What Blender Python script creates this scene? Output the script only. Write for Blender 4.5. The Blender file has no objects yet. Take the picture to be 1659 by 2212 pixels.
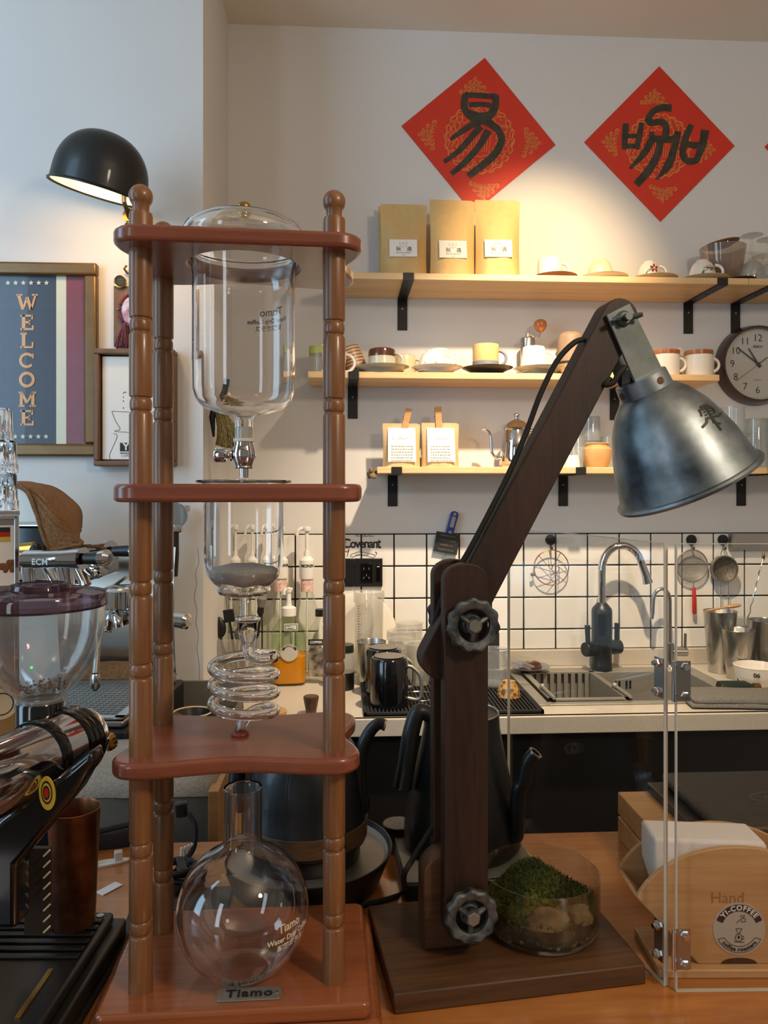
import bpy, bmesh, math, random
from mathutils import Vector, Matrix, noise
R = math.radians
PI = math.pi
sc = bpy.context.scene
COL = sc.collection

# ------------------------------------------------------------------ camera
F, CX, HY, CZ, TH = 1662.0, 829.5, 1060.0, 1.45, R(3.2)
cam_d = bpy.data.cameras.new('camera')
cam = bpy.data.objects.new('camera', cam_d)
COL.objects.link(cam)
cam.location = (0, 0, CZ)
cam.rotation_euler = (R(90), 0, -TH)
cam_d.sensor_fit = 'VERTICAL'
cam_d.sensor_height = 36
cam_d.lens = 36 * F / 2212
cam_d.shift_y = (HY - 1106) / 2212
cam_d.clip_start = 0.02
sc.camera = cam

# ------------------------------------------------------------------ light and exposure
sc.view_settings.view_transform = 'Standard'
sc.view_settings.look = 'None'
sc.view_settings.gamma = 1
sc.view_settings.use_curve_mapping = False
sc.view_settings.exposure = 0.0
cy = sc.cycles
cy.max_bounces = 14
cy.diffuse_bounces = 4
cy.glossy_bounces = 6
cy.transmission_bounces = 14
cy.transparent_max_bounces = 24
cy.sample_clamp_indirect = 4
cy.blur_glossy = 0.5
cy.use_denoising = True

w = bpy.data.worlds.new('daylight')
sc.world = w
w.use_nodes = True
bg = w.node_tree.nodes['Background']
bg.inputs[0].default_value = (1.0, 0.95, 0.88, 1)
bg.inputs[1].default_value = 0.17


def lamp(name, kind, loc, target, power, color, **kw):
    d = bpy.data.lights.new(name, kind)
    d.energy = power
    d.color = color
    for k, v in kw.items():
        setattr(d, k, v)
    o = bpy.data.objects.new(name, d)
    COL.objects.link(o)
    o.location = loc
    if target is not None:
        o.rotation_euler = (Vector(target) - Vector(loc)).to_track_quat('-Z', 'Y').to_euler()
    return o


# warm ceiling spot over the shelves, daylight from the shop window on the left, an added reflection strip and an unseen warm room light on the guest side
lamp('shelf_spot', 'SPOT', (0.56, 1.45, 2.55), (0.620, 2.35, 2.085), 78, (1.0, 0.70, 0.37), spot_size=R(50), spot_blend=1.0, shadow_soft_size=0.025)
lamp('counter_spot', 'SPOT', (0.55, 1.42, 2.56), (0.5, 2.36, 0.74), 185, (1.0, 0.79, 0.56), spot_size=R(76), spot_blend=1.0, shadow_soft_size=0.025)
lamp('window_daylight', 'AREA', (-1.75, 0.55, 2.0), (-0.85, 1.95, 1.85), 25, (0.47, 0.74, 1.0), shape='RECTANGLE', size=0.8, size_y=1.8)
lamp('reflection_strip', 'AREA', (-1.5, -1.2, 1.75), (-0.1, 0.8, 1.45), 8, (0.75, 0.88, 1.0), shape='RECTANGLE', size=0.3, size_y=1.5)  # strip light added to put bright window-like streaks into glass and pillars
lamp('warm_room_light', 'POINT', (1.0, -0.3, 2.32), None, 42, (1.0, 0.80, 0.60), shadow_soft_size=0.11)  # unseen warm room light, made a low point so ceiling and bar brighten


# ------------------------------------------------------------------ pixel rays (to place things from measurements)
def dirn(px, py):
    a, b = (px - CX) / F, (HY - py) / F
    return Vector((a * math.cos(TH) + math.sin(TH), -a * math.sin(TH) + math.cos(TH), b))


EYE = Vector((0, 0, CZ))


def PY(px, py, y):
    d = dirn(px, py)
    return EYE + d * (y / d.y)


def PZ(px, py, z):
    d = dirn(px, py)
    return EYE + d * ((z - CZ) / d.z)


def PT(px, py, t):
    return EYE + dirn(px, py) * t


def C(x, t, z):
    """point from camera-side metres: x to the right, t ahead, z up from the floor"""
    return Vector((x * math.cos(TH) + t * math.sin(TH), -x * math.sin(TH) + t * math.cos(TH), z))


# ------------------------------------------------------------------ materials
def newmat(name):
    m = bpy.data.materials.new(name)
    m.use_nodes = True
    nt = m.node_tree
    b = nt.nodes['Principled BSDF']
    return m, nt, b


def srgb(c):
    if isinstance(c, str):
        c = [int(c[i:i + 2], 16) / 255 for i in (0, 2, 4)]
    return tuple(x / 12.92 if x <= 0.04045 else ((x + 0.055) / 1.055) ** 2.4 for x in c) + (1,)


def N(nt, t, **kw):
    n = nt.nodes.new(t)
    for k, v in kw.items():
        setattr(n, k, v)
    return n


def ramp(nt, stops):
    r = N(nt, 'ShaderNodeValToRGB')
    e = r.color_ramp.elements
    e[0].position, e[0].color = stops[0]
    e[1].position, e[1].color = stops[-1]
    for p, c in stops[1:-1]:
        x = e.new(p)
        x.color = c
    return r


def plain(name, col, rough=0.5, metal=0.0, var=0.06, scale=30, bump=0.0, coat=0.0, spec=0.5, emit=None, alpha=1):
    """a single colour with a little procedural unevenness"""
    m, nt, b = newmat(name)
    c = srgb(col)
    tc = N(nt, 'ShaderNodeTexCoord')
    nz = N(nt, 'ShaderNodeTexNoise')
    nz.inputs['Scale'].default_value = scale
    nz.inputs['Detail'].default_value = 4
    nt.links.new(tc.outputs['Object'], nz.inputs['Vector'])
    lo = tuple(x * (1 - var) for x in c[:3]) + (1,)
    hi = tuple(min(1, x * (1 + var)) for x in c[:3]) + (1,)
    r = ramp(nt, [(0.3, lo), (0.7, hi)])
    nt.links.new(nz.outputs['Fac'], r.inputs['Fac'])
    nt.links.new(r.outputs['Color'], b.inputs['Base Color'])
    b.inputs['Roughness'].default_value = rough
    b.inputs['Metallic'].default_value = metal
    b.inputs['Specular IOR Level'].default_value = spec
    b.inputs['Coat Weight'].default_value = coat
    b.inputs['Coat Roughness'].default_value = 0.08
    if emit:
        b.inputs['Emission Color'].default_value = c
        b.inputs['Emission Strength'].default_value = emit
    if bump:
        bp = N(nt, 'ShaderNodeBump')
        bp.inputs['Strength'].default_value = bump
        bp.inputs['Distance'].default_value = 0.002
        nt.links.new(nz.outputs['Fac'], bp.inputs['Height'])
        nt.links.new(bp.outputs['Normal'], b.inputs['Normal'])
    return m


def wood(name, dark, light, axis=0, scale=9.0, rough=0.4, coat=0.0, stretch=0.06, bump=0.15, fine=1.0):
    m, nt, b = newmat(name)
    tc = N(nt, 'ShaderNodeTexCoord')
    mp = N(nt, 'ShaderNodeMapping')
    s = [1, 1, 1]
    s[axis] = stretch
    mp.inputs['Scale'].default_value = s
    nt.links.new(tc.outputs['Object'], mp.inputs['Vector'])
    n1 = N(nt, 'ShaderNodeTexNoise')
    n1.inputs['Scale'].default_value = scale * 3
    n1.inputs['Detail'].default_value = 5
    n1.inputs['Distortion'].default_value = 0.8
    n2 = N(nt, 'ShaderNodeTexNoise')
    n2.inputs['Scale'].default_value = scale * 30 * fine
    n2.inputs['Detail'].default_value = 3
    for n in (n1, n2):
        nt.links.new(mp.outputs['Vector'], n.inputs['Vector'])
    mx = N(nt, 'ShaderNodeMath', operation='MULTIPLY_ADD')
    mx.inputs[1].default_value = 0.45
    nt.links.new(n2.outputs['Fac'], mx.inputs[0])
    m2 = N(nt, 'ShaderNodeMath', operation='MULTIPLY')
    m2.inputs[1].default_value = 0.62
    nt.links.new(n1.outputs['Fac'], m2.inputs[0])
    nt.links.new(m2.outputs[0], mx.inputs[2])
    r = ramp(nt, [(0.33, srgb(dark)), (0.68, srgb(light))])
    nt.links.new(mx.outputs[0], r.inputs['Fac'])
    nt.links.new(r.outputs['Color'], b.inputs['Base Color'])
    b.inputs['Roughness'].default_value = rough
    b.inputs['Coat Weight'].default_value = coat
    b.inputs['Coat Roughness'].default_value = 0.12
    bp = N(nt, 'ShaderNodeBump')
    bp.inputs['Strength'].default_value = bump
    bp.inputs['Distance'].default_value = 0.0006
    nt.links.new(mx.outputs[0], bp.inputs['Height'])
    nt.links.new(bp.outputs['Normal'], b.inputs['Normal'])
    return m


def glass(name, col=(1, 1, 1), rough=0.0, ior=1.47):
    m, nt, b = newmat(name)
    b.inputs['Base Color'].default_value = tuple(col) + (1,)
    b.inputs['Transmission Weight'].default_value = 1
    b.inputs['Roughness'].default_value = rough
    b.inputs['IOR'].default_value = ior
    return m


def sheet(name, col=(1, 1, 1), gloss=1.0, rough=0.02, base=0.02, haze=0.0, hcol=(0.9, 0.9, 0.88)):
    """thin-walled clear material: what is behind shows unbent, glancing angles mirror"""
    m, nt, b = newmat(name)
    out = nt.nodes['Material Output']
    nt.nodes.remove(b)
    tr = N(nt, 'ShaderNodeBsdfTransparent')
    tr.inputs['Color'].default_value = tuple(col) + (1,)
    gl = N(nt, 'ShaderNodeBsdfGlossy')
    gl.inputs['Roughness'].default_value = rough
    lw = N(nt, 'ShaderNodeLayerWeight')
    lw.inputs['Blend'].default_value = 0.35
    ma = N(nt, 'ShaderNodeMath', operation='MULTIPLY_ADD')
    ma.inputs[1].default_value = 0.75 * gloss
    ma.inputs[2].default_value = base
    ma.use_clamp = True
    pw = N(nt, 'ShaderNodeMath', operation='POWER')
    pw.inputs[1].default_value = 1.6
    nt.links.new(lw.outputs['Facing'], pw.inputs[0])
    nt.links.new(pw.outputs[0], ma.inputs[0])
    mix = N(nt, 'ShaderNodeMixShader')
    nt.links.new(ma.outputs[0], mix.inputs['Fac'])
    nt.links.new(tr.outputs[0], mix.inputs[1])
    nt.links.new(gl.outputs[0], mix.inputs[2])
    last = mix
    if haze:
        df = N(nt, 'ShaderNodeBsdfDiffuse')
        df.inputs['Color'].default_value = tuple(hcol) + (1,)
        m2 = N(nt, 'ShaderNodeMixShader')
        m2.inputs['Fac'].default_value = haze
        nt.links.new(mix.outputs[0], m2.inputs[1])
        nt.links.new(df.outputs[0], m2.inputs[2])
        last = m2
    nt.links.new(last.outputs[0], out.inputs['Surface'])
    return m


def worn(name, c1, c2, scale, rough, metal, bump=0.2, lo=0.35, hi=0.65):
    m = plain(name, c1, rough, metal, scale=scale, bump=bump)
    nt = m.node_tree
    r = [n for n in nt.nodes if n.bl_idname == 'ShaderNodeValToRGB'][0]
    r.color_ramp.elements[0].color = srgb(c1)
    r.color_ramp.elements[1].color = srgb(c2)
    r.color_ramp.elements[0].position = lo
    r.color_ramp.elements[1].position = hi
    return m


MT = {}
MT['wall'] = plain('wall_paint', 'd6d4d1', 0.75, var=0.015, scale=3, bump=0.06)
MT['ceiling'] = plain('ceiling_paint', 'e4dacb', 0.8, var=0.015, scale=3)
MT['floor'] = plain('floor_grey', '8a8177', 0.5)
MT['tile'] = plain('glazed_white_tile', 'e4e1da', 0.12, var=0.02, coat=0.3)
MT['grout'] = plain('black_grout', '15130f', 0.9)
MT['counter'] = plain('quartz_counter', 'c0b7a8', 0.3, var=0.10, scale=420)
MT['dark_panel'] = plain('dark_cabinet', '0c0a09', 0.5)
MT['pine'] = wood('pine_board', 'c39a66', 'e2c18f', 0, 5, 0.5, 0.1)
MT['black'] = plain('black_metal', '1a1a1a', 0.45, 0.3)
MT['black_plastic'] = plain('black_plastic', '141414', 0.38)
MT['black_gloss'] = plain('black_gloss', '0b0b0d', 0.12, coat=0.4)
MT['kettle'] = plain('kettle_black', '0e1113', 0.45, coat=0.15)
MT['rubber'] = plain('black_rubber', '151413', 0.7)
MT['redwood'] = wood('red_brown_plate', '6f3c29', '8e4f38', 0, 7, 0.30, 0.35, fine=0.8)
MT['redwood_base'] = wood('red_brown_base', '7f4526', '9e5a33', 0, 7, 0.24, 0.5)
MT['pillar'] = wood('turned_brown_pillar', '6a4326', '90623a', 2, 8, 0.36, 0.25)
MT['walnut'] = wood('dark_walnut', '1b0f08', '3c2415', 2, 8, 0.55, 0.0, stretch=0.10)
MT['walnut_edge'] = wood('walnut_edge', '4a382e', '6a554a', 2, 10, 0.55)
MT['walnut_base'] = wood('walnut_slab', '3a2413', '634225', 0, 6, 0.5, 0.0)
MT['bar'] = wood('orange_bar_top', '985626', 'bf7c3c', 0, 3.5, 0.2, 0.55, stretch=0.12)
MT['oak'] = wood('light_oak', 'a97c4b', 'c89c68', 0, 6, 0.45)
MT['ply'] = wood('plywood_holder', 'b4875a', 'cfa676', 0, 6, 0.4)
MT['glass'] = glass('clear_glass')
MT['glass_thin'] = sheet('thin_glass', (0.96, 0.97, 0.96), 0.55, base=0.02)
MT['tumbler'] = sheet('pressed_glass', (0.90, 0.92, 0.92), 0.85, base=0.06, haze=0.08)
MT['acrylic'] = sheet('acrylic_sheet', (0.96, 0.96, 0.95), 0.25, base=0.025)
MT['picture_glass'] = sheet('picture_glass', (0.98, 0.98, 0.98), 0.12, base=0.006)
MT['acrylic_edge'] = plain('acrylic_edge', 'c9c2b2', 0.25, var=0.02)
MT['plastic_clear'] = sheet('clear_plastic', (0.92, 0.91, 0.88), 0.5, base=0.04, haze=0.12)
MT['amber_glass'] = sheet('smoky_amber_glass', (0.72, 0.60, 0.48), 0.7, base=0.05, haze=0.10)
MT['green_glass'] = sheet('clear_bottle_glass', (0.975, 0.985, 0.965), 0.6, base=0.03)
MT['juice_glass'] = sheet('pale_green_glass', (0.86, 0.93, 0.80), 0.5, base=0.03)
MT['sink_steel'] = plain('satin_sink_steel', '98948a', 0.45, 0.45, var=0.05)
MT['chrome'] = plain('chrome', 'd9d9d9', 0.06, 1.0, var=0.01)
MT['steel'] = plain('brushed_steel', 'b9b6b0', 0.26, 1.0, var=0.04)
MT['steel_dull'] = plain('dull_steel', '96938c', 0.42, 0.75, var=0.06)
MT['brass'] = plain('brass', 'b08a45', 0.22, 1.0)
MT['copper'] = plain('copper', 'b5714a', 0.3, 1.0)
MT['zinc'] = worn('worn_zinc', '4f595f', '9aa5aa', 22, 0.42, 1.0, 0.1, 0.30, 0.62)
MT['zinc_plate'] = worn('zinc_plate', '59605f', '757c7b', 22, 0.5, 0.9, 0.1)
MT['iron'] = worn('rough_iron', '3a4044', '7a7f80', 70, 0.55, 0.8, 0.8)
MT['rust'] = plain('rust_brown', '6b4531', 0.7, 0.3, var=0.3, scale=120)
MT['white_cer'] = plain('white_ceramic', 'e6dfd2', 0.18, coat=0.3, var=0.02)
MT['cream_cer'] = plain('cream_ceramic', 'dccaa4', 0.35, var=0.04)
MT['speck_cer'] = worn('speckled_ceramic', 'e4dccd', '8d7352', 260, 0.3, 0, 0, 0.66, 0.80)
MT['grey_cer'] = plain('grey_green_ceramic', 'b9b5a0', 0.22, coat=0.3)
MT['brown_glaze'] = plain('brown_glaze', '4b2b1e', 0.15, coat=0.5)
MT['rust_glaze'] = worn('rust_rim_glaze', 'b0703d', '8a4a24', 60, 0.3, 0)
MT['tan_cer'] = plain('tan_ceramic', 'c99a62', 0.35)
MT['dark_cer'] = plain('dark_ceramic', '2a2623', 0.35)
MT['slate_cer'] = plain('slate_ceramic', '77757a', 0.5)
MT['yellow_cer'] = plain('sand_yellow_ceramic', 'd9b676', 0.55)
MT['brown_wood'] = wood('brown_saucer', '6a4326', '8d6038', 0, 8, 0.5)
MT['kraft'] = plain('kraft_paper', 'c9a76d', 0.6, var=0.05, scale=60, bump=0.15)
MT['kraft2'] = plain('kraft_paper_bag', 'c9a878', 0.7, var=0.05, scale=90, bump=0.1)
MT['paper'] = plain('white_paper', 'e8e4dc', 0.7, var=0.01)
MT['napkin'] = plain('napkin_paper', 'ece6e2', 0.9, var=0.02, scale=300, bump=0.2)
MT['ink'] = plain('black_ink', '1d1c1b', 0.6)
MT['grey_ink'] = plain('grey_ink', '77736c', 0.7)
MT['red_paper'] = plain('red_paper', 'cf2f17', 0.55, var=0.05, scale=8)
MT['gold_print'] = plain('gold_print', 'd9793a', 0.45, var=0.15, scale=80)
MT['brush_ink'] = worn('brush_ink', '25241f', '3d3a2c', 40, 0.5, 0, 0)
MT['navy'] = plain('navy_print', '353c4b', 0.3, var=0.03)
MT['cream_print'] = plain('cream_print', 'd8d8c2', 0.3, var=0.02)
MT['maroon'] = plain('maroon_print', '7d4552', 0.25, var=0.05)
MT['orange_print'] = plain('orange_print', 'd9a262', 0.35)
MT['frame_gold'] = plain('bronze_frame', '6e5430', 0.35, 0.4, var=0.1)
MT['frame_wood'] = wood('brown_frame', '5e4027', '7d5a3a', 2, 8, 0.5)
MT['frosty'] = plain('white_nylon', 'ded9c9', 0.4)
MT['filter'] = plain('grey_felt', 'bdbbb4', 0.95, var=0.12, scale=140, bump=0.3)
MT['silicone'] = plain('red_silicone', '8f3b22', 0.5)
MT['towel'] = worn('brown_towel', '6a4a2b', '85613d', 220, 0.95, 0, 0.5)
MT['grey_cloth'] = worn('grey_cloth', '5e5b55', '737069', 300, 0.95, 0, 0.4)
MT['pale_cloth'] = worn('pale_grey_cloth', '8d857a', 'a59c90', 300, 0.95, 0, 0.4)
MT['orange_liq'] = plain('orange_syrup', 'd98208', 0.3)
MT['green_moss'] = worn('moss_green', '2c330c', '59641f', 40, 0.9, 0, 0)
MT['dark_moss'] = worn('moss_brown_green', '2f2c12', '4d4d1e', 40, 0.9, 0, 0)
MT['stone'] = worn('tan_stone', '4f4332', '8f7653', 35, 0.85, 0, 0.6)
MT['soil'] = worn('dark_soil', '2a2315', '4a3d26', 90, 0.95, 0, 0.6)
MT['pebble'] = worn('brown_pebble', '4a3a24', '7a6140', 60, 0.8, 0)
MT['blue'] = plain('blue_plastic', '24308a', 0.35)
MT['lcd'] = plain('grey_screen', '8d9290', 0.3)
MT['red'] = plain('red_plastic', 'b5251b', 0.35)
MT['yellow'] = plain('yellow_print', 'c9b13a', 0.5)
MT['purple'] = sheet('purple_lid', (0.40, 0.24, 0.28), 0.55, base=0.06, haze=0.35, hcol=(0.075, 0.035, 0.045))
MT['hopper_clear'] = sheet('hopper_plastic', (0.93, 0.92, 0.90), 0.85, base=0.05, haze=0.05)
MT['bowl_clear'] = sheet('bowl_glass', (0.95, 0.96, 0.94), 0.85, base=0.035)
MT['clock_face'] = plain('clock_face', 'cdcac6', 0.3, var=0.01)
MT['clock_rim'] = plain('dark_brown_rim', '3a211b', 0.3, coat=0.3)
MT['warm_glow'] = plain('lit_bulb', 'ffc46a', 0.5, emit=25)
MT['shade_white'] = plain('warm_white_enamel', 'efe2c4', 0.4)
MT['led'] = plain('green_led', '2cff6a', 0.5, emit=4)
MT['dark_green'] = plain('dark_green', '1c2a22', 0.3)
MT['tassel'] = worn('tassel_yarn', '2f2a40', '7a3a44', 90, 0.95, 0)
MT['grey_plastic'] = plain('grey_plastic', '6d6960', 0.5)
MT['scale_top'] = plain('grey_scale_top', '77736a', 0.45)
MT['tan_box'] = plain('tan_card', '9d7844', 0.6)
MT['bean'] = plain('bean_print', '7a4a2c', 0.6)
MT['leaf'] = plain('leaf_print', '4d6a34', 0.6)
MT['white_plastic'] = plain('white_plastic', 'e9e6df', 0.35, var=0.01)
MT['flower_red'] = plain('flower_red', '8e2b34', 0.4)
MT['flower_green'] = plain('flower_green', '4e7a5a', 0.4)


# ------------------------------------------------------------------ mesh helper
def mtx(loc=(0, 0, 0), rx=0, ry=0, rz=0):
    return Matrix.Translation(Vector(loc)) @ Matrix.Rotation(rz, 4, 'Z') @ Matrix.Rotation(ry, 4, 'Y') @ Matrix.Rotation(rx, 4, 'X')


def align(a, b):
    """matrix taking +Z at the origin to the direction a->b, placed at a"""
    a, b = Vector(a), Vector(b)
    q = (b - a).to_track_quat('Z', 'Y')
    return Matrix.Translation(a) @ q.to_matrix().to_4x4()


I4 = Matrix.Identity(4)


class M:
    def __init__(s):
        s.v, s.f, s.mi = [], [], []

    def add(s, vs, fs, mx=I4):
        o = len(s.v)
        s.v += [tuple(mx @ Vector(p)) for p in vs]
        s.f += [tuple(i + o for i in f) for f in fs]
        return s

    def box(s, c, d, mx=I4):
        x, y, z = d[0] / 2, d[1] / 2, d[2] / 2
        vs = [(c[0] + i * x, c[1] + j * y, c[2] + k * z) for k in (-1, 1) for j in (-1, 1) for i in (-1, 1)]
        return s.add(vs, [(0, 2, 3, 1), (4, 5, 7, 6), (0, 1, 5, 4), (2, 6, 7, 3), (0, 4, 6, 2), (1, 3, 7, 5)], mx)

    def lathe(s, prof, seg=32, mx=I4, a0=0, a1=2 * PI, fr=None):
        n = len(prof)
        full = abs(a1 - a0 - 2 * PI) < 1e-6
        cols = seg if full else seg + 1
        vs = []
        for j in range(cols):
            a = a0 + (a1 - a0) * j / seg
            for (r, z) in prof:
                q = r if fr is None else fr(r, z, a)
                vs.append((q * math.cos(a), q * math.sin(a), z))
        fs = []
        for j in range(seg):
            k = (j + 1) % cols
            for i in range(n - 1):
                a, b, c, d = j * n + i, k * n + i, k * n + i + 1, j * n + i + 1
                if prof[i][0] < 1e-7 and prof[i + 1][0] < 1e-7:
                    continue
                if prof[i][0] < 1e-7:
                    fs.append((a, c, d))
                elif prof[i + 1][0] < 1e-7:
                    fs.append((a, b, d))
                else:
                    fs.append((a, b, c, d))
        return s.add(vs, fs, mx)

    def cyl(s, a, b, r, seg=20, r2=None):
        L = (Vector(b) - Vector(a)).length
        return s.lathe([(0, 0), (r, 0), (r if r2 is None else r2, L), (0, L)], seg, align(a, b))

    def sph(s, c, r, seg=20, sc=(1, 1, 1), mx=I4):
        p = [(max(0, r * math.sin(PI * i / (seg // 2))), -r * math.cos(PI * i / (seg // 2))) for i in range(seg // 2 + 1)]
        p[0] = (0, -r)
        p[-1] = (0, r)
        return s.lathe(p, seg, mx @ Matrix.Translation(Vector(c)) @ Matrix.Diagonal((sc[0], sc[1], sc[2], 1)))

    def torus(s, c, R0, r, seg=32, sg=10, mx=I4):
        p = [(R0 + r * math.cos(2 * PI * i / sg), r * math.sin(2 * PI * i / sg)) for i in range(sg + 1)]
        return s.lathe(p, seg, mx @ Matrix.Translation(Vector(c)))

    def tube(s, pts, r, seg=10, cap=True, closed=False):
        pts = [Vector(p) for p in pts]
        n = len(pts)
        rs = r if isinstance(r, (list, tuple)) else [r] * n
        tg = []
        for i in range(n):
            if closed:
                t = pts[(i + 1) % n] - pts[i - 1]
            else:
                t = pts[min(i + 1, n - 1)] - pts[max(i - 1, 0)]
            tg.append(t.normalized() if t.length > 1e-9 else Vector((0, 0, 1)))
        u = tg[0].orthogonal().normalized()
        vs = []
        for i in range(n):
            u = (u - tg[i] * u.dot(tg[i])).normalized()
            w_ = tg[i].cross(u)
            for k in range(seg):
                a = 2 * PI * k / seg
                vs.append(pts[i] + (u * math.cos(a) + w_ * math.sin(a)) * rs[i])
        fs = []
        for i in range(n if closed else n - 1):
            j = (i + 1) % n
            for k in range(seg):
                l = (k + 1) % seg
                fs.append((i * seg + k, i * seg + l, j * seg + l, j * seg + k))
        if cap and not closed:
            fs.append(tuple(range(seg))[::-1])
            fs.append(tuple((n - 1) * seg + k for k in range(seg)))
        return s.add(vs, fs)

    def prism(s, out, z0, z1, mx=I4):
        """outline in the XY plane, counter-clockwise"""
        n = len(out)
        vs = [(x, y, z0) for x, y in out] + [(x, y, z1) for x, y in out]
        fs = [tuple(range(n))[::-1], tuple(range(n, 2 * n))]
        fs += [(i, (i + 1) % n, n + (i + 1) % n, n + i) for i in range(n)]
        return s.add(vs, fs, mx)

    def ribbon(s, pts, wd, f, cap=True):
        """flat brush stroke along 2D points; wd one width or one per point; f maps (x, y) into space"""
        P = [Vector(p) for p in pts]
        Q, W = [], []
        ws = wd if isinstance(wd, (list, tuple)) else [wd] * len(P)
        for i in range(len(P) - 1):
            m = max(1, int((P[i + 1] - P[i]).length / (0.35 * max(ws[i], ws[i + 1], 1e-4))))
            m = min(m, 12)
            for k in range(m):
                t = k / m
                Q.append(P[i].lerp(P[i + 1], t))
                W.append(ws[i] * (1 - t) + ws[i + 1] * t)
        Q.append(P[-1])
        W.append(ws[-1])
        vs, n = [], len(Q)
        for i in range(n):
            t = (Q[min(i + 1, n - 1)] - Q[max(i - 1, 0)])
            t = t.normalized() if t.length > 1e-9 else Vector((1, 0))
            nn = Vector((-t.y, t.x)) * W[i] / 2
            vs += [f(*(Q[i] - nn)), f(*(Q[i] + nn))]
        fs = [(2 * i, 2 * i + 2, 2 * i + 3, 2 * i + 1) for i in range(n - 1)]
        return s.add(vs, fs)

    def mesh(s, name, mat, ang=38):
        me = bpy.data.meshes.new(name)
        me.from_pydata(s.v, [], s.f)
        bm = bmesh.new()
        bm.from_mesh(me)
        bmesh.ops.recalc_face_normals(bm, faces=bm.faces)
        bm.to_mesh(me)
        bm.free()
        me.polygons.foreach_set('use_smooth', [True] * len(me.polygons))
        me.set_sharp_from_angle(angle=R(ang))
        me.materials.append(MT[mat] if isinstance(mat, str) else mat)
        return me

    def part(s, name, mat, parent=None, label=None, bev=0, seg=2, ang=38, kind=None, mx=None):
        o = bpy.data.objects.new(name, s.mesh(name, mat, ang))
        COL.objects.link(o)
        o.parent = parent
        if label:
            o['label'] = label
        if kind:
            o['kind'] = kind
        if mx is not None:
            o.matrix_local = mx
        if bev:
            b = o.modifiers.new('edge', 'BEVEL')
            b.width = bev
            b.segments = seg
            b.limit_method = 'ANGLE'
            b.angle_limit = R(40)
        return o


def tag(o, label, cat, group=None, kind=None):
    o['label'] = label
    o['category'] = cat
    if group:
        o['group'] = group
    if kind:
        o['kind'] = kind
    return o


def root(name, label, cat, loc=(0, 0, 0), rz=0, group=None, rx=0, ry=0):
    o = bpy.data.objects.new(name, None)
    COL.objects.link(o)
    o.empty_display_size = 0.02
    o.location = loc
    o.rotation_euler = (rx, ry, rz)
    return tag(o, label, cat, group)


def dup(o, loc=None, rz=None, label=None, parent=None, name=None):
    def cp(x, p):
        c = x.copy()
        COL.objects.link(c)
        c.parent = p
        for ch in x.children:
            cp(ch, c)
        return c
    c = cp(o, parent)
    if loc is not None:
        c.location = loc
    if rz is not None:
        c.rotation_euler = (c.rotation_euler[0], c.rotation_euler[1], rz)
    if label:
        c['label'] = label
    return c


_txt = {}


def text(st, size, align_x='CENTER', mx=I4, ext=0.0, bold=0.0, space=1.0):
    """flat lettering as mesh data (built-in font)"""
    cu = bpy.data.curves.new('txt', 'FONT')
    cu.body = st
    cu.size = size
    cu.align_x = align_x
    cu.align_y = 'CENTER'
    cu.extrude = ext
    cu.offset = bold
    cu.space_character = space
    cu.resolution_u = 3
    o = bpy.data.objects.new('txt', cu)
    me = o.to_mesh()
    m = M()
    m.add([v.co for v in me.vertices], [tuple(p.vertices) for p in me.polygons], mx)
    o.to_mesh_clear()
    bpy.data.objects.remove(o)
    bpy.data.curves.remove(cu)
    return m


def curve_pts(ctrl, n=8):
    """Catmull-Rom through the control points"""
    P = [Vector(p) for p in ctrl]
    P = [P[0] * 2 - P[1]] + P + [P[-1] * 2 - P[-2]]
    out = []
    for i in range(1, len(P) - 2):
        a, b, c, d = P[i - 1], P[i], P[i + 1], P[i + 2]
        for k in range(n):
            t = k / n
            out.append(0.5 * ((2 * b) + (c - a) * t + (2 * a - 5 * b + 4 * c - d) * t * t + (3 * b - a - 3 * c + d) * t ** 3))
    out.append(P[-2])
    return out


def shell(prof, th):
    """closed wall from an outer profile (bottom to top): out, over the lip, and back inside"""
    inner = []
    n = len(prof)
    for i, (r, z) in enumerate(prof):
        a, b = prof[max(i - 1, 0)], prof[min(i + 1, n - 1)]
        dr, dz = b[0] - a[0], b[1] - a[1]
        L = math.hypot(dr, dz) or 1
        inner.append((max(r - dz / L * th, 0), z + dr / L * th if r > 1e-6 else z + th))
    return list(prof) + inner[::-1]


def wallmap(x0, y, z0):
    return lambda a, b: (x0 + a, y, z0 + b)


# ================================================================== the room
WY = 2.38          # face of the back wall
CTZ = 0.905        # counter top
TBZ = 0.95         # bar table top


def struct(m, name, mat, parent=None, **k):
    o = m.part(name, mat, parent, **k)
    if parent is None:
        o['kind'] = 'structure'
    return o


struct(M().box((0, -0.3, -0.05), (9, 8, 0.1)), 'floor', 'floor')
struct(M().box((0, 0.2, 2.93), (7, 5, 0.1)), 'ceiling', 'ceiling')
wall_back = struct(M().box((1.15, WY + 0.06, 1.44), (3.2, 0.12, 2.88)), 'wall_back', 'wall')
wall_left = struct(M().box((-1.87, 2.225, 1.44), (3.05, 0.55, 2.88)), 'wall_left', 'wall')
struct(M().box((2.72, 0.5, 1.44), (0.12, 3.9, 2.88)), 'wall_right', 'wall')
rnd = random.Random(4)
# hairline crack in the plaster of the left wall
ck = M()
pts = [(427, 1185), (430, 1215), (422, 1238), (425, 1262), (419, 1290), (426, 1318), (423, 1345), (429, 1372), (425, 1400), (431, 1440), (430, 1475)]
pw = [PY(a, b, 1.949) for a, b in pts]
ck.ribbon([(p.x, p.z) for p in pw], 0.0009, lambda a, b: (a, 1.9495, b))
ck.part('crack', 'grey_ink', wall_left)
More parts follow.
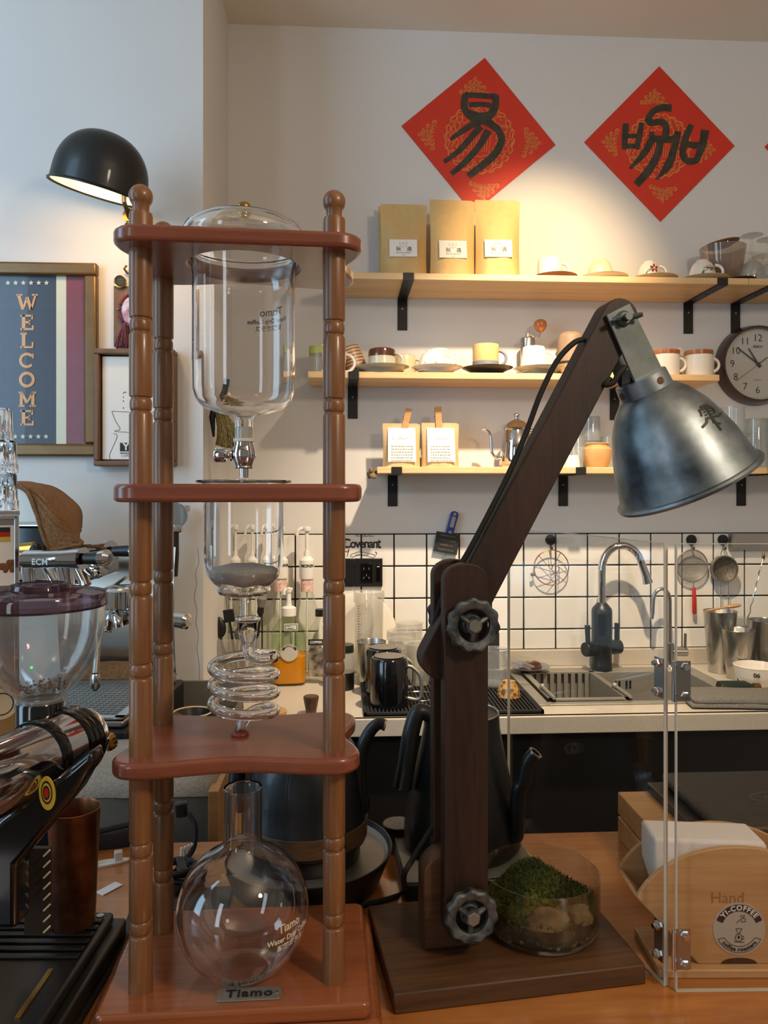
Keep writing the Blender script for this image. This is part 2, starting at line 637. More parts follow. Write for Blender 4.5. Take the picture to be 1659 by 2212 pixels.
# tiles: each one glazed, set proud of the black grout
PIT = 0.1013
gx0, gz1 = 0.569 - 9 * PIT, 1.3165
struct(M().box((0.51, WY - 0.002, (0.955 + gz1) / 2), (1.7, 0.004, gz1 - 0.953)), 'grout', 'grout', wall_back)
tm, tm2 = None, None
for r in range(4):
    zt = gz1 - r * 0.0995 - 0.0025
    h = 0.095 if r < 3 else zt - 0.957
    for k in range(17):
        me = tm if r < 3 else tm2
        if me is None:
            o = M().box((0, 0, 0), (0.0968, 0.007, h)).part('tile', 'tile', wall_back, bev=0.0018)
            if r < 3:
                tm = o.data
            else:
                tm2 = o.data
        else:
            o = bpy.data.objects.new('tile', me)
            COL.objects.link(o)
            o.parent = wall_back
            b = o.modifiers.new('edge', 'BEVEL')
            b.width, b.segments, b.limit_method = 0.0018, 2, 'ANGLE'
        o.location = (gx0 + (k + 0.5) * PIT, WY - 0.0055 + rnd.uniform(-0.0003, 0.0003), zt - h / 2)

# ------------------------------------------------------------------ wall shelves
SH = {}


def shelf(name, label, x0, x1, yf, zt, brackets, th=0.0185, split=None, rough_end=False):
    r = root(name, label, 'shelf', (x0, WY, zt - th), 0, 'pine shelves on the back wall')
    xs = [x0] + ([split] if split else []) + [x1]
    for a, b in zip(xs[:-1], xs[1:]):
        m = M().box(((a + b) / 2 - x0, -(WY - yf) / 2, th / 2), (b - a - 0.0008, WY - yf, th))
        m.part('board', 'pine', r, bev=0.0012)
    if rough_end:
        m = M()
        q = random.Random(3)
        for i in range(26):
            m.sph((-0.004 - q.random() * 0.018, -(WY - yf) + q.random() * 0.05, th / 2 - q.random() * 0.02), 0.004 + q.random() * 0.005, 6)
        m.part('splintered_end', 'stone', r, kind='stuff', label='crumbling broken end of the board')
    for bx in brackets:
        x = bx - x0
        d = WY - yf
        bw, t = 0.030, 0.004
        m = M()
        prof = [(0, -0.098), (-t, -0.098), (-t, -t), (-d - t, -t), (-d - t, th + 0.001), (-d - 2 * t, th + 0.001), (-d - 2 * t, -2 * t + 0.004), (-d - t, -2 * t), (0, -2 * t)]
        prof = [(0, -0.098), (0, 0 - 0.0003), (-d, -0.0003), (-d, th), (-d - t, th), (-d - t, -t), (-t, -t), (-t, -0.098)]
        mx = Matrix(((0, 0, 1, x - bw / 2), (1, 0, 0, 0), (0, 1, 0, 0), (0, 0, 0, 1)))
        m.prism(prof, 0, bw, mx)
        b = m.part('shelf_bracket', 'black', r, bev=0.0008)
        M().cyl((x, -t, -0.032), (x, -t - 0.0018, -0.032), 0.0028, 10).part('screw', 'steel_dull', b)
        M().cyl((x, -d * 0.55, -t), (x, -d * 0.55, -t - 0.0015), 0.0028, 10).part('screw', 'black', b)
    return r


S1, S2, S3 = 2.0635, 1.789, 1.5185
Y1, Y2, Y3 = 2.16, 2.19, 2.20
shelf('wall_shelf', 'long pine shelf, the topmost, carrying tall kraft bags and upturned cups', -0.035, 1.75, Y1, S1, [0.190, 1.0975, 1.251], split=1.1766)
shelf('wall_shelf', 'middle pine shelf carrying mugs and cups on saucers', -0.0938, 1.105, Y2, S2, [0.036, 0.86])
shelf('wall_shelf', 'lowest pine shelf with a splintered left end, carrying two pegged bags and a steel kettle', 0.103, 1.75, Y3, S3, [0.1596, 0.6956, 1.27], rough_end=True)

# ------------------------------------------------------------------ back counter, upstand, sink
r = root('back_counter', 'pale speckled stone counter with upstand along the tiled wall', 'counter', (0.6, 2.1, 0))
o = (0.6, 2.1, 0)


def slab(m, x0, x1, y0, y1, z0, z1):
    return m.box(((x0 + x1) / 2 - o[0], (y0 + y1) / 2 - o[1], (z0 + z1) / 2), (x1 - x0, y1 - y0, z1 - z0))


SX0, SX1, SY0, SY1 = 0.515, 1.045, 1.935, 2.265
m = M()
for a in ((-0.34, SX0, 1.84, WY - 0.003), (SX1, 2.2, 1.84, WY - 0.003), (SX0, SX1, 1.84, SY0), (SX0, SX1, SY1, WY - 0.003)):
    slab(m, a[0], a[1], a[2], a[3], CTZ - 0.02, CTZ)
m.part('worktop', 'counter', r)
slab(M(), -0.34, 2.2, 1.832, 1.852, CTZ - 0.042, CTZ).part('front_edge', 'counter', r, bev=0.002)
slab(M(), -0.34, 2.2, WY - 0.022, WY - 0.003, CTZ, CTZ + 0.05).part('upstand', 'counter', r, bev=0.002)
m = M()
slab(m, -0.34, 0.45, 1.87, 2.36, 0.0, CTZ - 0.021)
slab(m, 1.12, 2.2, 1.87, 2.36, 0.0, CTZ - 0.021)
slab(m, 0.45, 1.12, 1.87, 1.885, 0.0, CTZ - 0.021)
m.part('cabinet', 'dark_panel', r)

r = root('kitchen_sink', 'steel inset sink with drain basket in the pale counter', 'sink', (0.78, 2.1, CTZ))
o = (0.78, 2.1, CTZ)
m = M()
for a in ((SX0 - 0.02, SX0 + 0.012, SY0 - 0.015, SY1 + 0.05), (SX1 - 0.012, SX1 + 0.03, SY0 - 0.015, SY1 + 0.05), (SX0 + 0.012, SX1 - 0.012, SY0 - 0.015, SY0 + 0.01), (SX0 + 0.012, SX1 - 0.012, SY1 - 0.01, SY1 + 0.05)):
    slab(m, *a, CTZ, CTZ + 0.004)
for q in m.v:
    pass
m.v = [(x, y, z - CTZ) for x, y, z in m.v]
m.part('rim', 'sink_steel', r, bev=0.0015)
m = M()
bx0, bx1, by0, by1, bd = SX0 + 0.012, SX1 - 0.012, SY0 + 0.01, SY1 - 0.01, -0.19
for a in ((bx0, bx0 + 0.002, by0, by1), (bx1 - 0.002, bx1, by0, by1), (bx0, bx1, by0, by0 + 0.002), (bx0, bx1, by1 - 0.002, by1)):
    slab(m, *a, bd, 0.003)
slab(m, bx0, bx1, by0, by1, bd - 0.002, bd)
m.part('basin', 'sink_steel', r)
m = M()
for i in (-2, -1, 1, 2):
    slab(m, 0.84 + i * 0.011 - 0.003, 0.84 + i * 0.011 + 0.003, by1 - 0.0035, by1 - 0.0015, -0.045, -0.022)
m.part('overflow_slot', 'black', r)
# drain basket hung in the left half
m = M()
x0, x1, y0, y1 = SX0 + 0.02, SX0 + 0.235, SY0 + 0.012, SY1 - 0.012
for a in ((x0, x0 + 0.016, y0, y1), (x1 - 0.016, x1, y0, y1), (x0, x1, y0, y0 + 0.016), (x0, x1, y1 - 0.016, y1)):
    slab(m, *a, 0.005, 0.009)
for a in ((x0 + 0.014, x0 + 0.016, y0 + 0.014, y1 - 0.014), (x1 - 0.016, x1 - 0.014, y0 + 0.014, y1 - 0.014), (x0 + 0.014, x1 - 0.014, y0 + 0.014, y0 + 0.016)):
    slab(m, *a, -0.10, 0.005)
bk = m.part('drain_basket', 'sink_steel', r)
for i in range(9):
    xa = x0 + 0.018 + i * 0.0208
    slab(M(), xa, xa + 0.0115, y1 - 0.017, y1 - 0.014, -0.10, 0.005).part('slat', 'sink_steel', bk)
for i in range(9):
    xa = x0 + 0.018 + i * 0.0208
    slab(M(), xa, xa + 0.0115, y0 + 0.016, y1 - 0.016, -0.102, -0.10).part('slat', 'sink_steel', bk)
for xa in (x0 + 0.008, x1 - 0.008):
    hm = M().tube([(xa - o[0], y0 - 0.012 - o[1], 0.016), (xa - o[0], (y0 + y1) / 2 - o[1] - 0.05, 0.016)], 0.0045, 8)
    hm.sph((xa - o[0], (y0 + y1) / 2 - o[1] - 0.05, 0.016), 0.009, 10)
    hm.part('handle', 'sink_steel', bk)

# dark counter on the left that carries the espresso machine
r = root('machine_counter', 'dark cabinet carrying the espresso machine below the left wall', 'counter', (-0.9, 1.6, 0))
M().box((0, 0.085, 0.43), (1.1, 0.50, 0.86)).part('cabinet', 'dark_panel', r)
M().box((0, 0.085, 0.88), (1.11, 0.52, 0.04)).part('worktop', 'black_plastic', r, bev=0.003)

# ------------------------------------------------------------------ bar table
r = root('bar_table', 'glossy orange-brown wooden bar table carrying the drip tower and desk lamp', 'table', (0, 0.75, 0))
M().box((0.34, -0.02, TBZ - 0.0175), (1.56, 0.76, 0.035)).part('board', 'bar', r, bev=0.002)
M().box((-0.84, -0.02, TBZ - 0.0175), (0.797, 0.76, 0.035)).part('board', 'bar', r, bev=0.002)
M().box((-0.05, 0.0, 0.455), (2.2, 0.6, 0.91)).part('cabinet', 'dark_panel', r)


# ================================================================== cold drip tower
TC = C(-0.1425, 0.783, TBZ)
TRZ = R(1.1)
Z = lambda z: z - TBZ
tower = root('drip_tower', 'tall red-brown wooden cold drip stand on four turned pillars', 'coffee maker', TC, TRZ)
PXS, PYS = 0.091, 0.050


def rrect(hx, hy, r, n=8):
    out = []
    for cx_, cy_, a in ((hx - r, hy - r, 0), (-hx + r, hy - r, 90), (-hx + r, -hy + r, 180), (hx - r, -hy + r, 270)):
        for k in range(n + 1):
            t = R(a + 90 * k / n)
            out.append((cx_ + r * math.cos(t), cy_ + r * math.sin(t)))
    return out


def plate_outline(hx, hy, r, cx_, cy_, straight=False):
    """rounded corners with sides that bow inwards between them"""
    out = []
    base = rrect(hx, hy, r, 8)
    n = 9
    q = []
    for i in range(4):
        c = base[i * n:(i + 1) * n]
        q += c
        a, b = c[-1], base[((i + 1) % 4) * n]
        for k in range(1, 14):
            t = k / 14
            x, y = a[0] + (b[0] - a[0]) * t, a[1] + (b[1] - a[1]) * t
            s = math.sin(PI * t) ** 2
            if i == 2 and straight:
                pass
            elif i in (0, 2):
                y += (-1 if i == 0 else 1) * cy_ * s
            else:
                x += (1 if i == 1 else -1) * cx_ * s
            q.append((x, y))
    return q


ring = lambda hx, hy, z: [(hx, hy, z)]
for nm, z0, z1 in (('top_plate', 1.6769, 1.6918), ('middle_plate', 1.4394, 1.4564), ('lower_plate', 1.1859, 1.2015)):
    top = nm != 'lower_plate'
    out = plate_outline(0.1155, 0.079, 0.024, 0.013, 0.012, top)
    hole = {'top_plate': 0.0540, 'middle_plate': 0.0425}.get(nm)
    if hole:
        m, n = M(), len(out)
        inn = [(hole * x / math.hypot(x, y), hole * y / math.hypot(x, y)) for x, y in out]
        for zz in (Z(z0), Z(z1)):
            m.v += [(x, y, zz) for x, y in out] + [(x, y, zz) for x, y in inn]
        for i in range(n):
            j = (i + 1) % n
            m.f += [(2 * n + i, 2 * n + j, 3 * n + j, 3 * n + i), (i, n + i, n + j, j), (i, j, 2 * n + j, 2 * n + i), (n + i, 3 * n + i, 3 * n + j, n + j)]
    else:
        m = M().prism(out, Z(z0), Z(z1))
    m.part(nm, 'redwood', tower, bev=0.004, seg=3, mx=mtx((0, 0, 0), 0, 0, R(2.2) if top else 0))
m = M().prism(rrect(0.135, 0.098, 0.016), 0.0, 0.0145)
m.part('base_plinth', 'redwood_base', tower, bev=0.006, seg=4)
M().prism(rrect(0.125, 0.088, 0.009), 0.0145, 0.030).part('base_plate', 'redwood_base', tower, bev=0.004, seg=3)


def pillar_profile():
    p = [(0, Z(0.98)), (0.0114, Z(0.98))]
    R0 = 0.0107
    for zr in (1.0397, 1.1127, 1.281, 1.358, 1.531, 1.6057):
        b = Z(zr)
        p += [(R0 + 0.0001, b - 0.0095), (R0 - 0.0004, b - 0.0082), (R0 - 0.0010, b - 0.0074), (0.0088, b - 0.0070), (0.0088, b - 0.0060), (R0 - 0.0011, b - 0.0054), (R0 - 0.0005, b - 0.0030), (R0 - 0.0003, b), (R0 - 0.0005, b + 0.0030), (R0 - 0.0011, b + 0.0054), (0.0088, b + 0.0060), (0.0088, b + 0.0070), (R0 - 0.0004, b + 0.0075), (R0 + 0.0001, b + 0.0090)]
    t = Z(1.7125)
    p += [(0.0110, t - 0.004), (0.0103, t - 0.001), (0.0075, t)]
    c = Z(1.7275)
    for k in range(1, 15):
        a = -PI / 2 + 0.62 + (PI - 0.62) * k / 14
        p.append((max(0, 0.0112 * math.cos(a)), c + 0.0112 * math.sin(a)))
    p[-1] = (0, c + 0.0112)
    return p


pm = None
for sx, sy in ((-1, -1), (1, -1), (-1, 1), (1, 1)):
    if pm is None:
        po = M().lathe(pillar_profile(), 32).part('pillar', 'pillar', tower, ang=42)
        pm = po.data
    else:
        po = bpy.data.objects.new('pillar', pm)
        COL.objects.link(po)
        po.parent = tower
    po.location = (sx * PXS, sy * PYS, 0)
    po.rotation_euler = (0, 0, sx * 0.7 + sy)
np_ = M().prism([(-0.030, -0.0062), (-0.027, -0.0092), (0.027, -0.0092), (0.030, -0.0062), (0.030, 0.0062), (0.027, 0.0092), (-0.027, 0.0092), (-0.030, 0.0062)], 0, 0.0014)
npo = np_.part('name_plate', 'steel_dull', tower, mx=mtx((0.012, -0.067, 0.030)), bev=0.0004)
text('Tiamo', 0.0150, mx=mtx((0, 0.0003, 0.0017)), bold=0.0006, space=1.15).part('lettering', 'ink', npo)
for s in (-1, 1):
    M().cyl((s * 0.0255, 0, 0.001), (s * 0.0255, 0, 0.0022), 0.0013, 8).part('screw', 'brass', npo)
M().torus((0, 0, Z(1.2015) + 0.0015), 0.0062, 0.0030, 24, 8, mtx((-0.004, 0.0, 0))).part('grommet', 'silicone', tower, label='red-brown rubber ring in the lower plate')

# upper water bottle
RR = Matrix.Rotation(TRZ, 4, 'Z')


def tpt(x, y, z):
    return TC + (RR @ Vector((x, y, 0))) + Vector((0, 0, z - TBZ))


bt = root('water_bottle', 'large upper clear glass bottle with chrome tap hanging from the top plate', 'bottle', tpt(0, 0, 1.4632), TRZ)
zb = lambda z: z - 1.4632
prof = [(0.0092, zb(1.5035)), (0.0093, zb(1.522)), (0.0115, zb(1.5262)), (0.024, zb(1.5285)), (0.040, zb(1.534)), (0.0478, zb(1.5415)), (0.0512, zb(1.552)), (0.0516, zb(1.57)), (0.0516, zb(1.664)), (0.0530, zb(1.6925)), (0.0565, zb(1.6945)), (0.0572, zb(1.697)), (0.0565, zb(1.6985))]
M().lathe(shell(prof, 0.0020)[:-1] + [shell(prof, 0.0020)[-1], prof[0]], 64).part('vessel', 'glass', bt, ang=60)
M().lathe([(0, zb(1.4985)), (0.0076, zb(1.4985)), (0.0080, zb(1.514)), (0.0070, zb(1.5150)), (0, zb(1.5150))], 24).part('stopper', 'frosty', bt)
M().lathe([(0, zb(1.4995)), (0.0108, zb(1.4995)), (0.0108, zb(1.503)), (0, zb(1.503))], 28).part('collar', 'frosty', bt, bev=0.0006)
tap = M().lathe([(0, zb(1.4632)), (0.0044, zb(1.4632)), (0.0046, zb(1.4722)), (0.0090, zb(1.4724)), (0.0094, zb(1.4735)), (0.0088, zb(1.4748)), (0.0095, zb(1.4775)), (0.0118, zb(1.4830)), (0.0122, zb(1.4875)), (0.0112, zb(1.4930)), (0.0094, zb(1.4975)), (0.0098, zb(1.4995)), (0, zb(1.4995))], 36).part('tap', 'chrome', bt)
hm = M().cyl((-0.009, 0, zb(1.4862)), (-0.0185, 0, zb(1.4862)), 0.0036, 16)
hm.lathe([(0, 0), (0.0058, 0), (0.0064, 0.002), (0.0042, 0.0035), (0, 0.0035)], 20, align((-0.0115, 0, zb(1.4862)), (-0.02, 0, zb(1.4862))))
hm.lathe([(0, 0), (0.0060, 0.0), (0.0074, 0.0015), (0.0074, 0.0105), (0.0062, 0.012), (0, 0.012)], 40, align((-0.0175, 0, zb(1.4862)), (-0.04, 0, zb(1.4862))), fr=lambda r_, z_, a: r_ * (1 - (0.05 if int(a / PI * 20 + .5) % 2 and r_ > 0.007 else 0)))
hm.part('tap_handle', 'chrome', tap)


def curved_text(st, size, rad, ang, z, out=True, inv=False, bold=0.0, cz=0.0, sphere=None):
    """lettering that follows a round wall; readable from outside"""
    t = text(st, size, bold=bold)
    m = M()
    vs = []
    for x, y, _ in t.v:
        if sphere:
            lat = z + y / sphere
            th_ = ang + x / (sphere * max(0.2, math.cos(z)))
            vs.append((sphere * 1.004 * math.cos(lat) * math.sin(th_), -sphere * 1.004 * math.cos(lat) * math.cos(th_), cz + sphere * 1.004 * math.sin(lat)))
        else:
            th_ = ang + x / rad
            vs.append((rad * math.sin(th_), -rad * math.cos(th_), z + y))
    return m.add(vs, t.f)


# the print sits on the far side of the bottle, so it reads mirrored through the glass
lb = M()
for st, sz, zz, an in (('Tiamo', 0.0118, 1.642, 150), ('Water Drip Coffee', 0.0068, 1.6325, 153), ('耐熱ガラス', 0.0068, 1.6245, 154)):
    t = curved_text(st, sz, 0.0521, R(an), zb(zz), bold=0.0002)
    lb.add(t.v, t.f)
lb.part('lettering', 'grey_ink', bt)

lid = root('bottle_lid', 'domed clear glass lid with brass knob on top of the drip stand', 'lid', tpt(0, 0, 1.7000), TRZ)
pl = [(0.0625, 0), (0.0632, 0.002), (0.0622, 0.0085), (0.0585, 0.0160), (0.046, 0.0235), (0.030, 0.0285), (0.015, 0.0306), (0.0, 0.0312)]
M().lathe(shell(pl[:-1] + [(0.0001, 0.0312)], 0.0022) + [pl[0]], 64).part('dome', 'glass', lid, ang=60)
kn = M().cyl((0, 0, 0.0315), (0, 0, 0.0345), 0.0055, 20)
kn.sph((0, 0, 0.0375), 0.0078, 20, (1, 1, 0.85))
kn.part('knob', 'brass', lid)

# middle coffee chamber
ch = root('coffee_chamber', 'middle clear glass chamber with a grey filter pad, set into the middle plate', 'glass vessel', tpt(0, 0, 1.3205), TRZ)
zc = lambda z: z - 1.3205
pc = [(0.0044, zc(1.3205)), (0.0046, zc(1.3405)), (0.009, zc(1.3432)), (0.0245, zc(1.3452)), (0.0270, zc(1.3490)), (0.0262, zc(1.3535)), (0.0300, zc(1.3560)), (0.0365, zc(1.3640)), (0.0395, zc(1.3745)), (0.0399, zc(1.39)), (0.0399, zc(1.4480)), (0.0415, zc(1.4575)), (0.0475, zc(1.4583)), (0.0486, zc(1.4594)), (0.0475, zc(1.4606))]
M().lathe(shell(pc, 0.0020) + [pc[0]], 64).part('vessel', 'glass', ch, ang=60)
fm = M().lathe([(0, zc(1.3560)), (0.026, zc(1.3565)), (0.033, zc(1.3625)), (0.0345, zc(1.3685)), (0.031, zc(1.3715)), (0.018, zc(1.3745)), (0, zc(1.3735))], 40)
fm.v = [(x, y, z + 0.0022 * noise.noise(Vector((x * 60, y * 60, 0.3)))) for x, y, z in fm.v]
fm.part('filter_pad', 'filter', ch)

# spiral
sp = root('spiral_tube', 'clear glass spiral tube with socket standing between the middle and lower plates', 'glass tube', tpt(0, 0, 1.2015), TRZ)
zs = lambda z: z - 1.2015
pk = [(0.0052, zs(1.2925)), (0.0058, zs(1.2950)), (0.0085, zs(1.3005)), (0.0094, zs(1.3055)), (0.0094, zs(1.3165)), (0.0120, zs(1.3175)), (0.0128, zs(1.3195)), (0.0120, zs(1.3212))]
M().lathe(shell(pk, 0.0016) + [pk[0]], 40, mtx((0.004, 0, 0))).part('socket', 'glass', sp, ang=60)
RC = 0.0312
path = [(0.004, 0, 1.2945), (0.004, 0.0, 1.2880), (0.0065, -0.004, 1.2830), (0.015, -0.009, 1.2805), (0.0235, -0.0095, 1.2805)]
hel = []
n0 = 40
zt0, zt1, turns = 1.2825, 1.2240, 3.19
for k in range(int(n0 * turns) + 1):
    a = R(-28) + 2 * PI * k / n0
    hel.append((RC * math.cos(a), RC * math.sin(a), zt0 + (zt1 - zt0) * k / (n0 * turns)))
end = [(0.0190, 0.0215, 1.2228), (0.010, 0.0140, 1.2225), (0.003, 0.0050, 1.2195), (-0.002, 0, 1.2115), (-0.004, 0, 1.2020)]
full = curve_pts([Vector(p) for p in path] + [Vector(hel[2])] + [], 6)[:-1] + [Vector(p) for p in hel[2:]] + curve_pts([Vector(hel[-1])] + [Vector(p) for p in end], 6)[1:]
full = [Vector((p.x, p.y, zs(p.z))) for p in full]
M().tube(full, 0.0056, 14).part('coil', 'glass', sp, ang=80)
M().tube(full, 0.0030, 10, cap=True).part('bore', glass('glass_bore', (1, 1, 1), 0, 0.70), sp, ang=80, label='hollow channel inside the glass coil')

# receiving flask
FK = C(-0.1385, 0.756, 0.98)
fl = root('round_flask', 'round clear glass flask with straight neck standing on the drip stand base', 'flask', FK, TRZ)
rf, cf = 0.0645, 0.0590
pf = [(0.0001, 0.0006), (0.022, 0.0002), (0.030, 0.0015)]
for k in range(3, 21):
    a = -PI / 2 + (PI / 2 + 1.24) * k / 20
    if rf * math.cos(a) > 0.0302:
        pf.append((rf * math.cos(a), cf + rf * math.sin(a)))
pf += [(0.0192, 0.1225), (0.0183, 0.1270), (0.0183, 0.1755), (0.0190, 0.1775), (0.0186, 0.1790)]
M().lathe(shell(pf, 0.0020), 64).part('vessel', 'glass', fl, ang=60)
lm = M()
for st, sz, la, dx in (('Tiamo', 0.0105, 0.10, 48), ('Water Drip Coffee', 0.0070, -0.05, 50), ('耐熱ガラス', 0.0066, -0.17, 50)):
    t = curved_text(st, sz, 0, R(dx), la, bold=0.0002, sphere=rf, cz=cf)
    lm.add(t.v, t.f)
lm.part('lettering', 'cream_print', fl)


# ================================================================== wooden desk lamp
LC = C(0.1233, 0.8348, TBZ)
LRZ = R(7.0)
dl = root('desk_lamp', 'dark wooden jointed desk lamp with worn zinc shade', 'lamp', LC, LRZ)
LR = Matrix.Rotation(LRZ, 4, 'Z')


def lpt(x, y, z):
    return LC + (LR @ Vector((x, y, 0))) + Vector((0, 0, z - TBZ))


M().box((0, 0, 0.010), (0.26, 0.16, 0.020)).part('base', 'walnut_base', dl, bev=0.0018)
ux = -0.045
zl = lambda z: z - TBZ


def capsule(cx_, z0, z1, hw, n=12, rb=None):
    """upright strip in the XZ plane with a rounded top (and bottom when rb)"""
    out = []
    for k in range(n + 1):
        a = PI * k / n
        out.append((cx_ + hw * math.cos(a), z1 - hw * 0.72 + hw * 0.72 * math.sin(a)))
    if rb:
        for k in range(n + 1):
            a = PI + PI * k / n
            out.append((cx_ + hw * math.cos(a), z0 + hw + hw * math.sin(a)))
    else:
        out += [(cx_ - hw, z0), (cx_ + hw, z0)]
    return out


XZ = lambda y: Matrix(((1, 0, 0, 0), (0, 0, 1, y), (0, 1, 0, 0), (0, 0, 0, 1)))
# two uprights clamp the arm and the foot block
M().prism(capsule(ux, zl(0.983), zl(1.375), 0.0235, rb=True), -0.034, -0.018, XZ(0)).part('upright', 'walnut', dl, bev=0.0012)
M().prism(capsule(ux, zl(0.983), zl(1.375), 0.0235, rb=True), 0.012, 0.028, XZ(0)).part('upright', 'walnut', dl, bev=0.0012)
fb = capsule(ux - 0.011, zl(0.970), zl(1.070), 0.030)
M().prism(fb, -0.0175, 0.0115, XZ(0)).part('foot_block', 'walnut_base', dl, bev=0.002)
# arm
pv, tp = Vector((ux, zl(1.313))), Vector((ux + 0.180, zl(1.640)))
dv = (tp - pv).normalized()
nv = Vector((-dv.y, dv.x))
hw = 0.0208
out = []
b0, t0 = pv - dv * 0.046, tp
for k in range(13):
    a = -PI / 2 + PI * k / 12
    out.append(tuple(t0 + dv * hw * math.cos(a) - nv * hw * math.sin(a) * -1))
for k in range(13):
    a = PI / 2 + PI * k / 12
    out.append(tuple(b0 + dv * hw * math.cos(a) - nv * hw * math.sin(a) * -1))
M().prism(out, -0.0172, 0.0112, XZ(0)).part('arm', 'walnut', dl, bev=0.0012)


def handwheel(name, x, z, y0, s):
    """scalloped cast hand wheel; s=-1 faces the camera"""
    mx = Matrix.Translation(Vector((x, y0, z))) @ Matrix.Rotation(R(90) * (1 if s < 0 else -1), 4, 'X') @ Matrix.Rotation(0.45, 4, 'Z')
    m = M()
    n = 64

    def fr(r_, z_, a):
        return r_ * (1 + 0.045 * math.cos(11 * a) * (1 if r_ > 0.024 else 0))
    pr = [(0.0165, 0.009), (0.0170, 0.0140), (0.0192, 0.0155), (0.0245, 0.0160), (0.0268, 0.0140), (0.0275, 0.0100), (0.0265, 0.0070), (0.0225, 0.0055), (0.0175, 0.0060), (0.0165, 0.009)]
    m.lathe(pr, n, mx, fr=fr)
    wh = m.part(name, 'iron', dl, ang=30)
    m = M()
    for k in range(3):
        a = 2 * PI * k / 3
        m.tube([mx @ Vector((0.006 * math.cos(a), 0.006 * math.sin(a), 0.0125)), mx @ Vector((0.0195 * math.cos(a), 0.0195 * math.sin(a), 0.0105))], [0.0032, 0.0026], 8)
    m.part('spoke', 'iron', wh)
    M().lathe([(0, 0), (0.0115, 0), (0.0115, 0.006), (0.0088, 0.0085), (0.0084, 0.0150), (0, 0.0150)], 24, mx).part('hub', 'iron', wh)
    M().lathe([(0, 0.0145), (0.0072, 0.0145), (0.0072, 0.0185), (0.0062, 0.0197), (0, 0.0197)], 6, mx).part('bolt', 'steel_dull', wh, ang=20)
    return wh


handwheel('handwheel', ux + 0.004, zl(1.313), -0.034, -1)
handwheel('handwheel', ux + 0.004, zl(1.313), 0.028, 1)
handwheel('handwheel', ux + 0.002, zl(1.0175), -0.034, -1)
handwheel('handwheel', ux + 0.002, zl(1.0175), 0.028, 1)
# shade bracket, wing nut
sd = Vector((0.449, -0.893)).normalized()      # shade axis in the XZ plane
sn = Vector((-sd.y, sd.x))
bt_ = tp + Vector((0.000, -0.004))
be = bt_ + sd * 0.078
br = []
for k, (al, pe) in enumerate(((-0.013, -0.0155), (-0.013, 0.0155), (0.080, 0.0185), (0.080, -0.0185))):
    br.append(tuple(bt_ + sd * al + sn * pe))
M().prism(br[::-1], -0.0225, -0.0190, XZ(0)).part('shade_bracket', 'zinc_plate', dl, bev=0.0008)
M().prism(br[::-1], 0.0120, 0.0155, XZ(0)).part('shade_bracket', 'zinc_plate', dl, bev=0.0008)
wn = M().cyl((tp.x, -0.018, tp.y - 0.003), (tp.x, -0.036, tp.y - 0.003), 0.0042, 14)
wn.lathe([(0, 0), (0.0085, 0), (0.0085, 0.003), (0.006, 0.006), (0, 0.006)], 20, align((tp.x, -0.022, tp.y - 0.003), (tp.x, -0.05, tp.y - 0.003)))
for s in (-1, 1):
    wn.tube([(tp.x + s * 0.004, -0.027, tp.y - 0.003), (tp.x + s * 0.012, -0.030, tp.y - 0.003 + s * 0.002), (tp.x + s * 0.0165, -0.034, tp.y - 0.003 + s * 0.003)], [0.0026, 0.0032, 0.0024], 8)
wn.part('wing_nut', 'zinc_plate', dl)
# shade: lathe about its own axis
c0 = bt_ + sd * 0.0665
A0, A1 = Vector((c0.x, -0.0035, c0.y)), Vector((c0.x + sd.x, -0.0035, c0.y + sd.y))
ax = (A1 - A0).normalized()
U = Vector((-sd.y, 0, sd.x)) * 1.0             # across, to the upper right
V = ax.cross(U).normalized()
if V.y < 0:
    V = -V
SM = Matrix(((U.x, V.x, ax.x, A0.x), (U.y, V.y, ax.y, A0.y), (U.z, V.z, ax.z, A0.z), (0, 0, 0, 1)))
K = 4.85e-4
pr = [(0, 0), (58 * K, 0), (60 * K, 3 * K), (62 * K, 38 * K), (69 * K, 42 * K), (76 * K, 50 * K), (88 * K, 62 * K), (113 * K, 102 * K), (131 * K, 146 * K), (146 * K, 192 * K), (156 * K, 238 * K), (162 * K, 262 * K), (168 * K, 264 * K), (172 * K, 269 * K), (171 * K, 275 * K), (165 * K, 277 * K), (158 * K, 272 * K), (150 * K, 238 * K), (128 * K, 150 * K), (84 * K, 66 * K), (54 * K, 45 * K), (54 * K, 6 * K), (0, 6 * K)]
shade = M().lathe(pr, 72, SM).part('shade', 'zinc', dl, ang=30)


def shade_r(d):
    for (r0, d0), (r1, d1) in zip(pr[1:11], pr[2:12]):
        if d0 <= d <= d1:
            return r0 + (r1 - r0) * (d - d0) / max(1e-9, d1 - d0)
    return pr[11][0]


def on_shade(d, ang, up=0.0007):
    r_ = shade_r(d) + up
    return tuple(SM @ Vector((r_ * math.cos(ang), r_ * math.sin(ang), d)))


for an in (-82, -178, 95):
    p0 = Vector(on_shade(21 * K, R(an), 0.0004))
    p1 = Vector(on_shade(21 * K, R(an), 0.0020))
    M().cyl(p0 - (p1 - p0), p0, 0.0042, 14).part('vent_hole', 'rust', shade)
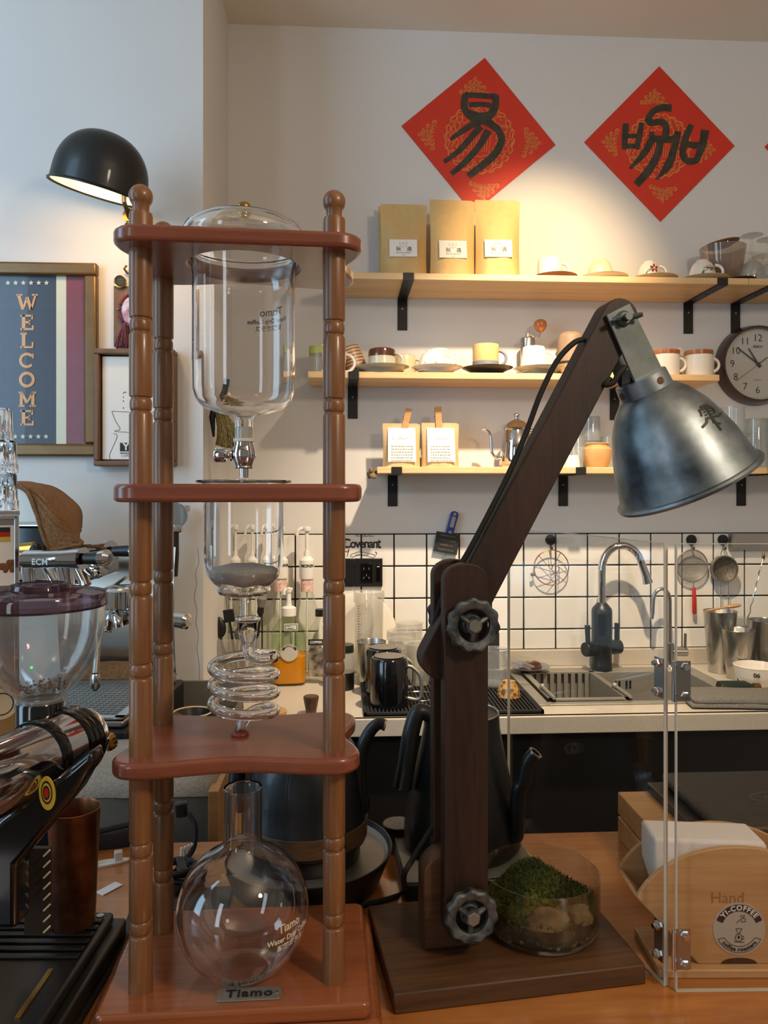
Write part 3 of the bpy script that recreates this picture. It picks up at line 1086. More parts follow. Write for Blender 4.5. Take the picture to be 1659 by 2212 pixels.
# brushed character on the shade, written by hand as strokes
st = [([(-20, 44), (-4, 49), (22, 53)], 8), ([(2, 50), (3, 12), (2, -14)], 6), ([(-30, 36), (-27, 24), (-30, 12)], 7), ([(-28, 35), (0, 40), (29, 44), (33, 36), (28, 22)], 8),
      ([(-16, 26), (-7, 28)], 5), ([(-17, 15), (-7, 17)], 5), ([(10, 30), (20, 32)], 5), ([(9, 18), (20, 20)], 5), ([(-20, 3), (10, 8), (40, 12), (62, 22)], 8), ([(-15, 4), (-22, -10), (-40, -24)], 9), ([(4, 8), (10, -16), (18, -40)], 9), ([(6, -10), (18, -16), (27, -18)], 6)]


def char_map(x, y):
    """x across, y up, in strokes units; painted on the curved wall of the shade"""
    k = 3.3e-4
    d = 140 * K + (x * 0.389 - y * 0.921) * k
    r_ = shade_r(140 * K)
    return on_shade(d, R(-70) + (x * 0.921 + y * 0.389) * k / (r_ * 0.9))


cm = M()
for p, wd in st:
    cm.ribbon(p, wd * 0.9, char_map)
cm.part('brushed_character', 'brush_ink', shade)
# cord
LRI = LR.inverted()


def ll(px, py, dt, t0=0.8348):
    """pixel at a depth dt from the lamp's middle, in lamp coordinates"""
    p = PT(px, py, t0 + dt)
    q = LRI @ (p - LC)
    return (q.x, q.y, q.z)


cp = [ll(1262, 732, 0.010), ll(1238, 742, 0.004), ll(1203, 780, 0.002), ll(1168, 850, 0.0), ll(1140, 925, 0.0), ll(1105, 1010, -0.004), ll(1058, 1105, -0.008), ll(1010, 1195, -0.012), ll(978, 1245, -0.013), ll(957, 1290, -0.012), ll(944, 1330, -0.011), ll(936, 1362, -0.008), ll(944, 1385, -0.004)]
M().tube(curve_pts(cp, 8), 0.0031, 10).part('cord', 'rubber', dl)
cz = TBZ + 0.0032
tbl = [PZ(872, 1926, cz), PZ(850, 1938, cz), PZ(800, 1952, cz), PZ(745, 1962, cz), PZ(660, 1965, cz), PZ(560, 1975, cz)]
cp = [ll(955, 1760, 0.004), ll(938, 1782, 0.004), ll(915, 1818, 0.0), ll(892, 1855, -0.004), ll(873, 1890, -0.0)] + [tuple(LRI @ (p - LC)) for p in tbl]
M().tube(curve_pts(cp, 8), 0.0031, 10).part('cord', 'rubber', dl)
cp = [ll(1358, 800, 0.006), ll(1335, 815, 0.006), ll(1312, 832, 0.0), ll(1305, 822, 0.0), ll(1318, 800, 0.0)]
cp = [ll(1318, 818, 0.006), ll(1308, 831, 0.002), ll(1325, 826, 0.0), ll(1336, 808, 0.0), ll(1350, 792, 0.004)]
M().tube(curve_pts(cp, 8), 0.0032, 10).part('cord', 'rubber', dl)
M().box((be.x - 0.012, -0.003, be.y + 0.010), (0.020, 0.020, 0.016), ).part('lamp_holder', 'black_plastic', dl, bev=0.001)

# ------------------------------------------------------------------ moss bowl on the lamp base
BC = C(0.1727, 0.848, 0.97)
bl = root('glass_bowl', 'low clear glass bowl of moss standing on the lamp base', 'bowl', BC)
pb = [(0.0001, 0.0), (0.050, 0.0), (0.0585, 0.0025), (0.0625, 0.009), (0.0636, 0.018), (0.0636, 0.0615), (0.0640, 0.0628)]
M().lathe(shell(pb, 0.0016), 64).part('vessel', 'bowl_clear', bl, ang=60)
sm_ = M().lathe([(0, 0.003), (0.048, 0.003), (0.0575, 0.009), (0.0605, 0.018), (0.058, 0.026), (0.03, 0.030), (0, 0.031)], 40)
sm_.v = [(x * (1 + 0.02 * noise.noise(Vector((x * 90, y * 90, z * 90)))), y, z + 0.003 * noise.noise(Vector((x * 70, y * 70, 1)))) for x, y, z in sm_.v]
so = tag(sm_.part('soil_bed', 'soil'), 'dark soil bed filling the glass bowl beneath the moss', 'soil', kind='stuff')
so.location = BC
q = random.Random(8)


def moss_h(x, y):
    r2 = (x * x + y * y) / 0.058 ** 2
    h = 0.030 + 0.034 * max(0, 1 - ((x + 0.006) ** 2 / 0.045 ** 2 + (y - 0.006) ** 2 / 0.048 ** 2)) + 0.007 * noise.noise(Vector((x * 55, y * 55, 2.2)))
    return h if r2 < 1 else 0.03


mm, md = M(), M()
for i in range(5200):
    a, rr = q.uniform(0, 2 * PI), 0.0585 * math.sqrt(q.random())
    x, y = rr * math.cos(a), rr * math.sin(a)
    h = moss_h(x, y)
    if i % 4 == 0 and y < 0.02:                     # hanging down behind the front glass
        a = q.uniform(-PI, 0.3)
        f = q.uniform(0.90, 0.955)
        x, y = 0.0625 * f * math.cos(a), 0.0625 * f * math.sin(a)
        h = q.uniform(0.018, 0.036)
        if (-0.027 < x < 0.016 or 0.020 < x < 0.042) and h > 0.015:
            continue
    d = Vector((q.uniform(-1, 1), q.uniform(-1, 1), q.uniform(0.5, 1.8))).normalized()
    L = q.uniform(0.003, 0.0065)
    p = Vector((x, y, h))
    if (p.x ** 2 + p.y ** 2) > 0.0605 ** 2:
        continue
    u = d.orthogonal().normalized()
    v = d.cross(u)
    wd = q.uniform(0.0006, 0.0011)
    tgt = md if q.random() < 0.25 else mm
    e = p + d * L
    if (e.x ** 2 + e.y ** 2) > 0.0615 ** 2:
        e.x *= 0.93
        e.y *= 0.93
    n = len(tgt.v)
    tgt.v += [tuple(p + u * wd), tuple(p - u * wd * 0.5 + v * wd * 0.87), tuple(p - u * wd * 0.5 - v * wd * 0.87), tuple(e)]
    tgt.f += [(n, n + 1, n + 3), (n + 1, n + 2, n + 3), (n + 2, n, n + 3)]
hd = M().lathe([(0, 1), (0.3, 1), (0.6, 1), (0.8, 1), (1.0, 1)], 40)
hd.v = [(x * 0.058, y * 0.058, moss_h(x * 0.058, y * 0.058) - 0.001) for x, y, z in hd.v]
mm.add(hd.v, hd.f)
mo = tag(mm.part('moss', 'green_moss'), 'mound of green moss growing in the glass bowl', 'moss', kind='stuff')
mo.location = BC
m2 = md.part('brown_moss_tips', 'dark_moss', mo, kind='stuff')


def rock(name, loc, s, mat, label, cat, seed, seg=18, group=None):
    m = M().sph((0, 0, 0), 1, seg)
    m.v = [tuple(Vector(v) * (1 + 0.32 * noise.noise(Vector(v) * 1.3 + Vector((seed, 0, 0))) + 0.10 * noise.noise(Vector(v) * 4 + Vector((seed, 3, 0))))) for v in m.v]
    m.v = [(x * s[0], y * s[1], z * s[2]) for x, y, z in m.v]
    o = tag(m.part(name, mat, ang=25), label, cat, group)
    o.location = loc
    return o


rock('stone', BC + Vector((-0.006, -0.0475, 0.031)), (0.0225, 0.0105, 0.0175), 'stone', 'tan rough stone half buried below the moss in the glass bowl', 'stone', 2)
rock('stone', BC + Vector((0.031, -0.040, 0.033)), (0.014, 0.010, 0.011), 'stone', 'smaller grey-tan stone in the bowl, right of the large stone', 'stone', 7)
pbm = M()
for i in range(70):
    a = q.uniform(-PI, 0)
    rr = 0.0575
    x, y, z = rr * math.cos(a), rr * math.sin(a), q.uniform(0.007, 0.016)
    pbm.sph((x, y, z), q.uniform(0.0016, 0.0034), 8, (1, 0.7, 0.8))
pbo = tag(pbm.part('gravel', 'pebble'), 'fine brown gravel at the bottom of the glass bowl', 'gravel', kind='stuff')
pbo.location = BC

# ------------------------------------------------------------------ hinged acrylic screen
P0, P1 = C(0.2845, 0.7766, TBZ), C(0.1804, 1.113, TBZ)
Q0, Q1 = C(0.2915, 0.769, TBZ), C(0.70, 0.775, TBZ)
asx = root('acrylic_screen', 'clear hinged acrylic counter screen of two panels with bolted steel hinges', 'screen', P0)
for a, b in ((P0, P1), (Q0, Q1)):
    a_, b_ = a - P0, b - P0
    L = (b_ - a_).length
    an = math.atan2((b_ - a_).y, (b_ - a_).x)
    mx = Matrix.Translation(a_) @ Matrix.Rotation(an, 4, 'Z')
    pn = M().box((L / 2, 0, 0.224), (L, 0.004, 0.446), mx).part('acrylic_panel', 'acrylic', asx)
    em = M()
    em.box((0.0003, 0, 0.224), (0.0012, 0.0042, 0.447), mx)
    em.box((L, 0, 0.224), (0.0006, 0.0041, 0.446), mx)
    em.box((L / 2, 0, 0.447), (L, 0.0041, 0.0006), mx)
    em.box((L / 2, 0, 0.0006), (L, 0.0041, 0.0008), mx)
    em.part('polished_edge', 'acrylic_edge', pn)
HM = C(0.2880, 0.7685, TBZ) - P0
dP = (P1 - P0).normalized()
dQ = (Q1 - Q0).normalized()
for zc_ in (TBZ + 0.3105, TBZ + 0.0435):
    zz = zc_ - TBZ
    hg = M().cyl(HM + Vector((0, -0.004, zz - 0.020)), HM + Vector((0, -0.004, zz + 0.020)), 0.0022, 12).part('hinge', 'chrome', asx)
    for st_, dd, hw_ in ((P0 - P0, dP, 0.0135), (Q0 - P0, dQ, 0.0135)):
        nrm = Vector((dd.y, -dd.x, 0))
        if nrm.y > 0:
            nrm = -nrm
        mx = Matrix(((dd.x, nrm.x, 0, st_.x + nrm.x * 0.0032), (dd.y, nrm.y, 0, st_.y + nrm.y * 0.0032), (0, 0, 1, zz), (0, 0, 0, 1)))
        M().box((hw_ / 2, 0, 0), (hw_, 0.0015, 0.040), mx).part('hinge_leaf', 'steel', hg)
        for s in (-1, 1):
            c_ = mx @ Vector((hw_ * 0.58, 0, s * 0.0145))
            bm_ = M().lathe([(0, 0), (0.0044, 0), (0.0044, 0.003), (0.0036, 0.0042), (0, 0.0042)], 6, align(c_, c_ + nrm))
            bm_.lathe([(0, 0.0042), (0.0026, 0.0042), (0.0026, 0.0066), (0, 0.0066)], 12, align(c_, c_ + nrm))
            bm_.part('bolt', 'chrome', hg)


# ================================================================== things on the walls
def pxmap(y, ox=0, oy=0, s=1.0):
    """crop coordinates measured on the photograph -> a point on the plane Y = y"""
    return lambda a, b: tuple(PY(ox + a / s, oy + b / s, y))


def rel(m, loc):
    m.v = [(x - loc[0], y - loc[1], z - loc[2]) for x, y, z in m.v]
    return m


def disc_arc(cx_, cy_, r_, a0, a1, n=14):
    return [(cx_ + r_ * math.cos(R(a0 + (a1 - a0) * k / n)), cy_ + r_ * math.sin(R(a0 + (a1 - a0) * k / n))) for k in range(n + 1)]


def cloud(m, cx_, cy_, rot, s, f, w_=7):
    """printed cloud corner: rows of curls filling a triangle"""
    c, sn_ = math.cos(R(rot)), math.sin(R(rot))
    for row, cnt in ((0, 7), (1, 5), (2, 3), (3, 1)):
        for k in range(cnt):
            x, y = (k - (cnt - 1) / 2) * 0.30 * s, (0.34 - row * 0.27) * s + 0.05 * s * abs(k - (cnt - 1) / 2) * (1 if row == 0 else 0)
            X, Y = cx_ + x * c - y * sn_, cy_ + x * sn_ + y * c
            for r_ in (0.15 * s, 0.07 * s):
                m.ribbon(disc_arc(X, Y, r_, rot + 30 * k, rot + 30 * k + 300, 12), w_, f)


def couplet(name, label, cor, y, ox, oy, s, strokes, ringc, ringr):
    """square red paper hung on its corner with gold print and brushed character"""
    L, T, Rr = [PY(a, b, y) for a, b in cor]
    B = L + Rr - T
    loc = (L + Rr) / 2
    r = root(name, label, 'poster', loc, 0, 'red diamond papers on the back wall')
    m = M()
    q = [L, B, Rr, T]
    vs = [p - loc for p in q] + [p - loc + Vector((0, 0.0012, 0)) for p in q]
    m.add(vs, [(0, 1, 2, 3), (7, 6, 5, 4), (0, 4, 5, 1), (1, 5, 6, 2), (2, 6, 7, 3), (3, 7, 4, 0)])
    m.part('paper_sheet', 'red_paper', r)
    f = lambda a, b: tuple(PY(ox + a / s, oy + b / s, y - 0.0006) - loc)
    g = M()
    if ringc:
        cx_, cy_ = ringc
        for rr, wv, nl, wd in ((1.0, 0.03, 22, 13), (0.93, 0.045, 16, 9), (0.80, 0.07, 14, 10), (0.66, 0.05, 12, 9), (0.52, 0.03, 18, 9)):
            n = 132
            g.ribbon([(cx_ + ringr * (rr + wv * math.sin(nl * 2 * PI * k / n)) * math.cos(2 * PI * k / n), cy_ + ringr * (rr + wv * math.sin(nl * 2 * PI * k / n)) * math.sin(2 * PI * k / n)) for k in range(n + 1)], wd, f)
        for k in range(16):
            a = 2 * PI * k / 16
            g.ribbon(disc_arc(cx_ + ringr * 0.78 * math.cos(a), cy_ + ringr * 0.78 * math.sin(a), ringr * 0.10, k * 40, k * 40 + 290), 8, f)
        for k in range(9):
            g.ribbon([(cx_ - ringr * 0.35 + k * ringr * 0.085, cy_ - ringr * 0.1), (cx_ - ringr * 0.28 + k * ringr * 0.07, cy_ + ringr * 0.38)], 7, f)
        h = ringr * 1.55
        for dx, dy, rot in ((0, -h, 0), (0, h, 180), (-h, 0, -90), (h, 0, 90)):
            cloud(g, cx_ + dx * 1.0 + dy * 0.08, cy_ + dy + dx * 0.08, rot + 5, ringr * 0.42, f)
    g.part('gold_pattern', 'gold_print', r)
    f2 = lambda a, b: tuple(PY(ox + a / s, oy + b / s, y - 0.0011) - loc)
    k = M()
    for i, (p, wd) in enumerate(strokes):
        cpts = [(v.x, v.y) for v in curve_pts([Vector((a, b)) for a, b in p], 5)] if len(p) > 2 else p
        if isinstance(wd, (list, tuple)):
            n = len(cpts)
            wd = [wd[min(int(j / max(1, n - 1) * (len(wd) - 1)), len(wd) - 1)] * (1 - (j / max(1, n - 1) * (len(wd) - 1)) % 1) + wd[min(int(j / max(1, n - 1) * (len(wd) - 1)) + 1, len(wd) - 1)] * ((j / max(1, n - 1) * (len(wd) - 1)) % 1) for j in range(n)]
        yy = y - 0.0011 - 0.00004 * i
        k.ribbon(cpts, wd, lambda a, b: tuple(PY(ox + a / s, oy + b / s, yy) - loc))
    if strokes:
        k.part('brushed_character', 'brush_ink', r)
    return r


s1 = [([(700, 412), (686, 500), (700, 580), (770, 650), (860, 690)], [62, 70, 70, 70, 90]), ([(690, 424), (850, 432), (1000, 442)], [50, 52, 60]), ([(990, 428), (990, 520), (960, 590), (890, 670)], [64, 66, 80, 80]),
      ([(730, 522), (850, 516), (950, 528)], [52, 46, 50]), ([(735, 590), (830, 622), (930, 610)], [46, 52, 50]), ([(860, 660), (760, 715), (660, 780), (550, 858)], [80, 60, 55, 26]),
      ([(870, 670), (960, 720), (1030, 790), (1045, 880), (980, 1000), (860, 1110), (725, 1212)], [80, 70, 66, 70, 75, 70, 62]),
      ([(845, 730), (750, 840), (630, 970), (490, 1075)], [70, 60, 55, 40]), ([(920, 770), (830, 920), (690, 1080), (560, 1190)], [70, 64, 60, 46])]
couplet('red_couplet', 'red diamond paper with brushed character, standing behind the kraft bags', ((867, 272), (1047, 125), (1200, 313)), 2.3775, 850, 110, 4.484, s1, (832, 852), 330)
s2 = [([(415, 555), (408, 660), (402, 778)], [52, 56, 48]), ([(552, 548), (535, 650), (510, 780)], [44, 50, 48]), ([(395, 662), (470, 664), (545, 660)], [44, 40, 40]), ([(385, 765), (450, 752), (525, 760)], [36, 44, 40]),
      ([(815, 418), (730, 416), (655, 448), (608, 520), (640, 548), (720, 540), (765, 580), (762, 680)], [66, 60, 56, 56, 56, 58, 56, 60]), ([(640, 625), (650, 680), (740, 692), (830, 690), (880, 630)], [40, 56, 60, 60, 46]),
      ([(640, 700), (570, 820), (450, 950)], [66, 60, 24]), ([(720, 700), (690, 830), (610, 970), (505, 1090)], [62, 64, 70, 66]), ([(872, 625), (835, 780), (785, 920), (682, 1045)], [56, 60, 74, 14]),
      ([(990, 565), (945, 660), (912, 790), (935, 868), (990, 886), (1045, 872)], [50, 58, 58, 60, 58, 50]), ([(1110, 610), (1085, 740), (1030, 885)], [72, 70, 50]), ([(950, 735), (1020, 745), (1090, 745)], [54, 56, 56])]
couplet('red_couplet', 'red diamond paper with brushed character, hung alone above the upturned cups', ((1262, 307), (1424, 143), (1587, 315)), 2.3775, 1250, 130, 4.056, s2, (700, 750), 275)
couplet('red_couplet', 'red diamond paper at the right edge of the photo, only one corner showing', ((1652, 317), (1815, 152), (1978, 330)), 2.3775, 0, 0, 1, [], None, 0)

# ------------------------------------------------------------------ framed posters on the left wall
LY = 1.95


def frame_thing(name, label, px0, px1, py0, py1, yb, bw, th, mat, cat='picture frame', pref=None):
    cxp = (px0 + px1) / 2
    a, b = PY(px0, py0, yb), PY(px1, py1, yb)
    loc = Vector(((a.x + b.x) / 2, yb, (a.z + b.z) / 2))
    hx, hz = abs(b.x - a.x) / 2, abs(a.z - b.z) / 2
    r = root(name, label, cat, loc)
    for nm, c, d in (('frame_rail', (0, -th / 2, hz - bw / 2), (2 * hx, th, bw)), ('frame_rail', (0, -th / 2, -hz + bw / 2), (2 * hx, th, bw)), ('frame_stile', (-hx + bw / 2, -th / 2, 0), (bw, th, 2 * hz - 2 * bw)), ('frame_stile', (hx - bw / 2, -th / 2, 0), (bw, th, 2 * hz - 2 * bw))):
        m = M().box(c, d)
        m.part(nm, mat, r, bev=min(0.006, bw * 0.25), seg=3)
    return r, loc, hx, hz


r, loc, hx, hz = frame_thing('framed_poster', 'bronze framed navy and maroon WELCOME poster on the left wall', -103, 215, 568, 987, LY, 0.031, 0.024, 'frame_gold')


def sheet_px(m, px0, px1, py0, py1, y, loc):
    a, b, c, d = [PY(x, z, y) - loc for x, z in ((px0, py1), (px1, py1), (px1, py0), (px0, py0))]
    return m.add([a, b, c, d] + [p + Vector((0, 0.001, 0)) for p in (a, b, c, d)], [(0, 1, 2, 3), (7, 6, 5, 4), (0, 4, 5, 1), (1, 5, 6, 2), (2, 6, 7, 3), (3, 7, 4, 0)])


yp = LY - 0.006
m = M().box((0, -0.004, 0), (2 * hx - 0.05, 0.004, 2 * hz - 0.05))
pn = m.part('poster_print', 'navy', r)
m = M()
sheet_px(m, 121.5, 143, 585, 972, yp - 0.0012, loc)
sheet_px(m, -27, -6, 585, 972, yp - 0.0012, loc)
m.part('cream_stripe', 'cream_print', pn)
m = M()
sheet_px(m, 143, 194, 585, 972, yp - 0.0012, loc)
sheet_px(m, -78, -27, 585, 972, yp - 0.0012, loc)
m.part('maroon_stripe', 'maroon', pn)
f = lambda a, b: tuple(PY(a, b, yp - 0.0018) - loc)
m = M()
sf = [([(40, 636), (49.5, 668)], 7), ([(49.5, 669), (58.5, 642)], 4.5), ([(58.5, 642), (67.5, 669)], 7), ([(67.5, 669), (77, 636)], 4.5), ([(35, 637), (48, 637)], 4), ([(69, 637), (82, 637)], 4)]
for y0 in (680, 886):
    sf += [([(51, y0), (51, y0 + 33)], 7.5), ([(44, y0 + 2), (71, y0 + 2)], 4.5), ([(69.5, y0), (69.5, y0 + 10)], 4), ([(51, y0 + 16), (65, y0 + 16)], 4.5), ([(64, y0 + 11), (64, y0 + 21)], 3.5), ([(44, y0 + 31), (72, y0 + 31)], 4.5), ([(71, y0 + 33), (71, y0 + 23)], 4)]
sf += [([(51, 719), (51, 752)], 7.5), ([(44, 721), (58, 721)], 4.5), ([(44, 750), (72, 750)], 4.5), ([(70.5, 752), (70.5, 739)], 4)]
sf += [(disc_arc(58, 778.5, 13.8, -40, -320, 24), 6), ([(71, 764), (71, 774)], 4), (disc_arc(58, 820, 14, 0, 360, 28), 6.5)]
sf += [([(46, 847), (46, 878)], 6.5), ([(71, 847), (71, 878)], 7), ([(46, 847), (58.5, 870)], 6), ([(58.5, 870), (71, 847)], 4.5), ([(40, 848), (49, 848)], 4), ([(69, 848), (78, 848)], 4), ([(40, 877), (53, 877)], 4), ([(64, 877), (78, 877)], 4)]
for p, wd in sf:
    m.ribbon(p, wd, f)
m.part('lettering', 'orange_print', pn)
m = M()
for yy, x0 in ((611, 17), (943, 17)):
    for k in range(6):
        xc = x0 + 16.7 * k - (1.0 if yy > 700 else 0)
        pts = [(xc + (6 if i % 2 == 0 else 2.5) * math.sin(PI * i / 5), yy - (6 if i % 2 == 0 else 2.5) * math.cos(PI * i / 5)) for i in range(10)]
        n = len(m.v)
        m.v += [f(*p) for p in pts] + [f(xc, yy)]
        m.f += [(n + i, n + (i + 1) % 10, n + 10) for i in range(10)]
m.part('star', 'cream_print', pn, kind='stuff')
M().box((0, -0.0105, 0), (2 * hx - 0.055, 0.0016, 2 * hz - 0.055)).part('glass_pane', MT['picture_glass'], r)

r, loc, hx, hz = frame_thing('framed_drawing', 'brown framed white line drawing of a coffee maker, beside the WELCOME poster', 213, 384, 759, 1008, LY, 0.013, 0.042, 'frame_wood')
cv = M().box((0, -0.014, 0), (2 * hx - 0.033, 0.024, 2 * hz - 0.033)).part('canvas', 'paper', r, bev=0.0015)
yp = LY - 0.0268
ox, oy, s = 230, 560, 4.806


def fd(a, b):
    return tuple(PY(ox + a / s, oy + b / s, yp) - loc)


m = M()
half = [([(55, 1578), (70, 1620), (100, 1690), (140, 1755), (120, 1775), (88, 1782), (85, 1790)], 4.5), ([(72, 1808), (105, 1820), (105, 1860), (70, 1940), (35, 2020), (32, 2060), (60, 2090), (130, 2110), (330, 2118)], 4.5), ([(55, 1578), (330, 1590)], 4.5), ([(90, 1788), (330, 1805)], 4.5)]
for p, wd in half:
    pts = [(v.x, v.y) for v in curve_pts([Vector(q_) for q_ in p], 5)] if len(p) > 2 else p
    m.ribbon(pts, wd, fd)
    m.ribbon([(660 - a, b + 0.02 * (a)) for a, b in pts], wd, fd)
for yy in (1430, 1472, 1545):
    m.ribbon([(176, yy - 6), (176, yy + 6)], 9, fd)
m.ribbon(disc_arc(190, 1395, 16, 180, 330), 6, fd)
m.part('line_drawing', 'ink', cv)
m = M()
m.ribbon([(140, 1950), (290, 1950)], 90, fd)
m.ribbon([(140, 2013), (290, 2013)], 9, fd)
m.part('print_block', 'ink', cv)
p0 = Vector(fd(215, 1950))
text('YI', 0.024, mx=Matrix.Translation(p0 + Vector((0, -0.0006, 0))) @ Matrix.Rotation(R(90), 4, 'X'), bold=0.0008).part('lettering', 'paper', cv)
p0 = Vector(fd(215, 2040))
text('COFFEE', 0.0085, mx=Matrix.Translation(p0) @ Matrix.Rotation(R(90), 4, 'X')).part('lettering', 'grey_ink', cv)

# wooden plaque with medal, tasselled charm
p = PY(250, 622, LY)
p2 = PY(330, 752, LY)
lc = Vector(((p.x + p2.x) / 2, LY, (p.z + p2.z) / 2))
r = root('wall_plaque', 'brown wooden plaque behind the left drip stand pillar', 'plaque', lc)
M().box((0, -0.009, 0), (p2.x - p.x, 0.018, p.z - p2.z)).part('board', 'frame_wood', r, bev=0.001)
hk = PY(272, 585, LY) - lc
m = M().tube([hk + Vector((0.02, 0, -0.01)), hk + Vector((0.006, -0.01, -0.008)), hk + Vector((0, -0.016, 0)), hk + Vector((0.006, -0.016, 0.009))], 0.003, 8)
m.part('hook', 'brass', r)
pm_ = PY(260, 608, 1.925)
r = root('medal', 'small dark round medal with gold rim on top of the plaque', 'medal', pm_)
M().cyl((0, 0.006, 0), (0, 0, 0), 0.0145, 28).part('disc', 'dark_green', r)
M().torus((0, 0, 0), 0.0146, 0.0014, 28, 8, mtx((0, 0.0, 0), R(90))).part('gold_rim', 'brass', r)
t = M()
for k, (st_, sz) in enumerate((('COFFEE', 0.0036), ('BAR', 0.006))):
    tt = text(st_, sz, mx=mtx((0, -0.0008, 0.004 - 0.007 * k), R(90)))
    t.add(tt.v, tt.f)
t = M()
for k in range(3):
    t.ribbon([(-0.008 + 0.002 * abs(k - 1), 0.005 - 0.005 * k), (0.008 - 0.002 * abs(k - 1), 0.005 - 0.005 * k)], 0.0018, lambda a, b: (a, -0.0006, b))
t.part('engraving', 'frame_gold', r)
pc_ = PY(283, 672, 1.925)
r = root('charm', 'oval blue and white charm with braided edge and yarn tassel hanging on the plaque', 'charm', pc_)
M().sph((0, 0, 0), 1, 24, (0.024, 0.008, 0.036)).part('oval', worn('charm_print', 'c9d3e6', 'a0333c', 45, 0.5, 0, 0), r)
br = []
for k in range(65):
    a = 2 * PI * k / 64
    br.append((0.0265 * math.cos(a), -0.004 + 0.001 * math.sin(16 * a), 0.0385 * math.sin(a)))
M().tube(br, [0.0032 + 0.0009 * math.sin(k * 2.1) for k in range(65)], 8).part('braid', 'tassel', r)
tm_ = M()
for k in range(60):
    dx, dy = q.uniform(-0.006, 0.006), q.uniform(-0.004, 0.003)
    tm_.tube([(-0.014 + dx * 0.4, -0.006 + dy, -0.036), (-0.017 + dx * 1.6, -0.006 + dy * 1.5, -0.058), (-0.020 + dx * 3.0, -0.006 + dy * 2, -0.082 - q.uniform(0, 0.012))], 0.0011, 4)
tm_.part('yarn_tassel', 'tassel', r, kind='stuff')
M().sph((-0.030, -0.006, 0.002), 0.0036, 10).part('bead', 'brass', r)

# wall lamp
pr_ = PY(213, 412, 1.74)
wl = root('wall_lamp', 'black domed wall lamp with a lit warm interior on the left wall', 'lamp', pr_)
rs = 0.1015
dp = [(rs * 1.055, -0.006), (rs * 1.065, -0.003), (rs * 1.02, 0.001)]
for k in range(1, 15):
    a = PI / 2 * k / 14
    dp.append((rs * math.cos(a) ** 0.85 if k < 14 else 0.0, 0.022 + rs * 1.02 * math.sin(a)))
DM = mtx((0, 0, 0), R(9), R(14), 0)
o_ = [p_ for p_ in dp]
inn = [(max(0, r_ - 0.003), z_ - 0.003) for r_, z_ in dp[2:]][::-1]
inn[0] = (0, inn[0][1])
M().lathe(o_, 48, DM).part('shade', 'kettle', wl)
M().lathe(inn[::-1] if False else inn, 48, DM).part('shade_lining', 'shade_white', wl)
M().sph((0.02, 0.0, 0.035), 0.026, 18, mx=DM).part('bulb', 'warm_glow', wl)
M().lathe([(0, 0.05), (0.018, 0.05), (0.018, 0.085), (0, 0.085)], 20, DM @ mtx((0.02, 0, 0))).part('bulb_socket', 'brass', wl)
e0, e1 = PY(268, 436, 1.80) - pr_, PY(280, 470, 1.90) - pr_
M().tube([e0 + Vector((0, 0, 0.04)), e0, e0 + Vector((0.004, 0.03, -0.025)), e1 + Vector((0, -0.005, 0)), e1 + Vector((0.01, 0.05, -0.02))], 0.0055, 10).part('swing_arm', 'black', wl)
m = M().cyl(e1 + Vector((0, -0.016, 0)), e1 + Vector((0, 0.016, 0)), 0.013, 20)
m.cyl(e1 + Vector((0, 0, -0.016)), e1 + Vector((0, 0, 0.020)), 0.0075, 16)
m.part('pivot', 'brass', wl)
M().cyl(e1 + Vector((0.01, 0.035, -0.02)), e1 + Vector((0.01, 0.055, -0.02)), 0.035, 28).part('wall_rose', 'black', wl)
lb_ = lamp('wall_lamp_bulb', 'POINT', pr_ + Vector((0.012, 0, 0.0)), None, 1.6, (1.0, 0.70, 0.38), shadow_soft_size=0.02)

# portafilter hung on the left wall
pp = PY(385, 1112, 1.93)
r = root('portafilter', 'chrome portafilter with black handle hanging on the left wall', 'portafilter', pp)
m = M().lathe([(0, 0), (0.026, 0), (0.030, 0.006), (0.030, 0.026), (0.033, 0.028), (0.033, 0.034), (0.028, 0.034), (0.026, 0.01), (0, 0.01)], 32, mtx((0, -0.02, 0), R(90)))
m.part('filter_head', 'chrome', r)
M().box((0.002, -0.022, -0.032), (0.026, 0.022, 0.022)).part('spout', 'chrome', r, bev=0.004)
m = M().tube([(-0.002, -0.02, -0.03), (-0.004, -0.02, -0.06), (-0.006, -0.02, -0.10), (-0.007, -0.02, -0.15)], [0.008, 0.010, 0.012, 0.010], 14)
m.part('handle', 'black_plastic', r)
M().box((0.022, -0.006, 0.016), (0.014, 0.012, 0.014)).part('wall_hook', 'steel', r)

# hand brush hung on the return of the left wall
pb_ = PY(470, 885, 2.0)
r = root('hand_brush', 'tan hand broom hanging at the corner behind the drip stand bottle', 'brush', pb_)
m = M()
for k in range(90):
    u = k / 89
    x0, x1 = -0.008 + 0.022 * q.random(), -0.004 + 0.075 * u
    m.tube([(x0, q.uniform(-0.006, 0.006), 0.0), ((x0 + x1) / 2 + 0.006, q.uniform(-0.01, 0.01), -0.045), (x1, q.uniform(-0.014, 0.014), -0.085 - 0.01 * math.sin(u * 3) - q.uniform(0, 0.006))], [0.0032, 0.0034, 0.0016], 5)
m.part('bristle_fan', worn('broom_straw', '5d4a26', '8b7340', 200, 0.9, 0), r, kind='stuff')
M().tube([(-0.010, 0, -0.070), (-0.014, 0, -0.02), (-0.002, 0, 0.02), (0.012, 0, 0.08)], [0.003, 0.008, 0.012, 0.010], 12).part('handle', 'black', r)

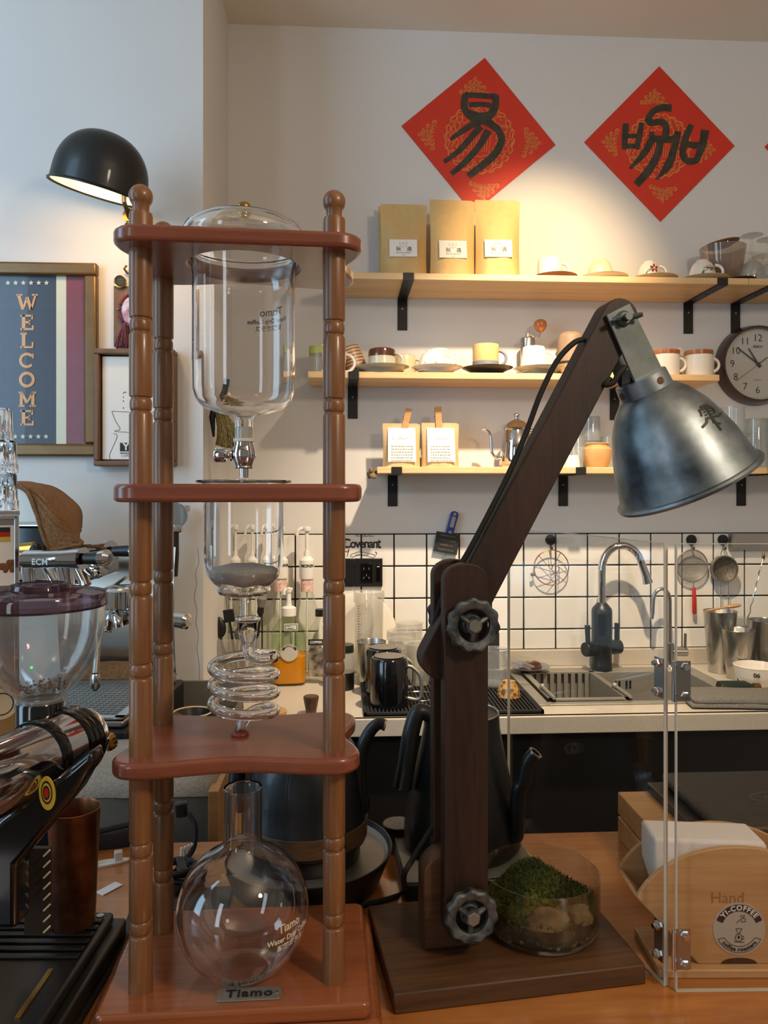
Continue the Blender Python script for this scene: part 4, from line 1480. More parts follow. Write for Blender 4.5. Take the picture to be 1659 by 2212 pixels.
# wall clock
pk_ = PY(1643, 785, WY - 0.045)
r = root('wall_clock', 'round wall clock with dark brown rim and white face at the right edge', 'clock', (pk_.x, WY, pk_.z))
cr = 0.122
M().lathe([(cr - 0.008, 0.0), (cr + 0.004, 0.0), (cr + 0.005, 0.004), (cr - 0.001, 0.038), (cr - 0.004, 0.045), (cr - 0.010, 0.044), (cr - 0.011, 0.030), (cr - 0.011, 0.0)], 72, mtx((0, 0, 0), R(90))).part('rim', 'clock_rim', r)
face = M().cyl((0, -0.002, 0), (0, -0.028, 0), cr - 0.010, 64).part('clock_face', 'clock_face', r)
m = M()
for h in range(1, 13):
    a = 2 * PI * h / 12
    tt = text(str(h), 0.031, mx=mtx((0.082 * math.sin(a), -0.0286, 0.082 * math.cos(a)), R(90)))
    m.add(tt.v, tt.f)
tt = text('SEIKO', 0.0105, mx=mtx((0, -0.0286, 0.055), R(90)), bold=0.0004, space=1.1)
m.add(tt.v, tt.f)
tt = text('QUARTZ', 0.006, mx=mtx((0, -0.0286, -0.050), R(90)))
m.add(tt.v, tt.f)
for k in range(60):
    a = 2 * PI * k / 60
    m.ribbon([(0.1055 * math.sin(a), 0.1055 * math.cos(a)), (0.1075 * math.sin(a), 0.1075 * math.cos(a))], 0.0016, lambda x, z: (x, -0.0286, z))
m.part('numerals', 'ink', face)
for nm, an, L, wd, yy in (('hour_hand', -32, 0.058, 0.0060, -0.031), ('minute_hand', -53, 0.086, 0.0048, -0.033), ('second_hand', -127, 0.090, 0.0012, -0.035)):
    a = R(an)
    m = M().ribbon([(-0.012 * math.sin(a), -0.012 * math.cos(a)), (L * math.sin(a), L * math.cos(a))], [wd, wd * 0.55] if wd > 0.002 else wd, lambda x, z: (x, yy, z))
    if nm == 'second_hand':
        m.ribbon([(0, 0), (-0.035 * math.sin(a), -0.035 * math.cos(a))], 0.0030, lambda x, z: (x, yy, z))
    m.v += [(x, y + 0.0006, z) for x, y, z in m.v]
    n = len(m.v) // 2
    m.f += [tuple(i + n for i in f_)[::-1] for f_ in m.f]
    m.part(nm, 'ink', r)
M().cyl((0, -0.0295, 0), (0, -0.0365, 0), 0.0055, 16).part('hand_pin', 'ink', r)
M().cyl((0, -0.0420, 0), (0, -0.0432, 0), cr - 0.009, 64).part('clock_glass', 'acrylic', r)

# ------------------------------------------------------------------ on the tiles
TY = WY - 0.0092
p = PY(782, 1178, TY - 0.0012)
r = root('tile_decal', 'black ornamental Covenant lettering on the white tiles beside the drip stand', 'decal', p)
tt = text('Covenant', 0.034, mx=mtx((0, 0, 0.004), R(90)), bold=0.0006, space=0.86)
tt.v = [(x, y, z * (1.35 if abs(x) > 0.045 else 1.15)) for x, y, z in tt.v]
k2 = text('The Coffee Bean', 0.0085, mx=mtx((0.008, 0, 0.029), R(90)))
tt.add(k2.v, k2.f)
fw = lambda x, z: (x, 0, z)
for pts, wd in (([(-0.03, -0.026), (-0.01, -0.020), (0.01, -0.022), (0.035, -0.028)], 0.0012), ([(-0.03, -0.036), (-0.01, -0.030), (0.01, -0.032), (0.035, -0.038)], 0.0012), ([(-0.03, -0.026), (-0.036, -0.031), (-0.03, -0.036)], 0.0012), ([(0.035, -0.028), (0.041, -0.033), (0.035, -0.038)], 0.0012), ([(-0.05, 0.012), (-0.056, -0.01), (-0.046, -0.02), (-0.040, -0.012), (-0.046, -0.034)], 0.002), ([(0.04, -0.02), (0.046, -0.024), (0.042, -0.03)], 0.0016)):
    tt.ribbon([(v.x, v.y) for v in curve_pts([Vector(p_) for p_ in pts], 5)], wd, fw)
k2 = text('ESTD COFFEE', 0.0068, mx=mtx((0.0, 0, -0.0290), R(90)))
tt.add(k2.v, k2.f)
tt.part('lettering', 'ink', r)

pa, pb2 = PY(741, 1206, TY), PY(826, 1266, TY)
r = root('wall_socket', 'black double wall socket and switch plate on the tiles', 'socket', ((pa.x + pb2.x) / 2, TY, (pa.z + pb2.z) / 2))
hw_, hh_ = (pb2.x - pa.x) / 2, (pa.z - pb2.z) / 2
M().box((-hw_ * 0.72, -0.005, 0), (hw_ * 0.56, 0.010, 2 * hh_)).part('switch_plate', 'black_plastic', r, bev=0.0015)
sp_ = M().box((hw_ * 0.29, -0.005, 0), (hw_ * 1.42, 0.010, 2 * hh_)).part('socket_plate', 'black_plastic', r, bev=0.0015)
M().box((hw_ * 0.18, -0.0105, -0.002), (hw_ * 0.62, 0.002, 1.4 * hh_)).part('socket_insert', 'black_gloss', sp_, bev=0.0006)
m = M()
for dx, dz, an in ((-0.008, 0.014, 0), (0.008, 0.014, 0), (0, -0.006, 0), (-0.008, -0.014, 0.5), (0.008, -0.014, -0.5)):
    m.box((0, 0, 0), (0.0022, 0.0012, 0.007), mtx((hw_ * 0.18 + dx, -0.0116, dz - 0.002), 0, an))
m.part('pin_slot', 'grey_plastic', sp_, kind='stuff')
M().box((hw_ * 0.78, -0.0108, -0.002), (hw_ * 0.24, 0.003, 1.2 * hh_)).part('rocker_switch', 'black_gloss', sp_, bev=0.0006)
M().box((hw_ * 0.78, -0.0126, hh_ * 0.42), (0.008, 0.0006, 0.002)).part('indicator', 'white_plastic', sp_)

# thermometer pinned with a black card
pt_ = PY(976, 1130, TY)
r = root('kitchen_thermometer', 'blue digital probe thermometer hung on the tiles', 'thermometer', pt_, 0, None, 0, R(15))
m = M()
cap = capsule(0, -0.038, 0.038, 0.0120, rb=True)
m.prism(cap, -0.012, 0, XZ(0))
m.part('body', 'blue', r, bev=0.002)
M().box((0, -0.0125, 0.004), (0.0125, 0.0014, 0.034)).part('screen', 'lcd', r)
m = M().cyl((0, -0.012, 0.029), (0, -0.0135, 0.029), 0.0052, 14)
m.cyl((0, -0.012, -0.029), (0, -0.0135, -0.029), 0.0052, 14)
m.part('button', 'lcd', r, kind='stuff')
M().cyl((0, -0.006, -0.036), (0, -0.006, -0.125), 0.0018, 10).part('probe', 'steel', r)
pt_ = PY(965, 1173, TY - 0.015)
r = root('black_card', 'black card with pale lettering under the blue thermometer', 'card', pt_, 0, None, 0, R(10))
M().box((0, 0, 0), (0.074, 0.0008, 0.062)).part('card_sheet', 'ink', r)
m = M()
for k, st_ in enumerate(('ESPRESSO 30 ML', 'COFFEE WASHING', 'WASHED 15 G', 'MACERATION 20')):
    tt = text(st_, 0.0064, mx=mtx((0, -0.0007, 0.022 - 0.0145 * k), R(90)))
    m.add(tt.v, tt.f)
m.part('lettering', 'grey_ink', r)

# hooks
HK = []
for px_, lab in ((1189, 'black round hook on the tiles carrying the copper wire basket'), (1493, 'black round hook on the tiles carrying the strainer with red handle'), (1561, 'black round hook on the tiles beside the steel bar')):
    p = PY(px_, 1166, TY)
    if not HK:
        r = root('wall_hook', lab, 'hook', p, 0, 'black hooks on the tiles')
        M().lathe([(0, 0), (0.0165, 0), (0.0165, 0.004), (0.014, 0.008), (0, 0.009)], 28, mtx((0, 0, 0), R(90))).part('pad', 'black_plastic', r)
        M().tube([(0, -0.004, -0.012), (0, -0.006, -0.024), (0, -0.012, -0.031), (0, -0.018, -0.029), (0, -0.020, -0.023)], 0.0026, 8).part('peg', 'black_plastic', r)
        HK.append(r)
    else:
        HK.append(dup(HK[0], p, label=lab))


def ringpts(r0, n=48, y=0.0):
    return [(r0 * math.cos(2 * PI * k / n), y, r0 * math.sin(2 * PI * k / n)) for k in range(n)]


p = PY(1191, 1226, TY - 0.02)
r = root('wire_basket', 'round copper wire basket strainer hanging from the hook left of the tap', 'strainer', p)
M().tube(ringpts(0.0545), 0.0017, 8, closed=True).part('ring', 'copper', r)
c_ = (0.013, 0.0, -0.004)
m = M().tube([(c_[0] + 0.0115 * math.cos(2 * PI * k / 20), 0.0, c_[2] + 0.0115 * math.sin(2 * PI * k / 20)) for k in range(20)], 0.0013, 6, closed=True)
for k in range(9):
    a = 2 * PI * k / 9 + 0.3
    m.tube([(c_[0] + 0.0115 * math.cos(a + 1.1), 0, c_[2] + 0.0115 * math.sin(a + 1.1)), (0.054 * math.cos(a), 0, 0.054 * math.sin(a))], 0.0010, 5)
m.part('wire_spoke', 'copper', r, kind='stuff')
M().tube([(-0.053, 0, -0.02), (-0.064, -0.002, -0.022)], 0.005, 10).part('stub_handle', 'rust', r)


def mesh_disc(r0, n):
    """woven wire cloth stretched in a ring (crossed thin strips)"""
    m = M()
    for i in range(-n, n + 1):
        x = i * r0 / (n + 0.5)
        h = math.sqrt(max(0, r0 * r0 - x * x))
        z0 = 0.010
        f1 = lambda a, b: (a, z0 * (1 - (a * a + b * b) / (r0 * r0)), b)
        ps = [(x, -h + 2 * h * k / 6) for k in range(7)]
        m.ribbon(ps, r0 / n * 0.35, f1)
        m.ribbon([(b, a) for a, b in ps], r0 / n * 0.35, f1)
    return m


p = PY(1495, 1222, TY - 0.018)
r = root('tea_strainer', 'flat mesh strainer with red handle hanging on the tiles', 'strainer', p)
M().tube(ringpts(0.050), 0.0022, 8, closed=True).part('ring', 'steel_dull', r)
mesh_disc(0.049, 26).part('wire_mesh', 'steel_dull', r, kind='stuff')
M().cyl((0.004, 0, -0.050), (0.005, 0, -0.070), 0.0016, 8).part('shank', 'steel_dull', r)
M().tube([(0.005, 0, -0.066), (0.006, 0, -0.072), (0.007, 0, -0.11), (0.007, 0, -0.148), (0.007, 0, -0.152)], [0.003, 0.0058, 0.0066, 0.0066, 0.004], 12).part('handle', 'red', r)
M().tube([(-0.004, 0, 0.050), (-0.001, -0.001, 0.058), (0.004, 0, 0.050)], 0.0013, 6).part('eyelet', 'steel_dull', r)
p = PY(1564, 1229, TY - 0.030)
r = root('deep_strainer', 'smaller dark fine strainer hanging beside the one with the red handle', 'strainer', p)
M().lathe([(0.040, 0), (0.0425, 0.0), (0.0425, 0.016), (0.040, 0.016), (0.040, 0)], 40, mtx((0, 0.008, 0), R(90))).part('ring', 'steel_dull', r)
M().lathe([(0.0395, 0), (0.030, -0.010), (0.015, -0.015), (0, -0.016)], 32, mtx((0, -0.002, 0), R(90))).part('mesh_cup', worn('dark_wire_mesh', '4a443b', '857c6c', 300, 0.5, 0.6, 0.6), r)
m = M().tube([(-0.013, 0, 0.040), (-0.004, 0.002, 0.062), (0.004, 0.002, 0.062), (0.013, 0, 0.040)], 0.0014, 6)
m.part('loop', 'steel', r)
m = M()
for dx in (-0.010, 0.014):
    m.tube([(dx, 0, -0.040), (dx, 0, -0.165)], 0.0014, 6)
m.part('wire_leg', 'steel', r, kind='stuff')
pa, pb2 = PY(1574, 1152, TY), PY(1720, 1186, TY)
r = root('knife_bar', 'brushed steel bar on the tiles at the right edge', 'rack', ((pa.x + pb2.x) / 2, TY, (pa.z + pb2.z) / 2))
M().box((0, -0.010, 0), (pb2.x - pa.x, 0.020, pa.z - pb2.z)).part('bar', 'steel', r, bev=0.0015)
M().box((-(pb2.x - pa.x) / 2 + 0.002, -0.010, 0), (0.006, 0.021, pa.z - pb2.z + 0.002)).part('end_cap', 'steel_dull', r)


# ================================================================== things on the shelves
def cup_prof(style, r, h):
    if style == 'cyl':
        return [(0.0001, 0), (r * 0.80, 0), (r * 0.93, h * 0.04), (r * 0.98, h * 0.14), (r, h * 0.4), (r, h)]
    if style == 'straight':
        return [(0.0001, 0), (r * 0.96, 0), (r, h * 0.03), (r, h)]
    if style == 'dome':
        return [(0.0001, 0.02 * h), (r * 0.42, 0), (r * 0.45, h * 0.05), (r * 0.70, h * 0.18), (r * 0.90, h * 0.45), (r * 0.99, h * 0.75), (r, h)]
    if style == 'taper':
        return [(0.0001, 0), (r * 0.78, 0), (r * 0.82, h * 0.03), (r * 0.92, h * 0.5), (r, h)]
    if style == 'bowl':
        return [(0.0001, 0.01 * h), (r * 0.36, 0), (r * 0.38, h * 0.06), (r * 0.66, h * 0.22), (r * 0.88, h * 0.52), (r, h)]


def cup(name, label, cat, loc, r, h, style, mat, inv=False, handle=None, group=None, th=0.0032, hs=1.0, flute=0, tilt=(0, 0), hmat=None, hz=0.5):
    """handle: angle in degrees (0 = to the right), or None"""
    o = root(name, label, cat, loc, 0, group, R(tilt[0]), R(tilt[1]))
    p = shell(cup_prof(style, r, h), th)
    if inv:
        p = [(a, h - b) for a, b in p]
    fr = None
    if flute:
        fr = lambda r_, z_, a: r_ * (1 + 0.022 * math.cos(flute * a)) if r_ > r * 0.5 else r_
    o_ = M().lathe(p, 48 if not flute else 96, fr=fr).part('cup_body', mat, o)
    if handle is not None:
        a = R(handle)
        hh = h * 0.36 * hs
        rr = r * (0.97 if style != 'dome' else 0.93)
        zc_ = h * hz
        c = []
        for k in range(13):
            t = -PI / 2 + PI * k / 12
            c.append(((rr - 0.002 + hh * 1.0 * math.cos(t)) * math.cos(a), (rr - 0.002 + hh * 1.0 * math.cos(t)) * math.sin(a), zc_ + hh * 0.92 * math.sin(t)))
        M().tube(c, [0.0042 + 0.0008 * abs(k - 6) / 6 for k in range(13)], 10).part('handle', hmat or mat, o)
    return o


def saucer(label, loc, R0, mat, group, h=0.016, foot=0.42, name='saucer'):
    o = root(name, label, 'saucer', loc, 0, group)
    p = [(0.0001, 0.002), (R0 * foot, 0.0), (R0 * (foot + 0.03), 0.004), (R0 * 0.72, h * 0.55), (R0 * 0.98, h * 0.94), (R0, h), (R0 * 0.97, h * 1.02), (R0 * 0.70, h * 0.62 + 0.002), (R0 * foot, 0.0075), (0.0001, 0.0070)]
    M().lathe(p, 56).part('plate', mat, o)
    return o


def pouch(name, label, loc, w_, h_, t_, mat, group, rz=0, seal=0.018, cat='bag', seed=1, wob=0.0):
    """stand-up paper bag: full at the foot, flat at the sealed top"""
    o = root(name, label, cat, loc, rz, group)
    nx, nz = 12, 16
    m = M()
    for side in (-1, 1):
        vs = []
        for j in range(nz + 1):
            z = h_ * j / nz
            v = j / nz
            tt = t_ * (1 - max(0, (v - 0.10) / (0.90 - seal / h_)) ** 1.3) if v > 0.1 else t_
            tt = max(0.0012, tt)
            for i in range(nx + 1):
                u = -1 + 2 * i / nx
                e = (1 - abs(u) ** 4) if v > 0.04 else (1 - abs(u) ** 8)
                y = side * (tt / 2) * e
                wr = (0.0048 * noise.noise(Vector((u * 2.2 + seed * 9, v * 3.0, side * 2.0))) + 0.0016 * noise.noise(Vector((u * 5 + seed * 4, v * 8.0, side))))  * (1 - abs(u)) * (1 if v < 0.92 else 0.2)
                ww = w_ / 2 * (1 - 0.035 * math.sin(PI * min(1, v * 1.15)))
                if j == nz and abs(u) > 0.95:
                    z -= 0.004
                vs.append((u * ww, y + wr + (0.004 * (v ** 3) * math.sin(u * 2.2 + seed) * wob), z + (0.003 * math.sin(u * 1.7 + seed) * wob if j == nz else 0)))
        fs = []
        for j in range(nz):
            for i in range(nx):
                a = j * (nx + 1) + i
                fs.append((a, a + 1, a + nx + 2, a + nx + 1) if side < 0 else (a, a + nx + 1, a + nx + 2, a + 1))
        m.add(vs, fs)
    n = (nx + 1) * (nz + 1)
    for i in range(nx):
        m.f.append((i, n + i, n + i + 1, i + 1))
        a = nz * (nx + 1) + i
        m.f.append((a, a + 1, n + a + 1, n + a))
    for j in range(nz):
        for i in (0, nx):
            a, b = j * (nx + 1) + i, (j + 1) * (nx + 1) + i
            m.f.append((a, b, n + b, n + a))
    body = m.part('bag_body', mat, o, ang=70)
    return o


def bag_y(t_, h_, z, seal=0.018):
    v = z / h_
    return -(t_ / 2) * (1 - max(0, (v - 0.10) / (0.90 - seal / h_)) ** 1.3) - 0.0022


# tall kraft bags
GB = 'tall kraft bags on the top shelf'
KB = [(803, 922, 444, 2.346, 0.130, 'kraft bag half hidden at the far left of the top shelf', 0, False), (819, 925, 440, 2.275, 0.138, 'leftmost labelled kraft bag on the top shelf, shorter with a sagging top', -2, True),
      (927, 1027, 430, 2.265, 0.134, 'middle labelled kraft bag, below the red paper', 1, True), (1025, 1124, 430, 2.262, 0.134, 'rightmost labelled kraft bag, lit brightly at its corner', -1, True)]
for i, (x0, x1, yt, yy, wd, lab, rz, lbl) in enumerate(KB):
    p = PY((x0 + x1) / 2, yt, yy + 0.0)
    h_ = p.z - S1
    o = pouch('kraft_bag', lab, (p.x, yy, S1 + 0.0005), wd, h_, 0.075 if i else 0.045, 'kraft', GB, R(rz), seed=i + 1, wob=1.2 if i == 1 else 0.3)
    if lbl:
        lz = 0.078 if i != 1 else 0.078
        c = PY(((842, 902), (948, 1007), (1047, 1107))[i - 1][0] + 30, (536, 539, 537)[i - 1], yy - 0.03)
        lz = c.z - S1
        lx = c.x - p.x
        g = lambda a, b: (a, bag_y(0.075, h_, b) - 0.0008, b)
        m = M()
        W2, H2 = 0.0405, 0.0265
        vs, fs = [], []
        for jj in range(5):
            for ii in range(5):
                vs.append(g(lx - W2 + W2 * ii / 2, lz - H2 + H2 * jj / 2))
        for jj in range(4):
            for ii in range(4):
                a = jj * 5 + ii
                fs.append((a, a + 1, a + 6, a + 5))
        m.add(vs, fs)
        m.add([(x, y + 0.003, z) for x, y, z in vs], [f_[::-1] for f_ in fs])
        lo = m.part('label', 'paper', o)
        g2 = lambda a, b: (a, bag_y(0.075, h_, b) - 0.0014, b)
        tm2_ = M()
        for st_, sz, dx, dz in (('秋', 0.0150, -0.014, -0.004), ('遇', 0.0150, 0.017, -0.004), ('MELLOW BLENDED', 0.0050, 0, -0.0150), ('coffee', 0.0036, 0, -0.0215)):
            tt = text(st_, sz, bold=0.0002 if len(st_) == 1 else 0)
            tm2_.add([g2(lx + dx + x, lz + dz + y) for x, y, _ in tt.v], tt.f)
        tm2_.part('lettering', 'grey_ink', lo)
        m = M().ribbon(disc_arc(lx, lz + 0.014, 0.0105, -215, 35, 16), 0.0007, g2)
        m.ribbon(disc_arc(lx, lz + 0.013, 0.004, 0, 180, 8), 0.0007, g2)
        m.ribbon([(lx - 0.004, lz + 0.013), (lx, lz + 0.010), (lx + 0.004, lz + 0.013)], 0.0007, g2)
        m.part('emblem', 'rust_glaze', lo)

# upturned cups on the top shelf
G1, GS1 = 'upturned cups on the top shelf', 'saucers on the top shelf'
YT = 2.232
CU = [(1188, 1198, 0.036, 0.060, 'cyl', 'speck_cer', 'brown_wood', 0.066, 'cream speckled upturned cup nearest the kraft bags', 'brown wooden saucer nearest the kraft bags', -15, 1190),
      (1297, 1302, 0.037, 0.060, 'dome', 'cream_cer', 'white_cer', 0.073, 'plain beige domed cup without visible handle, upturned', 'pale saucer under the plain beige domed cup', None, 1300),
      (1402, 1412, 0.033, 0.056, 'dome', 'white_cer', 'cream_cer', 0.068, 'upturned white cup painted with a red flower', 'cream saucer under the red flower cup', -12, 1412),
      (1517, 1520, 0.039, 0.062, 'dome', 'white_cer', 'cream_cer', 0.074, 'upturned white cup painted with a green and brown twig', 'saucer with green underside below the twig cup', -20, 1518)]
for i, (cx_, sx_, r_, h_, stl, mt, sm2, sr, lab, slab, hd, _) in enumerate(CU):
    x = PY(cx_, 570, YT).x
    s_ = saucer(slab, (PY(sx_, 585, YT).x, YT, S1 + 0.0003), sr, sm2, GS1, 0.014)
    c = cup('coffee_cup', lab, 'cup', (x, YT, S1 + 0.0085), r_, h_, stl, mt, True, hd, G1, hz=0.40, hs=1.0)
    zc_ = lambda z, r2=r_, hh=h_: r2 * math.sqrt(max(0.02, 1 - (max(0, z / hh - 0.05)) ** 2.6)) + 0.0012
    if i == 2:
        def fm_(a, b):
            z = 0.030 + b
            return ((zc_(z)) * math.sin(a / 0.033), -(zc_(z)) * math.cos(a / 0.033), z)
        for k in range(5):
            an = 2 * PI * k / 5 + 0.3
            M().ribbon([(0.004 + 0.003 * math.cos(an), 0.003 * math.sin(an)), (0.004 + 0.009 * math.cos(an), 0.009 * math.sin(an)), (0.004 + 0.014 * math.cos(an), 0.014 * math.sin(an))], [0.003, 0.008, 0.003], fm_).part('painted_petal', 'flower_red', c)
        M().ribbon([(-0.022, -0.016), (-0.012, -0.006), (-0.004, -0.002)], [0.002, 0.006, 0.002], fm_).part('painted_leaf', 'flower_green', c)
    if i == 3:
        def fm_(a, b):
            z = 0.026 + b
            return ((zc_(z)) * math.sin(a / 0.039), -(zc_(z)) * math.cos(a / 0.039), z)
        m = M()
        for pts in ([(-0.014, 0.006), (0.030, 0.004)], [(-0.006, 0.012), (0.006, 0.002), (0.020, -0.004)], [(0.004, 0.014), (0.014, 0.006), (0.034, 0.000)], [(-0.008, -0.004), (0.002, 0.006)], [(0.006, -0.004), (0.020, 0.010)]):
            m.ribbon(pts, 0.0016, fm_)
        m.part('painted_twig', 'dark_cer', c)
        M().ribbon([(-0.018, -0.018), (-0.014, -0.006), (-0.012, 0.0)], [0.009, 0.006, 0.001], fm_).part('painted_leaf', 'flower_green', c)
        M().ribbon([(0.0, -0.018), (0.004, -0.013)], [0.008, 0.002], fm_).part('painted_leaf', 'leaf', c)
# smoky glass dripper with wooden dish, dark saucer and stemware
YB = 2.27
p = PY(1561, 590, YB)
o = cup('smoky_bowl', 'large smoky amber glass bowl behind the twig cup', 'bowl', (p.x, YB, S1 + 0.004), 0.066, 0.118, 'bowl', 'amber_glass', False, None, None, 0.0026)
o.children[0].data.materials[0] = MT['amber_glass']
o = root('wooden_dish', 'brown wooden dish lying tilted in the mouth of the smoky bowl', 'dish', (p.x - 0.004, YB, S1 + 0.121), 0, None, 0, R(-11))
M().lathe([(0, 0.004), (0.030, 0.002), (0.052, 0.010), (0.055, 0.014), (0.050, 0.016), (0.028, 0.008), (0, 0.008)], 44).part('dish_body', 'brown_wood', o)
p = PY(1600, 592, 2.225)
saucer('dark wooden saucer at the right end of the top shelf, before the stemmed glasses', (p.x, 2.225, S1 + 0.0003), 0.043, 'brown_glaze', GS1, 0.014)


def wineglass(label, x, y, z, h, rb, loc_inv=True):
    o = root('wine_glass', label, 'glass', (x, y, z), 0, 'stemmed glasses on the top shelf')
    pr_ = [(0.0001, 0.0), (0.031, 0.0), (0.032, 0.0015), (0.012, 0.005), (0.0035, 0.012), (0.0030, h * 0.30), (0.0032, h * 0.42), (0.010, h * 0.47), (rb * 0.8, h * 0.58), (rb, h * 0.72), (rb * 0.95, h * 0.88), (rb * 0.82, h)]
    inn = [(max(0.0001, a - 0.0012), b) for a, b in pr_[7:]][::-1]
    pp_ = pr_ + inn[:-1] + [(0.0001, h * 0.48)]
    if loc_inv:
        pp_ = [(a, h - b) for a, b in pp_]
    M().lathe(pp_, 36).part('glass_body', 'tumbler', o)
    return o


for px_, yy, hh, lab in ((1624, 2.26, 0.158, 'upturned stemmed glass, the left one, at the end of the top shelf'), (1659, 2.27, 0.150, 'upturned stemmed glass cut by the right edge of the photo'), (1648, 2.335, 0.120, 'shorter upturned stemmed glass standing behind the other two')):
    wineglass(lab, PY(px_, 560, yy).x, yy, S1 + 0.0004, hh, 0.037)

# ------------------------------------------------------------------ middle shelf
G2, GS2 = 'cups on the middle shelf', 'saucers on the middle shelf'
YM = 2.262
X2 = lambda px_, y=YM: PY(px_, 790, y).x
o = cup('plastic_tumbler', 'clear tumbler with a pale green band at the left end of the middle shelf', 'tumbler', (X2(692), 2.28, S2 + 0.0004), 0.034, 0.085, 'straight', 'plastic_clear', False, None)
M().lathe([(0.0344, 0.062), (0.0346, 0.062), (0.0346, 0.084), (0.0344, 0.084), (0.0344, 0.062)], 32).part('green_band', plain('pale_green', 'a9b45a', 0.4), o)
cup('coffee_cup', 'cream cup with a big ring handle, mostly hidden by the front right pillar', 'cup', (X2(722, 2.24), 2.24, S2 + 0.0004), 0.036, 0.062, 'dome', 'white_cer', False, 0, G2, hs=1.25)
saucer('blue grey plate under the tilted brown cup', (X2(775, 2.30), 2.295, S2 + 0.0004), 0.060, 'slate_cer', GS2, 0.014)
ms_ = MT['brown_stripe'] = plain('brown_stripe', 'a8805c', 0.4)
nt = ms_.node_tree
wv = N(nt, 'ShaderNodeTexWave', bands_direction='Z')
wv.inputs['Scale'].default_value = 32
wv.inputs['Distortion'].default_value = 1.2
tc_ = [n for n in nt.nodes if n.bl_idname == 'ShaderNodeTexCoord'][0]
nt.links.new(tc_.outputs['Object'], wv.inputs['Vector'])
rp_ = [n for n in nt.nodes if n.bl_idname == 'ShaderNodeValToRGB'][0]
rp_.color_ramp.elements[0].color = srgb('8a6245')
rp_.color_ramp.elements[1].color = srgb('c9ab88')
nt.links.new(wv.outputs['Fac'], rp_.inputs['Fac'])
cup('coffee_cup', 'brown striped cup lying tilted on a plate at the left of the middle shelf', 'cup', (X2(768, 2.30), 2.30, S2 + 0.022), 0.037, 0.070, 'taper', 'brown_stripe', True, None, G2, tilt=(0, -17))
sx = [(825, 826, 0.040, 0.060, 'cyl', 'grey_cer', 'grey_cer', 0.079, 'grey-green upturned cup with a glossy brown foot', 'grey-green saucer with a brown ring under the brown footed cup', -15),
      (934, 944, 0.043, 0.058, 'dome', 'white_cer', 'white_cer', 0.076, 'white upturned bowl cup with small gold marks', 'white saucer under the bowl cup with gold marks', -10),
      (1049, 1053, 0.0385, 0.074, 'straight', 'yellow_cer', 'dark_cer', 0.075, 'straight mug, sand yellow above and slate grey below', 'black saucer under the yellow and grey mug', -12),
      (1153, 1166, 0.0385, 0.070, 'taper', 'white_cer', 'grey_cer', 0.078, 'white fluted upturned cup with a ring handle', 'pale grey-green saucer under the white fluted cup', -15)]
for i, (cx_, sx_, r_, h_, stl, mt, sm2, sr, lab, slab, hd) in enumerate(sx):
    s_ = saucer(slab, (X2(sx_, 2.245), 2.245, S2 + 0.0003), sr, sm2, GS2, 0.022, 0.50)
    c = cup('coffee_cup', lab, 'cup', (X2(cx_, 2.245), 2.245, S2 + 0.0095), r_, h_ * 1.08, stl, mt, i != 2, hd, G2, flute=18 if i == 3 else 0, hs=1.05 if i != 2 else 0.85, hz=0.45 if i != 2 else 0.5, hmat='slate_cer' if i == 2 else None)
    if i == 0:
        M().lathe([(0.0001, h_ * 1.08 + 0.0008), (0.0325, h_ * 1.08 + 0.0008), (0.0375, h_ * 1.08 - 0.0022), (0.0398, h_ * 1.08 - 0.009), (0.0406, h_ * 1.08 - 0.023), (0.0398, h_ * 1.08 - 0.023)], 48).part('glazed_foot', 'brown_glaze', c, label='glossy brown foot of the upturned cup')
    if i == 2:
        M().lathe([(0.0384, 0.004), (0.0389, 0.004), (0.0389, 0.030), (0.0384, 0.030), (0.0384, 0.004)], 48).part('slate_band', 'slate_cer', c, label='slate grey lower band')
    if i == 1:
        m = M()
        fz = lambda a, b: ((0.0436) * math.sin(a), -(0.0436) * math.cos(a), 0.020 + b)
        m.ribbon([(0.0, -0.002), (0.10, 0.004), (0.2, -0.001)], [0.002, 0.005, 0.002], fz)
        m.ribbon([(-0.7, 0.004), (-0.55, -0.002)], 0.0016, fz)
        m.part('gold_mark', 'brass', c, kind='stuff')
cup('coffee_cup', 'cream cup with glossy rim behind the brown footed cup', 'cup', (X2(874, 2.325), 2.325, S2 + 0.0004), 0.035, 0.070, 'cyl', 'cream_cer', True, -10, G2)
o = cup('coffee_cup', 'ribbed white cup stacked high behind the bowl cup with gold marks', 'cup', (X2(950, 2.325), 2.325, S2 + 0.0004), 0.044, 0.056, 'straight', 'white_cer', True, -25, G2, hs=1.1)
cup('coffee_cup', 'small ribbed white cup resting on the taller ribbed one', 'cup', (X2(949, 2.325), 2.325, S2 + 0.0568), 0.031, 0.034, 'cyl', 'speck_cer', True, None, G2)
# hand grinder and jug
x = X2(1140, 2.325)
o = root('hand_grinder', 'slim steel hand coffee grinder with a round wooden crank knob', 'coffee grinder', (x, 2.325, S2 + 0.0003))
M().lathe([(0, 0), (0.0225, 0), (0.0225, 0.046), (0.0218, 0.047), (0.0218, 0.125), (0.019, 0.128), (0, 0.128)], 36).part('barrel', 'steel', o)
M().cyl((0, 0, 0.128), (0, 0, 0.142), 0.006, 12).part('shaft', 'steel_dull', o)
ck_ = M().tube([(0, 0, 0.138), (0.012, -0.002, 0.136), (0.020, -0.002, 0.127), (0.032, -0.002, 0.129), (0.038, -0.002, 0.138), (0.0385, -0.002, 0.148)], 0.0028, 8).part('crank', 'steel', o)
M().lathe([(0, 0), (0.008, 0), (0.017, 0.010), (0.0205, 0.021), (0.018, 0.032), (0.010, 0.0375), (0, 0.038)], 28, mtx((0.0385, -0.002, 0.146))).part('crank_knob', wood('knob_wood', 'a3521c', 'c77a3b', 2, 20, 0.2, 0.5), ck_)
